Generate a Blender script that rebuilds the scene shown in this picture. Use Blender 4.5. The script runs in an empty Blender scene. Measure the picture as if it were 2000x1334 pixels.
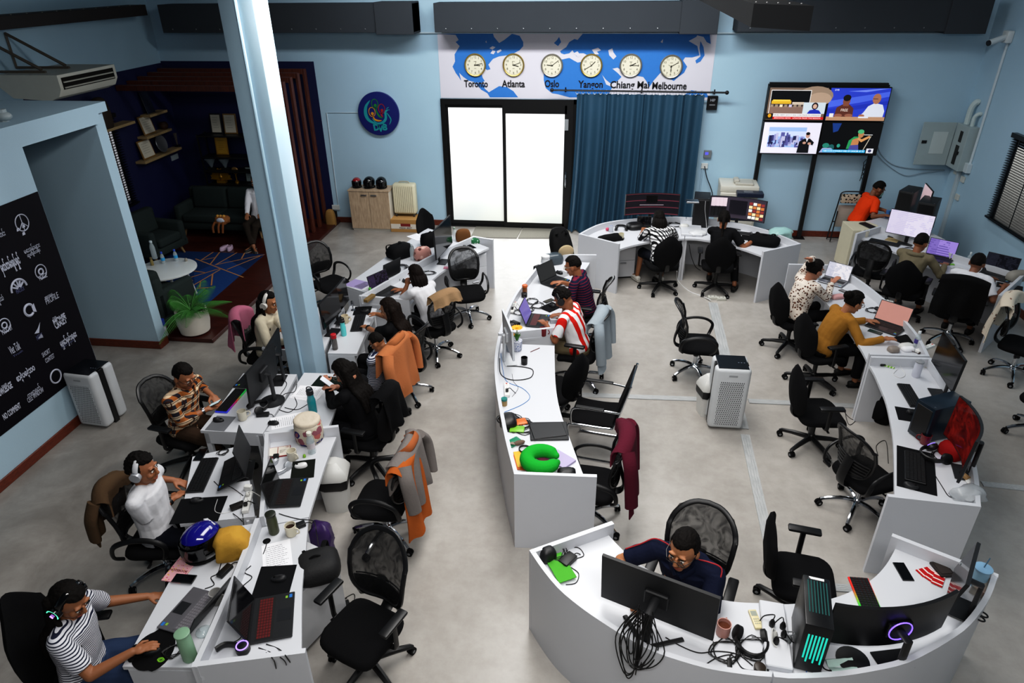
import bpy, bmesh, math, random
from mathutils import Vector, Matrix, Euler, noise
random.seed(7)
R = math.radians
PI = math.pi
sc = bpy.context.scene
COL = sc.collection
# ---------------------------------------------------------------- camera
CH = 4.6
FPX = 1333.33
_th, _ro, _ya = R(28.55), R(-.672), R(-7.269)
CF = Vector((math.sin(_ya)*math.cos(_th), math.cos(_ya)*math.cos(_th), -math.sin(_th)))
_r0 = Vector((math.cos(_ya), -math.sin(_ya), 0))
_u0 = _r0.cross(CF)
CR = _r0*math.cos(_ro) + _u0*math.sin(_ro)
CU = -_r0*math.sin(_ro) + _u0*math.cos(_ro)
CP = Vector((0, 0, CH))
def ray(x, y): return CF + CR*((x-1000)/FPX) - CU*((y-667)/FPX)
def at(x, y, z=0.):
    d = ray(x, y); return CP + d*((z-CH)/d.z)
def atY(x, y, Y):
    d = ray(x, y); return CP + d*(Y/d.y)
def atX(x, y, X):
    d = ray(x, y); return CP + d*(X/d.x)
def ang(x0, y0, x1, y1, z=.75):
    d = at(x1, y1, z)-at(x0, y0, z); return math.atan2(d.y, d.x)-PI/2
cd = bpy.data.cameras.new('camera'); cam = bpy.data.objects.new('camera', cd); COL.objects.link(cam)
cd.lens = 24; cd.sensor_width = 36; cd.clip_end = 100; cd.clip_start = .05
mw = Matrix.Identity(4)
for i in range(3): mw[i][0], mw[i][1], mw[i][2], mw[i][3] = CR[i], CU[i], -CF[i], CP[i]
cam.matrix_world = mw
sc.camera = cam
# ---------------------------------------------------------------- materials
def lin(h):
    if isinstance(h, (tuple, list)): return tuple(h)[:3]+(1,)
    h = h.lstrip('#'); o = []
    for i in (0, 2, 4):
        v = int(h[i:i+2], 16)/255
        o.append(v/12.92 if v <= .04045 else ((v+.055)/1.055)**2.4)
    return (*o, 1)
_M = {}
def newmat(key):
    m = bpy.data.materials.new(key); m.use_nodes = True
    nt = m.node_tree; b = nt.nodes['Principled BSDF']
    return m, nt, b
def nd(nt, t, **k):
    n = nt.nodes.new(t)
    for a, v in k.items():
        if a.startswith('i_'): n.inputs[a[2:].replace('_', ' ')].default_value = v
        else: setattr(n, a, v)
    return n
def mat(c, rough=.5, metal=0., bump=0., bs=60., vary=.06, vs=6., emit=0., trans=0., alpha=1., coat=0., spec=None):
    key = repr((c, rough, metal, bump, bs, vary, vs, emit, trans, alpha, coat, spec))
    if key in _M: return _M[key]
    m, nt, b = newmat('m_%03d' % len(_M)); _M[key] = m
    L = nt.links.new; col = lin(c)
    b.inputs['Roughness'].default_value = rough; b.inputs['Metallic'].default_value = metal
    if spec is None and rough >= .75: spec = .15
    if spec is not None: b.inputs['Specular IOR Level'].default_value = spec
    if coat: b.inputs['Coat Weight'].default_value = coat; b.inputs['Coat Roughness'].default_value = .08
    if trans: b.inputs['Transmission Weight'].default_value = trans; b.inputs['IOR'].default_value = 1.4
    if alpha < 1: b.inputs['Alpha'].default_value = alpha
    tc = nd(nt, 'ShaderNodeTexCoord')
    n = nd(nt, 'ShaderNodeTexNoise', i_Scale=vs, i_Detail=3.); L(tc.outputs['Object'], n.inputs['Vector'])
    mx = nd(nt, 'ShaderNodeMix', data_type='RGBA')
    mx.inputs[6].default_value = tuple(v*(1-vary) for v in col[:3])+(1,); mx.inputs[7].default_value = tuple(min(1, v*(1+vary)) for v in col[:3])+(1,)
    L(n.outputs['Fac'], mx.inputs[0]); L(mx.outputs[2], b.inputs['Base Color'])
    if emit:
        b.inputs['Emission Strength'].default_value = emit; L(mx.outputs[2], b.inputs['Emission Color'])
    if bump:
        n2 = nd(nt, 'ShaderNodeTexNoise', i_Scale=bs, i_Detail=4.); L(tc.outputs['Object'], n2.inputs['Vector'])
        bp = nd(nt, 'ShaderNodeBump', i_Strength=bump, i_Distance=.01); L(n2.outputs['Fac'], bp.inputs['Height']); L(bp.outputs[0], b.inputs['Normal'])
    return m
def pattern(key, fn, rough=.8, bump=.25, bs=25., emit=0.):
    """fn(nt, L, tc) returns a colour socket"""
    if key in _M: return _M[key]
    m, nt, b = newmat(key); _M[key] = m; L = nt.links.new
    tc = nd(nt, 'ShaderNodeTexCoord')
    s = fn(nt, L, tc); L(s, b.inputs['Base Color']); b.inputs['Roughness'].default_value = rough
    if rough >= .75: b.inputs['Specular IOR Level'].default_value = .15
    if emit: L(s, b.inputs['Emission Color']); b.inputs['Emission Strength'].default_value = emit
    if bump:
        n2 = nd(nt, 'ShaderNodeTexNoise', i_Scale=bs, i_Detail=4.); L(tc.outputs['Object'], n2.inputs['Vector'])
        bp = nd(nt, 'ShaderNodeBump', i_Strength=bump, i_Distance=.01); L(n2.outputs['Fac'], bp.inputs['Height']); L(bp.outputs[0], b.inputs['Normal'])
    return m
def m_math(nt, L, op, a, b=None):
    n = nd(nt, 'ShaderNodeMath', operation=op)
    for i, v in enumerate((a, b)):
        if v is None: continue
        if isinstance(v, (int, float)): n.inputs[i].default_value = v
        else: L(v, n.inputs[i])
    return n.outputs[0]
def m_mix(nt, L, f, a, b):
    n = nd(nt, 'ShaderNodeMix', data_type='RGBA')
    for i, v in ((0, f), (6, a), (7, b)):
        if isinstance(v, (int, float)): n.inputs[i].default_value = v
        elif isinstance(v, (str, tuple)): n.inputs[i].default_value = lin(v)
        else: L(v, n.inputs[i])
    return n.outputs[2]
def m_xyz(nt, L, tc, sck='Object', rot=None):
    s = nd(nt, 'ShaderNodeSeparateXYZ'); v = tc.outputs[sck]
    if rot:
        mp = nd(nt, 'ShaderNodeMapping'); mp.inputs['Rotation'].default_value = rot; L(v, mp.inputs['Vector']); v = mp.outputs[0]
    L(v, s.inputs[0]); return s.outputs
def stripe(nt, L, c, per, duty, ph=0.):
    f = m_math(nt, L, 'FRACT', m_math(nt, L, 'ADD', m_math(nt, L, 'MULTIPLY', c, 1/per), ph))
    return m_math(nt, L, 'LESS_THAN', f, duty)
def stripes(key, base, line, per, duty, axis=2, **k):
    return pattern(key, lambda nt, L, tc: m_mix(nt, L, stripe(nt, L, m_xyz(nt, L, tc)[axis], per, duty), base, line), **k)
def plaid(key, base, c1, c2, per, thin=None, rot=(0, 0, 0)):
    def fn(nt, L, tc):
        x = m_xyz(nt, L, tc, rot=rot)
        h = m_math(nt, L, 'ADD', x[0], x[1])
        a = stripe(nt, L, h, per, .45); b = stripe(nt, L, x[2], per, .45)
        s = m_mix(nt, L, a, base, c1); t = m_mix(nt, L, m_math(nt, L, 'MULTIPLY', b, .75), s, c2)
        if thin:
            q = m_math(nt, L, 'MAXIMUM', stripe(nt, L, h, per, .08, .75), stripe(nt, L, x[2], per, .08, .75))
            t = m_mix(nt, L, q, t, thin)
        return t
    return pattern(key, fn)
def floral(key, base, cols, scale, thr=.28):
    def fn(nt, L, tc):
        s = base
        for i, c in enumerate(cols):
            v = nd(nt, 'ShaderNodeTexVoronoi', i_Scale=scale)
            mp = nd(nt, 'ShaderNodeMapping'); mp.inputs['Location'].default_value = (i*3.1, i*1.7, i*.9)
            L(tc.outputs['Object'], mp.inputs[0])
            n = nd(nt, 'ShaderNodeTexNoise', i_Scale=scale*3.); L(mp.outputs[0], n.inputs['Vector'])
            ad = nd(nt, 'ShaderNodeVectorMath', operation='MULTIPLY_ADD'); L(n.outputs['Color'], ad.inputs[0]); ad.inputs[1].default_value = (.35/scale,)*3; L(mp.outputs[0], ad.inputs[2])
            L(ad.outputs[0], v.inputs['Vector'])
            s = m_mix(nt, L, m_math(nt, L, 'LESS_THAN', v.outputs['Distance'], thr), s, c)
        return s
    return pattern(key, fn)
def wood(key, c1, c2, scale=(1, 12, 12), rough=.5):
    def fn(nt, L, tc):
        mp = nd(nt, 'ShaderNodeMapping'); mp.inputs['Scale'].default_value = scale; L(tc.outputs['Object'], mp.inputs[0])
        n = nd(nt, 'ShaderNodeTexNoise', i_Scale=3., i_Detail=6., i_Distortion=.6); L(mp.outputs[0], n.inputs['Vector'])
        r = nd(nt, 'ShaderNodeValToRGB'); r.color_ramp.elements[0].position = .35; r.color_ramp.elements[1].position = .65
        r.color_ramp.elements[0].color = lin(c1); r.color_ramp.elements[1].color = lin(c2)
        L(n.outputs['Fac'], r.inputs[0]); return r.outputs[0]
    return pattern(key, fn, rough=rough, bump=.08)
def meshfab(key, c, dens):
    if key in _M: return _M[key]
    m, nt, b = newmat(key); _M[key] = m; L = nt.links.new
    b.inputs['Base Color'].default_value = lin(c); b.inputs['Roughness'].default_value = .6
    tc = nd(nt, 'ShaderNodeTexCoord'); n = nd(nt, 'ShaderNodeTexNoise', i_Scale=9., i_Detail=2., i_Distortion=1.5); L(tc.outputs['Object'], n.inputs['Vector'])
    mr = nd(nt, 'ShaderNodeMapRange'); mr.inputs['From Min'].default_value = .4; mr.inputs['From Max'].default_value = .62
    mr.inputs['To Min'].default_value = dens-.1; mr.inputs['To Max'].default_value = min(1, dens+.12)
    L(n.outputs['Fac'], mr.inputs[0]); L(mr.outputs[0], b.inputs['Alpha'])
    return m
# ---------------------------------------------------------------- mesh builder
def frame_to(d):
    d = Vector(d).normalized()
    u = Vector((0, 0, 1)) if abs(d.z) < .95 else Vector((0, 1, 0))
    a = u.cross(d).normalized(); b = d.cross(a)
    return a, b, d
class MB:
    def __init__(s): s.v = []; s.f = []; s.mi = []; s.T = Matrix.Identity(4); s.m = 0
    def add(s, vs, fs):
        o = len(s.v); T = s.T
        s.v += [T @ Vector(p) for p in vs]; s.f += [tuple(o+i for i in f) for f in fs]; s.mi += [s.m]*len(fs); return s
    def box(s, x0, y0, z0, x1, y1, z1, bv=0., sg=1, rot=None):
        if bv <= 0:
            vs = [(x, y, z) for z in (z0, z1) for y in (y0, y1) for x in (x0, x1)]
            fs = [(0, 2, 3, 1), (4, 5, 7, 6), (0, 1, 5, 4), (2, 6, 7, 3), (0, 4, 6, 2), (1, 3, 7, 5)]
        else:
            bm = bmesh.new(); bmesh.ops.create_cube(bm, size=1)
            for v in bm.verts: v.co = Vector(((x0+x1)/2+v.co.x*(x1-x0), (y0+y1)/2+v.co.y*(y1-y0), (z0+z1)/2+v.co.z*(z1-z0)))
            bmesh.ops.bevel(bm, geom=bm.edges[:], offset=bv, segments=sg, profile=.5, affect='EDGES')
            bm.verts.index_update(); vs = [v.co.copy() for v in bm.verts]; fs = [[v.index for v in f.verts] for f in bm.faces]; bm.free()
        if rot is not None:
            c = Vector(((x0+x1)/2, (y0+y1)/2, (z0+z1)/2)); Q = Euler(rot).to_matrix(); vs = [Q @ (Vector(v)-c)+c for v in vs]
        return s.add(vs, fs)
    def cbox(s, c, sz, bv=0., sg=1, rot=None):
        return s.box(c[0]-sz[0]/2, c[1]-sz[1]/2, c[2]-sz[2]/2, c[0]+sz[0]/2, c[1]+sz[1]/2, c[2]+sz[2]/2, bv, sg, rot)
    def cone(s, p0, p1, r0, r1, n=12, caps=True):
        p0 = Vector(p0); p1 = Vector(p1); a, b, d = frame_to(p1-p0); vs = []
        for p, r in ((p0, r0), (p1, r1)):
            for i in range(n): t = 2*PI*i/n; vs.append(p+a*(r*math.cos(t))+b*(r*math.sin(t)))
        fs = [(i, (i+1) % n, n+(i+1) % n, n+i) for i in range(n)]
        if caps: fs += [tuple(range(n-1, -1, -1)), tuple(range(n, 2*n))]
        return s.add(vs, fs)
    def cyl(s, p0, p1, r, n=12): return s.cone(p0, p1, r, r, n)
    def sphere(s, c, r, n=12, k=8, axes=None):
        if not isinstance(r, (tuple, list)): r = (r,)*3
        A = axes or (Vector((1, 0, 0)), Vector((0, 1, 0)), Vector((0, 0, 1))); c = Vector(c)
        vs = [c+A[2]*r[2]]
        for j in range(1, k):
            ph = PI*j/k
            for i in range(n):
                t = 2*PI*i/n; vs.append(c+A[0]*(r[0]*math.sin(ph)*math.cos(t))+A[1]*(r[1]*math.sin(ph)*math.sin(t))+A[2]*(r[2]*math.cos(ph)))
        vs.append(c-A[2]*r[2]); fs = [(0, 1+i, 1+(i+1) % n) for i in range(n)]
        for j in range(k-2):
            for i in range(n): a = 1+j*n; fs.append((a+i, a+n+i, a+n+(i+1) % n, a+(i+1) % n))
        e = len(vs)-1; a = 1+(k-2)*n
        fs += [(e, a+(i+1) % n, a+i) for i in range(n)]
        return s.add(vs, fs)
    def caps(s, p0, p1, r0, r1, n=12):
        s.cone(p0, p1, r0, r1, n); s.sphere(p0, r0, n, 8); s.sphere(p1, r1, n, 8); return s
    def tube(s, pts, r, n=8, closed=False, flat=None):
        """sweep; flat=(ra, rb) gives an elliptical profile"""
        pts = [Vector(p) for p in pts]; N = len(pts); vs = []; prev = None
        for i, p in enumerate(pts):
            if closed: d = pts[(i+1) % N]-pts[i-1]
            else: d = pts[min(i+1, N-1)]-pts[max(i-1, 0)]
            if d.length < 1e-9: d = Vector((0, 0, 1))
            d.normalize()
            if prev is None: a, b, _ = frame_to(d)
            else:
                a = prev-d*prev.dot(d)
                if a.length < 1e-6: a, b, _ = frame_to(d)
                a.normalize(); b = d.cross(a)
            prev = a; rr = r[i] if isinstance(r, (list, tuple)) else r
            for k in range(n):
                t = 2*PI*k/n; ra, rb = (flat if flat else (rr, rr)); vs.append(p+a*(ra*math.cos(t))+b*(rb*math.sin(t)))
        fs = []
        for i in range(N if closed else N-1):
            j = (i+1) % N
            for k in range(n): fs.append((i*n+k, i*n+(k+1) % n, j*n+(k+1) % n, j*n+k))
        if not closed: fs += [tuple(range(n-1, -1, -1)), tuple((N-1)*n+k for k in range(n))]
        return s.add(vs, fs)
    def lathe(s, prof, n=16, c=(0, 0, 0), caps=(True, True)):
        vs = []; c = Vector(c)
        for r, z in prof:
            for i in range(n): t = 2*PI*i/n; vs.append(c+Vector((r*math.cos(t), r*math.sin(t), z)))
        fs = []
        for j in range(len(prof)-1):
            for i in range(n): fs.append((j*n+i, j*n+(i+1) % n, (j+1)*n+(i+1) % n, (j+1)*n+i))
        if caps[0]: fs.append(tuple(range(n-1, -1, -1)))
        if caps[1]: o = (len(prof)-1)*n; fs.append(tuple(range(o, o+n)))
        return s.add(vs, fs)
    def loft(s, rings, cap=True):
        n = len(rings[0]); vs = [p for r in rings for p in r]; fs = []
        for j in range(len(rings)-1):
            for i in range(n): fs.append((j*n+i, j*n+(i+1) % n, (j+1)*n+(i+1) % n, (j+1)*n+i))
        if cap: fs.append(tuple(range(n-1, -1, -1))); o = (len(rings)-1)*n; fs.append(tuple(range(o, o+n)))
        return s.add(vs, fs)
    def prism(s, poly, z0, z1):
        n = len(poly); A = sum(poly[i][0]*poly[(i+1) % n][1]-poly[(i+1) % n][0]*poly[i][1] for i in range(n))
        if A < 0: poly = list(poly)[::-1]
        vs = [(p[0], p[1], z0) for p in poly]+[(p[0], p[1], z1) for p in poly]
        fs = [tuple(range(n-1, -1, -1)), tuple(range(n, 2*n))]+[(i, (i+1) % n, n+(i+1) % n, n+i) for i in range(n)]
        return s.add(vs, fs)
    def poly(s, pts): return s.add(pts, [tuple(range(len(pts)))])
    def grid(s, fn, nu, nv, thick=0.):
        P = [[Vector(fn(i/nu, j/nv)) for i in range(nu+1)] for j in range(nv+1)]
        vs = [p for r in P for p in r]; w = nu+1
        fs = [(j*w+i, j*w+i+1, (j+1)*w+i+1, (j+1)*w+i) for j in range(nv) for i in range(nu)]
        if thick:
            N = len(vs); ns = [Vector() for _ in vs]
            for f in fs:
                nn = (vs[f[1]]-vs[f[0]]).cross(vs[f[3]]-vs[f[0]])
                for i in f: ns[i] += nn
            back = [vs[i]-ns[i].normalized()*thick for i in range(N)]
            vs = vs+back; top = list(fs); fs = top+[tuple(N+i for i in f[::-1]) for f in top]
            rim = [(0, i, 1) for i in range(0)]
            bd = [i for i in range(w)]+[j*w+nu for j in range(1, nv+1)]+[nv*w+i for i in range(nu-1, -1, -1)]+[j*w for j in range(nv-1, 0, -1)]
            for a, b in zip(bd, bd[1:]+bd[:1]): fs.append((b, a, N+a, N+b))
        return s.add(vs, fs)
    def mesh(s, name, mats, sharp=35):
        me = bpy.data.meshes.new(name); me.from_pydata([tuple(v) for v in s.v], [], s.f)
        for m in (mats if isinstance(mats, (list, tuple)) else [mats]): me.materials.append(m)
        if any(s.mi): me.polygons.foreach_set('material_index', s.mi)
        me.polygons.foreach_set('use_smooth', [True]*len(me.polygons)); me.set_sharp_from_angle(angle=R(sharp)); me.update()
        return me
    def build(s, name, mats, parent=None, loc=(0, 0, 0), rz=0., sharp=35):
        o = bpy.data.objects.new(name, s.mesh(name, mats, sharp)); COL.objects.link(o)
        o.parent = parent; o.location = loc; o.rotation_euler = (0, 0, rz); return o
def fuse(mb, voxel, smooth=2, factor=.5, disp=0., dscale=12.):
    """melt all the pieces of a builder into one continuous skin"""
    me = mb.mesh('tmp', mat('#808080')); o = bpy.data.objects.new('tmp', me); COL.objects.link(o)
    m = o.modifiers.new('r', 'REMESH'); m.mode = 'VOXEL'; m.voxel_size = voxel; m.use_smooth_shade = True
    if smooth: q = o.modifiers.new('s', 'SMOOTH'); q.factor = factor; q.iterations = smooth
    dg = bpy.context.evaluated_depsgraph_get(); dg.update()
    out = bpy.data.meshes.new_from_object(o.evaluated_get(dg)); bpy.data.objects.remove(o); bpy.data.meshes.remove(me)
    if disp:
        off = random.random()*50
        N = len(out.vertices); cs = [0.]*(3*N); ns = [0.]*(3*N); out.vertices.foreach_get('co', cs); out.vertex_normals.foreach_get('vector', ns); fl = []
        for i in range(0, 3*N, 3): p = Vector(cs[i:i+3]); fl += list(p+Vector(ns[i:i+3])*(disp*noise.noise(Vector((p.x*dscale*1.6+off, p.y*dscale, p.z*dscale*.8)))))
        out.vertices.foreach_set('co', fl); out.update()
    out.polygons.foreach_set('use_smooth', [True]*len(out.polygons))
    return out
def mobj(name, me, m, parent=None):
    me.name = name; me.materials.clear()
    for q in (m if isinstance(m, (list, tuple)) else [m]): me.materials.append(q)
    o = bpy.data.objects.new(name, me); COL.objects.link(o); o.parent = parent; return o
# ---------------------------------------------------------------- things
def tag(o, label, cat, group=None, kind=None):
    if label: o['label'] = label
    if cat: o['category'] = cat
    if group: o['group'] = group
    if kind: o['kind'] = kind
    return o
def thing(name, label, cat, loc=(0, 0, 0), rz=0., group=None, kind=None):
    o = bpy.data.objects.new(name, None); COL.objects.link(o); o.empty_display_size = .1
    o.location = loc; o.rotation_euler = (0, 0, rz); return tag(o, label, cat, group, kind)
KIDS = {}
def copy_tree(o, parent=None):
    c = o.copy(); COL.objects.link(c); c.parent = parent
    for ch in [k for k in COL.objects if k.parent == o]: copy_tree(ch, c)
    return c
def struct(name, mb, m): o = mb.build(name, m); o['kind'] = 'structure'; return o
def textmesh(txt, size, align='CENTER', ext=.001, bold=0.):
    cu = bpy.data.curves.new('t', 'FONT'); cu.body = txt; cu.size = size; cu.align_x = align; cu.align_y = 'CENTER'; cu.extrude = ext; cu.offset = bold; cu.resolution_u = 3
    o = bpy.data.objects.new('t', cu); COL.objects.link(o)
    dg = bpy.context.evaluated_depsgraph_get(); dg.update()
    me = bpy.data.meshes.new_from_object(o.evaluated_get(dg)); bpy.data.objects.remove(o); bpy.data.curves.remove(cu); return me
def text(txt, size, m, loc, rot, parent=None, name='lettering', align='CENTER', bold=0., width=None, ext=.001):
    """rot is an Euler or a matrix whose columns are right / up / out"""
    me = textmesh(txt, size, align, ext, bold)
    if width and len(me.vertices):
        xs = [v.co.x for v in me.vertices]; k = width/max(1e-6, max(xs)-min(xs))
        for v in me.vertices: v.co.x *= k
    o = mobj(name, me, m, parent); q = rot.to_euler() if isinstance(rot, Matrix) else Euler(rot)
    o.rotation_euler = q; o.location = loc; return o
def addtext(mb, txt, size, T, align='CENTER', bold=0., ext=.0004, width=None):
    me = textmesh(txt, size, align, ext, bold); k = 1
    if width and len(me.vertices): xs = [v.co.x for v in me.vertices]; k = width/max(1e-6, max(xs)-min(xs))
    old = mb.T; mb.T = old @ T
    mb.add([(v.co.x*k, v.co.y, v.co.z) for v in me.vertices], [tuple(p.vertices) for p in me.polygons]); mb.T = old
    bpy.data.meshes.remove(me)
ROTY = Matrix.Rotation(PI/2, 4, 'X')     # text standing on a wall that faces -y
def bez(p, n=10):
    """smooth curve through points (Catmull-Rom)"""
    p = [Vector(q) for q in p]; out = []
    for i in range(len(p)-1):
        a = p[max(i-1, 0)]; b = p[i]; c = p[i+1]; d = p[min(i+2, len(p)-1)]
        for k in range(n):
            t = k/n; out.append(.5*((2*b)+(c-a)*t+(2*a-5*b+4*c-d)*t*t+(3*b-a-3*c+d)*t**3))
    out.append(p[-1]); return out
def resample(p, n):
    p = [Vector(q) for q in p]; L = [0]
    for a, b in zip(p, p[1:]): L.append(L[-1]+(b-a).length)
    out = []
    for k in range(n+1):
        t = L[-1]*k/n; i = 0
        while i < len(p)-2 and L[i+1] < t: i += 1
        q = (t-L[i])/max(1e-9, L[i+1]-L[i]); out.append(p[i].lerp(p[i+1], q))
    return out
# common materials
WHITE = mat('#c6c8cd', .35, vary=.02, vs=3)
BLACK = mat('#0b0b0d', .45)
DARK = mat('#17181b', .5)
MATTE = mat('#101013', .85, bump=.15, bs=300)
GLOSSY = mat('#050507', .12, coat=.3)
CHROME = mat('#c9ccd0', .12, 1.)
STEEL = mat('#9a9da2', .3, 1.)
RUBBER = mat('#0d0d0e', .75)
PAPER = mat('#e6e6ea', .8, vary=.03)
CORDM = mat('#0a0a0b', .5)
CORDW = mat('#d0d0d0', .5)
# ================================================================= the room
YB, XL, XR, XP = 13.22, -8.45, 6.35, -5.85
BLUE = mat('#a9c5d6', .6, bump=.12, bs=120, vary=.035, vs=1.3)
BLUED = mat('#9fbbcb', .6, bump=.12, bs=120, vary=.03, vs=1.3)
NAVY = mat('#0a1040', .6, bump=.1, bs=120)
def concrete(nt, L, tc):
    n1 = nd(nt, 'ShaderNodeTexNoise', i_Scale=.55, i_Detail=5., i_Roughness=.6); L(tc.outputs['Object'], n1.inputs['Vector'])
    n2 = nd(nt, 'ShaderNodeTexNoise', i_Scale=7., i_Detail=6., i_Roughness=.7); L(tc.outputs['Object'], n2.inputs['Vector'])
    r = nd(nt, 'ShaderNodeValToRGB'); e = r.color_ramp.elements; e[0].position = .3; e[1].position = .68; e[0].color = lin('#9b9792'); e[1].color = lin('#b6b2ad'); L(n1.outputs['Fac'], r.inputs[0])
    r2 = nd(nt, 'ShaderNodeValToRGB'); e = r2.color_ramp.elements; e[0].position = .38; e[1].position = .6; e[0].color = lin('#9d968d'); e[1].color = (1, 1, 1, 1); L(n2.outputs['Fac'], r2.inputs[0])
    x = nd(nt, 'ShaderNodeMix', data_type='RGBA', blend_type='MULTIPLY'); x.inputs[0].default_value = .16; L(r.outputs[0], x.inputs[6]); L(r2.outputs[0], x.inputs[7])
    n3 = nd(nt, 'ShaderNodeTexNoise', i_Scale=1.3, i_Detail=6., i_Roughness=.65, i_Distortion=.8); L(tc.outputs['Object'], n3.inputs['Vector'])
    left_stain_shade = nd(nt, 'ShaderNodeMapRange'); left_stain_shade.inputs['From Min'].default_value = -1.; left_stain_shade.inputs['From Max'].default_value = -5.; L(m_xyz(nt, L, tc)[0], left_stain_shade.inputs[0])  # dims the left floor in the colour: weaker light plus heavier stains
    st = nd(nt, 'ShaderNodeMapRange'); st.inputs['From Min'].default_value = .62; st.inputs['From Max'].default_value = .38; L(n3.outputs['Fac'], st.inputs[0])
    return m_mix(nt, L, m_math(nt, L, 'MULTIPLY', m_math(nt, L, 'ADD', m_math(nt, L, 'MULTIPLY', left_stain_shade.outputs[0], .5), .12), m_math(nt, L, 'ADD', m_math(nt, L, 'MULTIPLY', st.outputs[0], .55), .3)), x.outputs[2], '#5b554e')
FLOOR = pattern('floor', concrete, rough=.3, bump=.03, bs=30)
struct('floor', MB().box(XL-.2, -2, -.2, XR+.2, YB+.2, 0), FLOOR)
m = MB(); m.box(XL-.2, YB, 0, -3.0, YB+.2, 5.6); m.box(1.35, YB, 0, XR+.2, YB+.2, 5.6); m.box(-3.0, YB, 2.49, 1.35, YB+.2, 5.6)
struct('wall_back', m, BLUE)
struct('wall_left', MB().box(XL-.2, -2, 0, XL, YB, 5.6), BLUED)
struct('wall_right', MB().box(XR, -2, 0, XR+.2, YB, 5.6), BLUE)
struct('ceiling', MB().box(XL-.2, -2, 5.6, XR+.2, YB+.2, 5.75), mat('#8d9499', .8))
# navy paint of the lounge
struct('wall_lounge_back', MB().box(XL, YB-.012, 0, -5.38, YB, 3.13), NAVY)
yn = atX(179, 175, XL).y
struct('wall_lounge_left', MB().box(XL, 9.6, 0, XL+.012, YB-.012, 3.1), NAVY)
# boxed-in room on the left with its recess
m = MB(); m.box(XP-.15, -2, 0, XP, 6.43, 3.17); m.box(XL, -2, 3.17, XP, 7.85, 3.28); m.box(XL, 7.68, 0, XP-.08, 7.85, 3.17); m.box(XP-.15, 6.43, 3.06, XP, 7.68, 3.17)
struct('wall_partition', m, mat('#a9c1cf', .6, bump=.12, bs=121, vary=.035, vs=1.3))
SK = wood('skirt', '#54200f', '#6d2f1a', (6, 6, 30))
def skirt(name, a, b, h=.115):
    mb = MB(); mb.box(min(a[0], b[0]), min(a[1], b[1]), 0, max(a[0], b[0]), max(a[1], b[1]), h, .006); o = struct(name, mb, SK)
skirt('baseboard_back', (-5.38, YB-.02), (-3.06, YB)); skirt('baseboard_back.001', (1.4, YB-.02), (XR, YB))
skirt('baseboard_right', (XR-.02, -2), (XR, YB-.02)); skirt('baseboard_partition', (XP, -2), (XP+.02, 6.43)); skirt('baseboard_recess', (XL, 7.66), (XP-.06, 7.68)); skirt('baseboard_post', (XP-.08, 7.68), (XP-.06, 7.86))
# lounge deck and its stepped edge
DECK = wood('deck', '#2c100a', '#4a1d14', (1.2, 26, 1), .35)
struct('floor_lounge', MB().box(XL, 7.9, 0, -5.27, YB-.012, .06, .008), DECK)
# pillar
CX0, CX1, CY0, CY1 = -3.48, -3.13, 6.2, 6.5
def q(px, py, Y): p = atY(px, py, Y); return p.x
CX0 = (q(423, 0, CY0)+q(565, 728, CY0))/2; CX1 = (q(503, 0, CY0)+q(611, 728, CY0))/2
m = MB(); m.box(CX0, CY0, 0, CX1, CY1, 5.6, .012, 2)
struct('pillar', m, mat('#a9c3d3', .5, bump=.06, bs=80, vary=.02))
cpx = (q(459, 0, CY0)+q(594, 728, CY0))/2
tag(MB().tube([(cpx, CY0-.016, 0), (cpx, CY0-.016, 5.6)], .016, 8).build('conduit_pipe', BLUE), 'pale blue conduit pipe running up the front of the pillar', 'pipe')
# ---- sliding glass door
FR = mat('#0b0b0c', .4)
def glassfn(nt, L, tc):
    n = nd(nt, 'ShaderNodeTexNoise', i_Scale=1.1, i_Detail=1.); L(tc.outputs['Object'], n.inputs['Vector'])
    z = m_xyz(nt, L, tc)[2]
    g = nd(nt, 'ShaderNodeMapRange'); g.inputs['From Min'].default_value = .1; g.inputs['From Max'].default_value = 1.5; L(z, g.inputs[0])
    lo = m_mix(nt, L, n.outputs['Fac'], '#a9b8c0', '#ecead8')
    return m_mix(nt, L, g.outputs[0], lo, '#ffffff')
GLASS = pattern('daylit_frost', glassfn, rough=.5, bump=0, emit=.62)  # daylight and its lower shading painted as glow on the panes
x0 = atY(861, 191, YB).x; x1 = atY(1113, 320, YB).x+.04; H = 2.49; xm = atY(985.5, 320, YB).x
d = thing('door_1', 'black framed sliding door with two frosted glass leaves beside the blue curtain', 'sliding door', (x0, YB-.05, 0)); d['kind'] = 'structure'
w = x1-x0; xm -= x0
m = MB(); m.box(0, 0, 0, .08, .1, H); m.box(w-.06, 0, 0, w, .1, H); m.box(.08, 0, H-.1, w-.06, .1, H); m.box(.08, 0, 0, w-.06, .1, .03); m.build('door_frame', FR, d)
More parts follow.
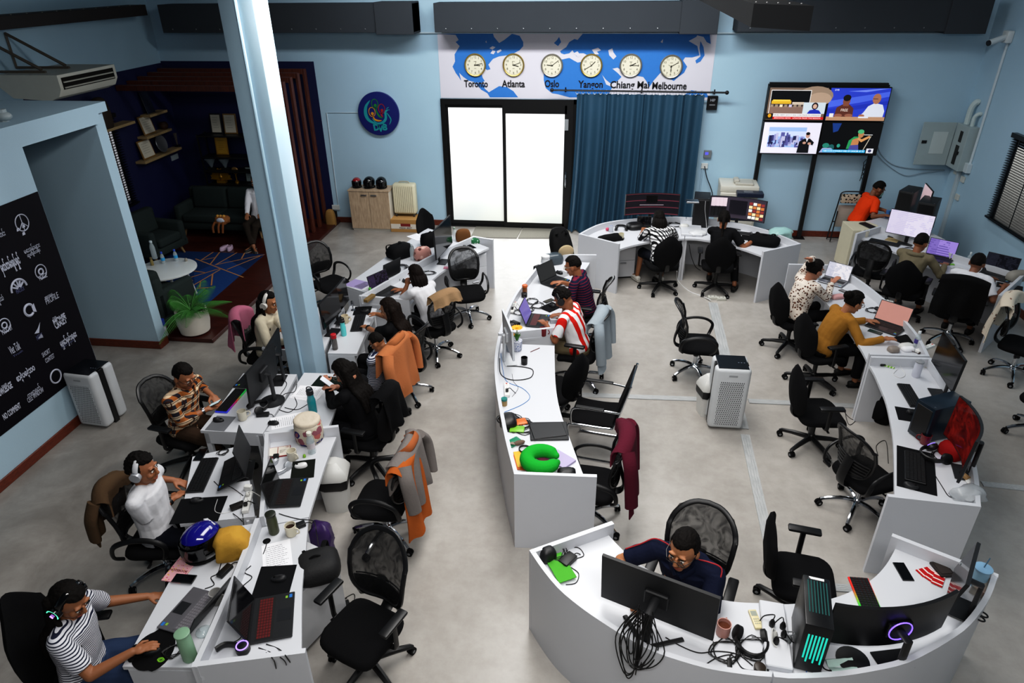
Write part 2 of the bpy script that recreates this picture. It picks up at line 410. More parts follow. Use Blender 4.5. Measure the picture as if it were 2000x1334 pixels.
for i, (a, b, y, tz) in enumerate(((.08, xm+.03, .05, H-.1), (xm-.02, w-.06, .0, H-.1))):
    lf = MB(); s = .06 if i else .045; hd = .15 if i else .06
    lf.box(a, y, .03, a+s, y+.04, tz); lf.box(b-(.1 if i else .06), y, .03, b, y+.04, tz); lf.box(a+s, y, tz-hd, b-.06, y+.04, tz); lf.box(a+s, y, .03, b-.06, y+.04, .12)
    leaf = lf.build('door_leaf', FR, d)
    MB().box(a+s, y+.015, .12, b-(.1 if i else .06), y+.025, tz-hd).build('glass_pane', GLASS, leaf)
    if i:
        hx = b-.05; MB().tube(bez([(hx, y-.005, .86), (hx, y-.06, .92), (hx, y-.06, 1.08), (hx, y-.005, 1.16)], 5), .014).build('handle', CHROME, leaf)
        m = MB(); m.cbox((b-.06, y-.02, 2.05), (.07, .04, .2), .005); m.build('magnetic_lock', mat('#a8adb0', .4, .6), leaf)
# daylight behind the curtain : the rest of the opening is a second door bay
d2 = thing('door_2', 'black framed glass bay mostly hidden behind the blue curtain', 'glass door', (x1, YB-.02, 0)); d2['kind'] = 'structure'
w2 = 1.38-x1; m = MB()
for a in (0, w2/2-.03, w2-.07): m.box(a, 0, 0, a+.07, .07, H)
m.box(0, 0, H-.08, w2, .07, H); m.box(0, 0, 0, w2, .07, .08); m.build('door_frame', FR, d2)
MB().box(.03, .03, .05, w2-.03, .04, H-.05).build('glass_pane', GLASS, d2)
# curtain and rail
yc = YB-.22; zr = 2.62
ra = atY(1078, 176, yc); rb = atY(1420, 181, yc)
rl = thing('curtain_rail', 'thin black curtain rail with ball ends above the glass door', 'curtain rail', (0, 0, 0))
MB().cyl(ra, rb, .016, 10).build('rod', BLACK, rl)
for p in (ra, rb): m = MB(); m.sphere(p, .035, 10, 8); m.build('finial', BLACK, rl)
for t in (.08, .52, .93):
    p = ra.lerp(rb, t); m = MB(); m.box(p.x-.012, p.y-.02, p.z-.03, p.x+.012, YB, p.z-.01); m.cyl((p.x, p.y, p.z-.03), (p.x, p.y, p.z+.05), .012, 8); m.build('bracket', BLACK, rl)
ca = atY(1122, 186, yc).x; cb = atY(1371, 186, yc).x; cw = cb-ca
def curt(u, v):
    t = u*26*PI+1.1*math.sin(u*23)+.9*math.sin(u*11+1); a = .03+.05*v
    flare = (1+.085*v*v)
    x = ca+.04+(u-.0)*cw-(1-u)*.1*v*v; return (x+.012*math.sin(t*.5), yc+a*math.sin(t)+.02*math.sin(u*7), ra.z-.06-v*(ra.z-.085)+.02*math.sin(u*31)*v)
CURT = mat('#22465c', .7, vary=.12, vs=2.5, bump=.1, bs=60)
cu = MB().grid(curt, 300, 14).build('curtain', CURT, sharp=80); tag(cu, 'dark teal blue pleated curtain hanging from the black rail', 'curtain')
m = MB()
for i in range(22):
    x = ca+.05+i*(cw-.06)/21; m.tube([(x+.03*math.cos(t), yc, ra.z-.028+.038*math.sin(t)) for t in [k*PI/5 for k in range(10)]], .005, 5, True)
m.build('curtain_ring', mat('#c9cdd2', .3, .7), cu)['kind'] = 'stuff'
# floor mats before the door
MATF = pattern('mat', lambda nt, L, tc: m_mix(nt, L, nd(nt, 'ShaderNodeTexNoise', i_Scale=60.).outputs['Fac'], '#57554f', '#86837a'), rough=.95)
for pts, lb in (([(931, 441), (1021, 443), (1009, 466), (919, 464)], 'grey door mat before the left door leaf'), ([(1023, 443), (1112, 446), (1109, 466), (1012, 466)], 'grey door mat with a pale worn patch before the right door leaf')):
    p = [at(*t) for t in pts]; o = MB().prism([(v.x, v.y) for v in p], 0, .012).build('door_mat', MATF); tag(o, lb, 'mat')
# ---- world map mural and clocks
mp = thing('wall_map', 'white mural of a blue world map with six city names above the door', 'mural', (0, 0, 0))
P0 = atY(854, 64, YB); P1 = atY(1391, 192, YB); ym = YB-.006
MB().box(P0.x, ym, 2.5, P1.x-.05, YB, 3.62).build('panel', mat('#d2cfd9', .7, vary=.02), mp)
SEA = mat('#2f76c2', .7, vary=.05, vs=20); PALE = mat('#d2cfd9', .7, vary=.02)
lands = [
 [(857,66),(890,68),(896,78),(890,82),(898,90),(888,106),(889,120),(884,130),(890,142),(896,150),(901,158),(897,142),(905,150),(915,157),(926,160),(940,162),(947,158),(943,152),(941,145),(936,141),(934,136),(948,134),(952,137),(958,135),(954,126),(963,115),(975,110),(990,108),(1002,105),(1015,98),(1022,90),(1022,82),(1015,70),(1000,66),(985,78),(975,84),(965,72),(963,65),(900,65)],
 [(926,160),(948,166),(946,172),(955,180),(960,177),(975,168),(990,170),(1003,178),(1012,190),(957,190),(952,182),(940,175)],
 [(1062,130),(1082,120),(1092,115),(1098,116),(1112,113),(1128,122),(1140,120),(1152,118),(1164,124),(1178,150),(1184,165),(1196,170),(1186,190),(1112,190),(1090,184),(1078,182),(1066,172),(1062,156)],
 [(1094,100),(1106,92),(1112,82),(1122,76),(1128,78),(1138,66),(1148,64),(1364,64),(1360,72),(1345,80),(1362,90),(1366,108),(1352,112),(1338,112),(1334,118),(1342,130),(1336,142),(1325,150),(1316,158),(1306,153),(1304,146),(1292,140),(1283,150),(1276,158),(1268,170),(1262,158),(1256,150),(1244,148),(1236,146),(1226,140),(1216,138),(1206,132),(1196,134),(1206,142),(1214,150),(1206,158),(1194,164),(1184,156),(1176,146),(1168,132),(1172,124),(1168,116),(1156,116),(1148,108),(1140,104),(1132,104),(1126,110),(1118,98),(1112,104),(1102,106),(1096,104)],
 [(1354,66),(1386,66),(1388,86),(1380,82),(1374,72),(1366,70)], [(1082,84),(1088,78),(1092,72),(1096,82),(1090,90)], [(1368,80),(1374,92),(1376,108),(1368,120),(1360,124),(1358,118),(1368,110),(1366,94)], [(1350,176),(1380,182),(1384,190),(1330,190)]]
m = MB()
for i, pl in enumerate(lands): m.poly([Vector((atY(x, y, YB).x, ym-.002-.0002*i, min(3.615, max(2.505, atY(x, y, YB).z)))) for x, y in pl][::-1])
LANDM = m
bm = bmesh.new(); me = m.mesh('land', SEA); bm.from_mesh(me); bmesh.ops.triangulate(bm, faces=bm.faces[:], ngon_method='EAR_CLIP'); bm.to_mesh(me); bm.free()
mobj('land', me, SEA, mp)
lakes = [[(956,94),(962,90),(968,92),(962,97)],[(958,104),(962,98),(968,100),(964,106)],[(970,100),(978,96),(980,99),(972,104)],[(1156,97),(1168,93),(1174,98),(1166,101),(1170,106),(1162,106)],[(1188,98),(1196,94),(1198,102),(1204,110),(1198,116),(1190,108)],[(1290,82),(1295,76),(1294,84)],[(948,82),(950,79),(951,84)],[(1120,104),(1128,100),(1134,108),(1130,112)]]
for i, pl in enumerate(lakes): m = MB(); m.poly([Vector((atY(x, y, YB).x, ym-.004-.0002*i, atY(x, y, YB).z)) for x, y in pl][::-1]); m.build('lake', PALE, mp)
for t, x, y, w in (('Toronto', 930, 164, 46), ('Atlanta', 1003, 164, 45), ('Oslo', 1078, 164, 28), ('Yangon', 1154, 165, 48), ('Chiang Mai', 1230, 166, 76), ('Melbourne', 1307, 168, 67)):
    p = atY(x, y, YB); k = atY(x+w/2, y, YB).x-atY(x-w/2, y, YB).x
    text(t, .17, mat('#08080a', .5), (p.x, ym-.008, p.z), ROTY, mp, bold=.0035, width=k)
CREAM = mat('#e3ddc4', .5, vary=.02); GOLD = mat('#b39a55', .3, .7); SILV = mat('#9b968a', .3, .6); INK = mat('#101010', .6)
for i, (x, y, hr, mi, se, rim, nm) in enumerate(((928, 127, 15.2, 13, 3, GOLD, 'Toronto'), (1003, 127, 15.5, 12, 56, GOLD, 'Atlanta'), (1078, 128, 21.2, 9, 55, SILV, 'Oslo'), (1155, 128, 13.5, 40, 55, GOLD, 'Yangon'), (1232, 128, 14.2, 15, 0, SILV, 'Chiang Mai'), (1311, 130, 18, 10, 50, SILV, 'Melbourne'))):
    p = atY(x, y, YB-.03); c = thing('wall_clock', 'round cream wall clock in a %s rim above the name %s' % ('gold' if rim is GOLD else 'dull metal', nm), 'clock', (p.x, YB-.014, p.z), 0, 'city time clocks')
    m = MB(); m.T = ROTY; r = .197; m.lathe([(r-.02, 0), (r, 0), (r+.002, .025), (r-.01, .035), (r-.022, .03), (r-.025, .012)], 40, caps=(True, False)); m.build('rim', rim, c)
    m = MB(); m.T = ROTY; m.lathe([(r-.022, .005), (r-.022, .016)], 40); m.build('dial', CREAM, c)
    m = MB(); m.T = ROTY
    for h in range(1, 13):
        a = PI/2-h*PI/6; addtext(m, str(h), .055, Matrix.Translation((.132*math.cos(a), .132*math.sin(a), .018)))
    for h in range(60):
        a = h*PI/30; m.cbox((.165*math.cos(a), .165*math.sin(a), .018), (.012, .003, .001), rot=(0, 0, a))
    m.cbox((0, .06, .018), (.05, .006, .001)); m.cbox((0, -.06, .018), (.04, .005, .001)); m.build('numerals', INK, c)
    for nme, v, ln, wd in (('hour_hand', hr/12*2*PI, .095, .012), ('minute_hand', mi/60*2*PI, .135, .008), ('second_hand', se/60*2*PI, .06, .004)):
        m = MB(); a = PI/2-v; m.T = ROTY @ Matrix.Rotation(a, 4, 'Z'); m.box(-.02, -wd/2, .021, ln, wd/2, .024); m.build(nme, INK, c)
# ---- round logo sign
p = atY(740, 222, YB-.03); lg = thing('logo_sign', 'round navy wall sign with a teal bird and three letters', 'sign', (p.x, YB-.05, p.z))
TEAL = mat('#1f8f96', .4); m = MB(); m.T = ROTY; m.lathe([(.40, -.05), (.405, 0), (.4, .012), (.39, .014)], 48); m.build('disc', mat('#1a2168', .35), lg)
def ribbon(parent, pts, wds, col, name='swoosh'):
    pts = bez([(a, b, 0) for a, b in pts], 6); n = len(pts); vs = []; fs = []
    for i, p in enumerate(pts):
        dd = (pts[min(i+1, n-1)]-pts[max(i-1, 0)]).normalized(); nn = Vector((-dd.y, dd.x, 0)); t = i/(n-1)
        w = wds[0]*(1-t)*(1-t)+2*wds[1]*t*(1-t)+wds[2]*t*t
        vs += [p+nn*w+Vector((0, 0, .018)), p-nn*w+Vector((0, 0, .018))]
    fs = [(2*i, 2*i+1, 2*i+3, 2*i+2) for i in range(n-1)]; m = MB(); m.T = ROTY; m.add(vs, fs); m.build(name, col, parent)
s_ = lambda L: [((x-535)/1143*300*.0092, -(y-385)/1143*300*.0092) for x, y in L]
ribbon(lg, s_([(478, 282), (440, 330), (432, 390), (455, 435), (510, 462)]), (.004, .06, .01), TEAL)
ribbon(lg, s_([(480, 420), (515, 455), (560, 452), (592, 420), (595, 370), (615, 352)]), (.004, .04, .012), TEAL)
ribbon(lg, s_([(600, 370), (622, 400), (634, 430), (618, 465)]), (.004, .02, .004), TEAL)
ribbon(lg, s_([(604, 345), (625, 332)]), (.003, .012, .003), TEAL); ribbon(lg, s_([(612, 352), (632, 352)]), (.003, .01, .003), TEAL)
for c, cx, cy, tail in (('#c98a20', 485, 370, [(488, 395), (500, 425), (530, 436), (558, 434)]), ('#1d7a35', 514, 308, [(518, 335), (525, 375), (545, 405), (565, 415)]), ('#96222c', 566, 345, [(566, 365), (560, 385), (565, 400), (572, 408)])):
    c = mat(c, .4); ex, ey = s_([(cx, cy)])[0]
    ribbon(lg, [(ex+.062*math.cos(t), ey+.085*math.sin(t)) for t in [k*PI/6 for k in range(13)]], (.006, .008, .006), c)
    m = MB(); m.T = ROTY @ Matrix.Translation((ex+.005, ey-.03, .019)); m.lathe([(.03, 0), (.028, .003)], 14); m.build('dot', c, lg); ribbon(lg, s_(tail), (.006, .03, .003), c)
for t, x, y, r in (('D', 508, 490, .12), ('V', 543, 500, 0), ('B', 578, 488, -.1)):
    a, b = s_([(x, y)])[0]; text(t, .16, TEAL, (a, -.02, b), ROTY @ Matrix.Rotation(r, 4, 'Z'), lg, bold=.008)
m = MB(); a = atY(638, 220, YB-.01); b = atY(702, 220, YB-.01); c = atY(661, 403, YB-.01); m.tube([b, a, c], .008, 6); tag(m.build('cable_trunking', mat('#c6d3da', .5)), 'thin white cable trunking from the round sign down to a socket', 'cable')
# ---- ducts along the back wall
DUCT = mat('#3a3e43', .75, vary=.06, vs=2, bump=.05); 
def duct(x0, x1, z0, z1, label, cap=None):
    dd = thing('air_duct', label, 'duct', (x0, YB, z0)); m = MB(); m.box(0, -.5, 0, x1-x0, -.002, z1-z0, .006); m.build('duct_body', DUCT, dd)
    if cap: m = MB(); m.box(cap[0]-x0, -.53, -.03, cap[1]-x0, -.004, z1-z0+.02, .006); m.build('joint_box', DUCT, dd)
    m = MB(); n = int((x1-x0)/.45)
    for i in range(n): m.sphere((.2+i*.45, -.503, .06), .012, 6, 4)
    m.build('rivet', mat('#8a8d90', .4, .6), dd)
yd = YB-.5
X = lambda px: atY(px, 60, yd).x
duct(X(318), X(808), 3.66, 4.12, 'dark grey air duct on the back wall behind the pillar', (X(735), X(808)))
duct(X(849), X(1401), 3.66, 4.12, 'dark grey air duct above the world map', (X(1327), X(1401)))
duct(X(1440), X(1925), 3.66, 4.12, 'dark grey air duct above the wall televisions', (X(1845), X(1925)))
m = MB(); ya = YB-.03; m.tube([atY(800, 64, ya), atY(1921, 65, ya)], .014, 6); tag(m.build('conduit_pipe', mat('#b9c9d2', .5)), 'thin pale conduit pipe along the top of the back wall', 'pipe')
dl = thing('air_duct', 'dark wooden boxed duct along the upper left wall', 'duct', (0, 0, 0))
zt = atX(298, 8, XL+.35).z; zb = atX(298, 29, XL+.35).z
m = MB(); m.box(XL+.002, 1, zb, XL+.35, YB-.6, zt, .006); m.build('duct_body', mat('#1d1412', .7), dl)
m = MB()
for k in range(16): m.sphere((XL+.33, 8+k*.3, zt), .012, 6, 4)
m.build('rivet', mat('#9a8f80', .4, .6), dl)
# hanging duct in front of the right duct
hd_ = thing('hanging_duct', 'dark angled duct end hanging in front of the televisions wall duct', 'duct', (0, 0, 0))
e0, e1, b0 = at(1466, 53, 4.25), at(1581, 61, 4.25), at(1365, 0, 4.25); m = MB(); dv = (b0-e0); 
def slab(m, pts, z0, z1): m.prism([(p.x, p.y) for p in pts], z0, z1)
slab(m, [e0, e1, e1+dv*.9, b0], 4.25, 4.39); m.build('duct_body', mat('#131416', .9), hd_)
m = MB()
for k in range(5): p = e0.lerp(e1, .15+.2*k)+dv*.06; m.sphere((p.x, p.y, 4.39), .006, 6, 4)
m.build('rivet', mat('#a0a0a0', .4, .6), hd_)
# ================================================================= desks
T = .745; LIP = .845; TH = .035
def W2(px, z): return [Vector((at(x, y, z).x, at(x, y, z).y)) for x, y in px]
def off(pts, d):
    out = []
    for i, p in enumerate(pts):
        t = (pts[min(i+1, len(pts)-1)]-pts[max(i-1, 0)]).normalized(); out.append(p+Vector((-t.y, t.x))*d)
    return out
def smooth2(p, n=24):
    if len(p) < 3: return [v.to_2d() if len(v) > 2 else v for v in resample([Vector((a.x, a.y, 0)) for a in p], n)]
    return [Vector((a.x, a.y)) for a in resample(bez([(a.x, a.y, 0) for a in p], 6), n)]
def strip(m, a, b, z0, z1):
    n = len(a)
    vs = [(p.x, p.y, z) for z in (z0, z1) for s in (a, b) for p in s]; fs = []
    for i in range(n-1):
        fs += [(i, i+1, n+i+1, n+i), (2*n+i, 3*n+i, 3*n+i+1, 2*n+i+1), (i, 2*n+i, 2*n+i+1, i+1), (n+i, n+i+1, 3*n+i+1, 3*n+i)]
    fs += [(0, n, 3*n, 2*n), (n-1, 3*n-1, 4*n-1, 2*n-1)]; m.add(vs, fs)
def desk(label, outer, inner, tips=(None, None), ends=(1, 1), cat='desk', lip=True, group=None):
    """outer: pixels of the lip's outer top edge; inner: pixels of the worktop's front edge (same direction)"""
    O = smooth2(W2(outer, LIP if lip else T)); I = smooth2(W2(inner, T))
    o = thing('curved_desk' if lip else 'straight_desk', label, cat, (0, 0, 0), 0, group)
    c = (O[12]+I[12])/2; s = 1 if (off(O, 1)[12]-c).length < (off(O, -1)[12]-c).length else -1
    Oi = off(O, s*TH)
    if lip:
        m = MB(); strip(m, O, Oi, 0, LIP); m.build('back_panel', WHITE, o)
        m = MB(); strip(m, off(O, s*(TH+.001)), I, T-.03, T); m.build('worktop', WHITE, o)
    else:
        m = MB(); strip(m, O, I, T-.03, T); m.build('worktop', WHITE, o)
        m = MB(); a = off(O, s*.05); b = off(I, -s*.05); strip(m, off(b, -s*.02), b, T-.16, T-.03); strip(m, a, off(a, s*.02), .25, T-.03); m.build('apron', WHITE, o)
    for k, e in enumerate(ends):
        if not e: continue
        i = -k; a = O[i]; b = I[i]; hh = LIP if e == 1 else T-.031
        if tips[k]: t = at(*tips[k], LIP); b = Vector((t.x, t.y))
        dd = (b-a).normalized(); nn = Vector((-dd.y, dd.x)); mid = O[12]
        if nn.dot(mid-a) < 0: nn = -nn
        b2 = b if e == 1 else b-dd*.03
        if e == 3:
            m = MB(); m.prism([a, b2, b2+nn*.02, a+nn*.02], T-.15, T-.031); m.build('end_apron', WHITE, o)
            for c_ in (a+dd*.001, b2-dd*.045): MB().prism([c_, c_+dd*.045, c_+dd*.045+nn*.045, c_+nn*.045], 0, T-.031).build('leg', WHITE, o)
            continue
        a = a-nn*.002-dd*.001; b2 = b2-nn*.002; m = MB(); m.prism([a, b2, b2+nn*(TH+.002), a+nn*(TH+.002)], 0, hh+.0015*(e == 1)); m.build('end_panel', WHITE, o)
    return o
# centre island, facing right
desk('far half of the white curved desk in the middle, men in striped shirts at it', [(974, 652), (981, 628), (989, 605), (1007, 571), (1030, 542), (1043, 526), (1057, 511), (1063, 496)], [(1084, 655), (1098, 605), (1118, 560), (1145, 524), (1152, 513)], (None, (1165, 497)))
desk('near half of the white curved desk in the middle, green neck pillow on its end', [(1004, 926), (985, 850), (972, 780), (966, 728), (967, 690), (973, 656)], [(1140, 929), (1116, 865), (1094, 802), (1085, 748), (1083, 675)], ((1166, 932), None), (1, 0))
# front horseshoe
desk('left half of the white horseshoe desk in front, big monitor seen from behind', [(1034, 1075), (1060, 1113), (1092, 1151), (1130, 1183), (1168, 1210), (1225, 1246), (1280, 1274), (1340, 1294), (1393, 1308), (1470, 1319), (1508, 1322)], [(1185, 1041), (1208, 1066), (1233, 1089), (1265, 1112), (1297, 1131), (1345, 1153), (1393, 1168), (1440, 1176), (1488, 1178)], ((1195, 1018), None), (1, 2))
desk('right half of the white horseshoe desk in front, phone and lit keyboard on it', [(1512, 1322), (1544, 1325), (1610, 1323), (1670, 1317), (1760, 1299), (1810, 1277), (1850, 1254), (1885, 1230), (1910, 1203), (1935, 1165), (1950, 1122)], [(1492, 1178), (1540, 1180), (1601, 1174), (1649, 1161), (1700, 1134), (1730, 1104), (1749, 1071)], (None, (1743, 1042)), (2, 1))
# right island
desk('near half of the white curved desk on the right, red curved monitor on it', [(1916, 990), (1912, 939), (1905, 900), (1893, 850), (1880, 805), (1864, 768), (1843, 733), (1818, 699)], [(1747, 972), (1746, 900), (1744, 855), (1740, 828), (1731, 786), (1719, 756), (1707, 729), (1696, 711)], ((1735, 970), None))
desk('far half of the white curved desk on the right, woman in mustard sweater at it', [(1816, 696), (1797, 659), (1772, 628), (1743, 597), (1716, 574), (1689, 553), (1660, 534), (1630, 517)], [(1695, 708), (1683, 684), (1660, 650), (1630, 610), (1600, 578), (1567, 545)], (None, (1540, 515)))
# far centre horseshoe
desk('left half of the white curved desk before the blue curtain', [(1130, 457), (1150, 446), (1175, 436), (1215, 429), (1265, 425), (1315, 423), (1340, 424)], [(1209, 487), (1236, 479), (1280, 471), (1337, 466)], ((1209, 477), None), (1, 2))
desk('right half of the white curved desk before the printer', [(1341, 424), (1390, 427), (1440, 435), (1492, 447), (1530, 461), (1565, 476)], [(1338, 466), (1365, 467), (1410, 475), (1450, 486), (1490, 500)], (None, (1492, 492)), (2, 1))
# far right row along the wall
desk('white desk before the right wall, man in olive hoodie at it', [(1720, 441), (1790, 468), (1862, 495)], [(1678, 463), (1754, 495), (1818, 522)], ((1671, 456), None), (1, 0))
desk('white desk before the right wall under the blind, man in white T-shirt at it', [(1864, 496), (1930, 516), (2000, 538)], [(1820, 523), (1890, 552), (1956, 580)], ((None), (1956, 578)), (0, 1))
# left island, far pair
desk('far right white desk of the left island, black monitor on it', [(701, 578), (734, 560), (840, 499), (924, 461)], [(800, 600), (812, 584), (864, 530), (955, 484)], (None, (964, 467)))
desk('far left white desk of the left island, bags and papers on it', [(716, 572), (734, 560), (840, 505), (912, 468)], [(673, 558), (700, 540), (813, 460), (836, 446)], ends=(2, 2), lip=False)
# second pair beside the pillar
desk('white desk right of the pillar, woman in black typing at it', [(640, 690), (662, 640), (684, 597)], [(697, 691), (717, 645), (736, 603)], ends=(2, 2), lip=False)
desk('white desk left of the pillar, woman in cream jacket at it', [(632, 690), (650, 645), (672, 600)], [(511, 680), (538, 640), (566, 600)], ends=(3, 2), lip=False)
# third pair
desk('white desk before the pillar, woman in black reading her phone at it', [(519, 842), (560, 780), (594, 728)], [(636, 843), (654, 802), (668, 730)], ends=(2, 2), lip=False)
desk('white desk with rainbow keyboard, man in plaid shirt at it', [(513, 847), (548, 790), (580, 731)], [(391, 841), (435, 785), (475, 729)], ends=(3, 2), lip=False)
# fourth and fifth
desk('narrow white lipped desk with black laptop and white bottle at its far end', [(517, 844), (513, 920), (506, 1010)], [(657, 853), (634, 912), (603, 1010)], ((661, 830), None), (1, 2))
desk('narrow white lipped desk nearest the camera, red-keyed laptop on it', [(498, 1012), (470, 1085), (430, 1180), (374, 1303)], [(602, 1012), (596, 1090), (590, 1152), (589, 1272)], (None, (596, 1275)), (2, 1))
desk('white desk with black keyboard, man in white T-shirt sits at it', [(477, 869), (488, 940), (498, 1009)], [(376, 892), (364, 955), (351, 1024)], ends=(3, 3), lip=False)
desk('white desk at the lower left, woman in striped blouse at it', [(498, 1022), (470, 1085), (374, 1304)], [(384, 1042), (361, 1081), (239, 1302)], ends=(2, 2), lip=False)
T = .7457
# ----- low power boxes between desk halves
def rail(px, w, h, label, z=T):
    a, b = at(*px[0], z), at(*px[1], z); d = b-a; o = MB(); L = d.length
    o.box(-w/2, 0, 0, w/2, L, h, .006); ob = o.build('raceway_box', WHITE, None, (a.x, a.y, z), math.atan2(d.y, d.x)-PI/2); return tag(ob, label, 'cable box')
rail(((1521, 1312), (1505, 1183)), .16, .045, 'white raised cable box across the middle of the front horseshoe desk')
rail(((1347, 432), (1351, 462)), .34, .04, 'white raised cable box across the middle of the far curved desk')
# ----- pedestals
def pedestal(px, px2, w, dp, h, label, n=3, z=0., m_=None, handles=True, front=None):
    a = at(*px, z); rz = ang(*px, *px2, z); o = thing('drawer_pedestal', label, 'drawer unit', (a.x, a.y, z), rz)
    mm = m_ or WHITE
    MB().box(-w/2, -dp, .03, w/2, -.02, h, .004).build('cabinet_body', mm, o); MB().box(-w/2+.02, -dp+.02, 0, w/2-.02, -.04, .03).build('plinth', BLACK, o)
    hh = (h-.05)/n
    for i in range(n):
        dr = MB().box(-w/2+.01, -.019, .04+i*hh, w/2-.01, 0, .035+(i+1)*hh, .003).build('drawer', mm, o)
        if handles: MB().box(-.05, 0, .04+(i+.8)*hh, .05, .018, .05+(i+.8)*hh+.01, .003).build('drawer_handle', STEEL, dr)
    return o
pedestal((930, 575), (945, 590), .42, .5, .68, 'white drawer unit under the far right desk of the left island')
pedestal((1215, 545), (1225, 560), .42, .45, .64, 'white drawer unit under the left end of the far curved desk', 2)
pedestal((704, 745), (722, 750), .36, .42, .70, 'white drawer unit under the desk right of the pillar', 2)
o = pedestal((628, 1246), (646, 1256), .62, .42, .60, 'pale grey cabinet under the desk nearest the camera, laptop bag on top', 1, handles=False, m_=mat('#b9babd', .45))
pedestal((1655, 510), (1640, 495), .5, .5, .745, 'cream metal filing pedestal at the end of the far right desks', 3, m_=mat('#cdc7b0', .5))
# desk of the man in orange behind the olive hoodie's desk
desk('small white desk in the far right corner, man in orange at it', [(1850, 470), (1790, 440), (1750, 418)], [(1822, 478), (1716, 440), (1690, 432)], ends=(2, 2), lip=False)
# ================================================================= chairs
NET = meshfab('net', '#0c0c0e', .80); NET2 = meshfab('net2', '#0a0a0c', .80); FAB = mat('#0d0d0f', .9, bump=.3, bs=400); PLA = mat('#0e0e10', .4)
def star(root, chrome, n=5, r=.31, ph=.3, hub=.1, flat=False):
    m = MB(); mt = CHROME if chrome else PLA
    for k in range(n):
        a = ph+2*PI*k/n; c, s = math.cos(a), math.sin(a)
        if chrome: m.tube(bez([(.02*c, .02*s, .13), (.12*c, .12*s, .135), (.24*c, .24*s, .105), (r*c, r*s, .072)], 4), [.026, .024, .022, .022, .021, .021, .02, .02, .019, .019, .018, .018, .018], 8)
        else: m.tube([(.03*c, .03*s, .12), (.2*c, .2*s, .105), (r*c, r*s, .085), ((r+.02)*c, (r+.02)*s, .07)], [.03, .025, .021, .017], 8)
    m.lathe([(.035, .09), (.038, .16), (.03, .17)], 16); m.build('star_base', mt, root)
    for k in range(n):
        a = ph+2*PI*k/n; m = MB(); m.T = Matrix.Translation((r*math.cos(a), r*math.sin(a), .032)) @ Matrix.Rotation(a+k*.7, 4, 'Z')
        m.cyl((-.024, -.012, 0), (-.006, -.012, 0), .031, 14); m.cyl((.006, -.012, 0), (.024, -.012, 0), .031, 14); m.cyl((-.012, -.012, 0), (.012, -.012, 0), .012, 8)
        m.tube([(0, -.012, .012), (0, 0, .034), (0, 0, .05)], .014, 8); m.m = 1; m.cyl((-.0255, -.012, 0), (-.0245, -.012, 0), .014, 10); m.cyl((.0245, -.012, 0), (.0255, -.012, 0), .014, 10)
        m.build('caster', [RUBBER, STEEL if chrome else mat('#6d6f72', .5)], root)
    MB().cyl((0, 0, .15), (0, 0, .33), .027, 14).build('gas_lift', CHROME if chrome else PLA, root)
    m = MB(); m.lathe([(.034, .28), (.034, .4)], 12); m.cbox((0, -.02, .4), (.2, .26, .045), .012); m.tube([(.06, 0, .4), (.27, .02, .395)], .008, 6); m.cbox((.28, .02, .395), (.05, .025, .012), .004); m.build('tilt_mechanism', PLA, root)
def seatpad(root, w=.5, d=.48, z=.47, t=.075):
    def ring(k, dz):
        o = []
        for i in range(28):
            a = 2*PI*i/28; c, s = math.cos(a), math.sin(a); e = .42
            x = w/2*k*(abs(c)**e)*(1 if c > 0 else -1); y = d/2*k*(abs(s)**e)*(1 if s > 0 else -1)
            x *= 1+.05*(y/d); zz = z+dz-(.035*max(0, (y/(d/2)-.55))/.45 if y > 0 else 0)+.012*(x/(w/2))**2
            o.append((x, y+.02, zz))
        return o
    MB().loft([ring(.86, -t), ring(.97, -t+.012), ring(1, -t*.5), ring(.97, -.012), ring(.88, -.002), ring(.5, -.008), ring(.05, -.012)]).build('seat', FAB, root, sharp=60)
def backshape(u, v, w0, w1, z0, z1, y0, y1, bulge, curve, sp=2.6):
    """u,v in -1..1 across / up"""
    w = (w0+(w1-w0)*(v+1)/2)/2; k = (1-abs(v)**sp*.22)
    x = u*w*k; z = z0+(z1-z0)*(v+1)/2; t = (v+1)/2
    return Vector((x, y0+(y1-y0)*t**1.3-bulge*math.sin(PI*t)*-1+curve*u*u, z-.03*u*u*(1 if v > .5 else 0)))
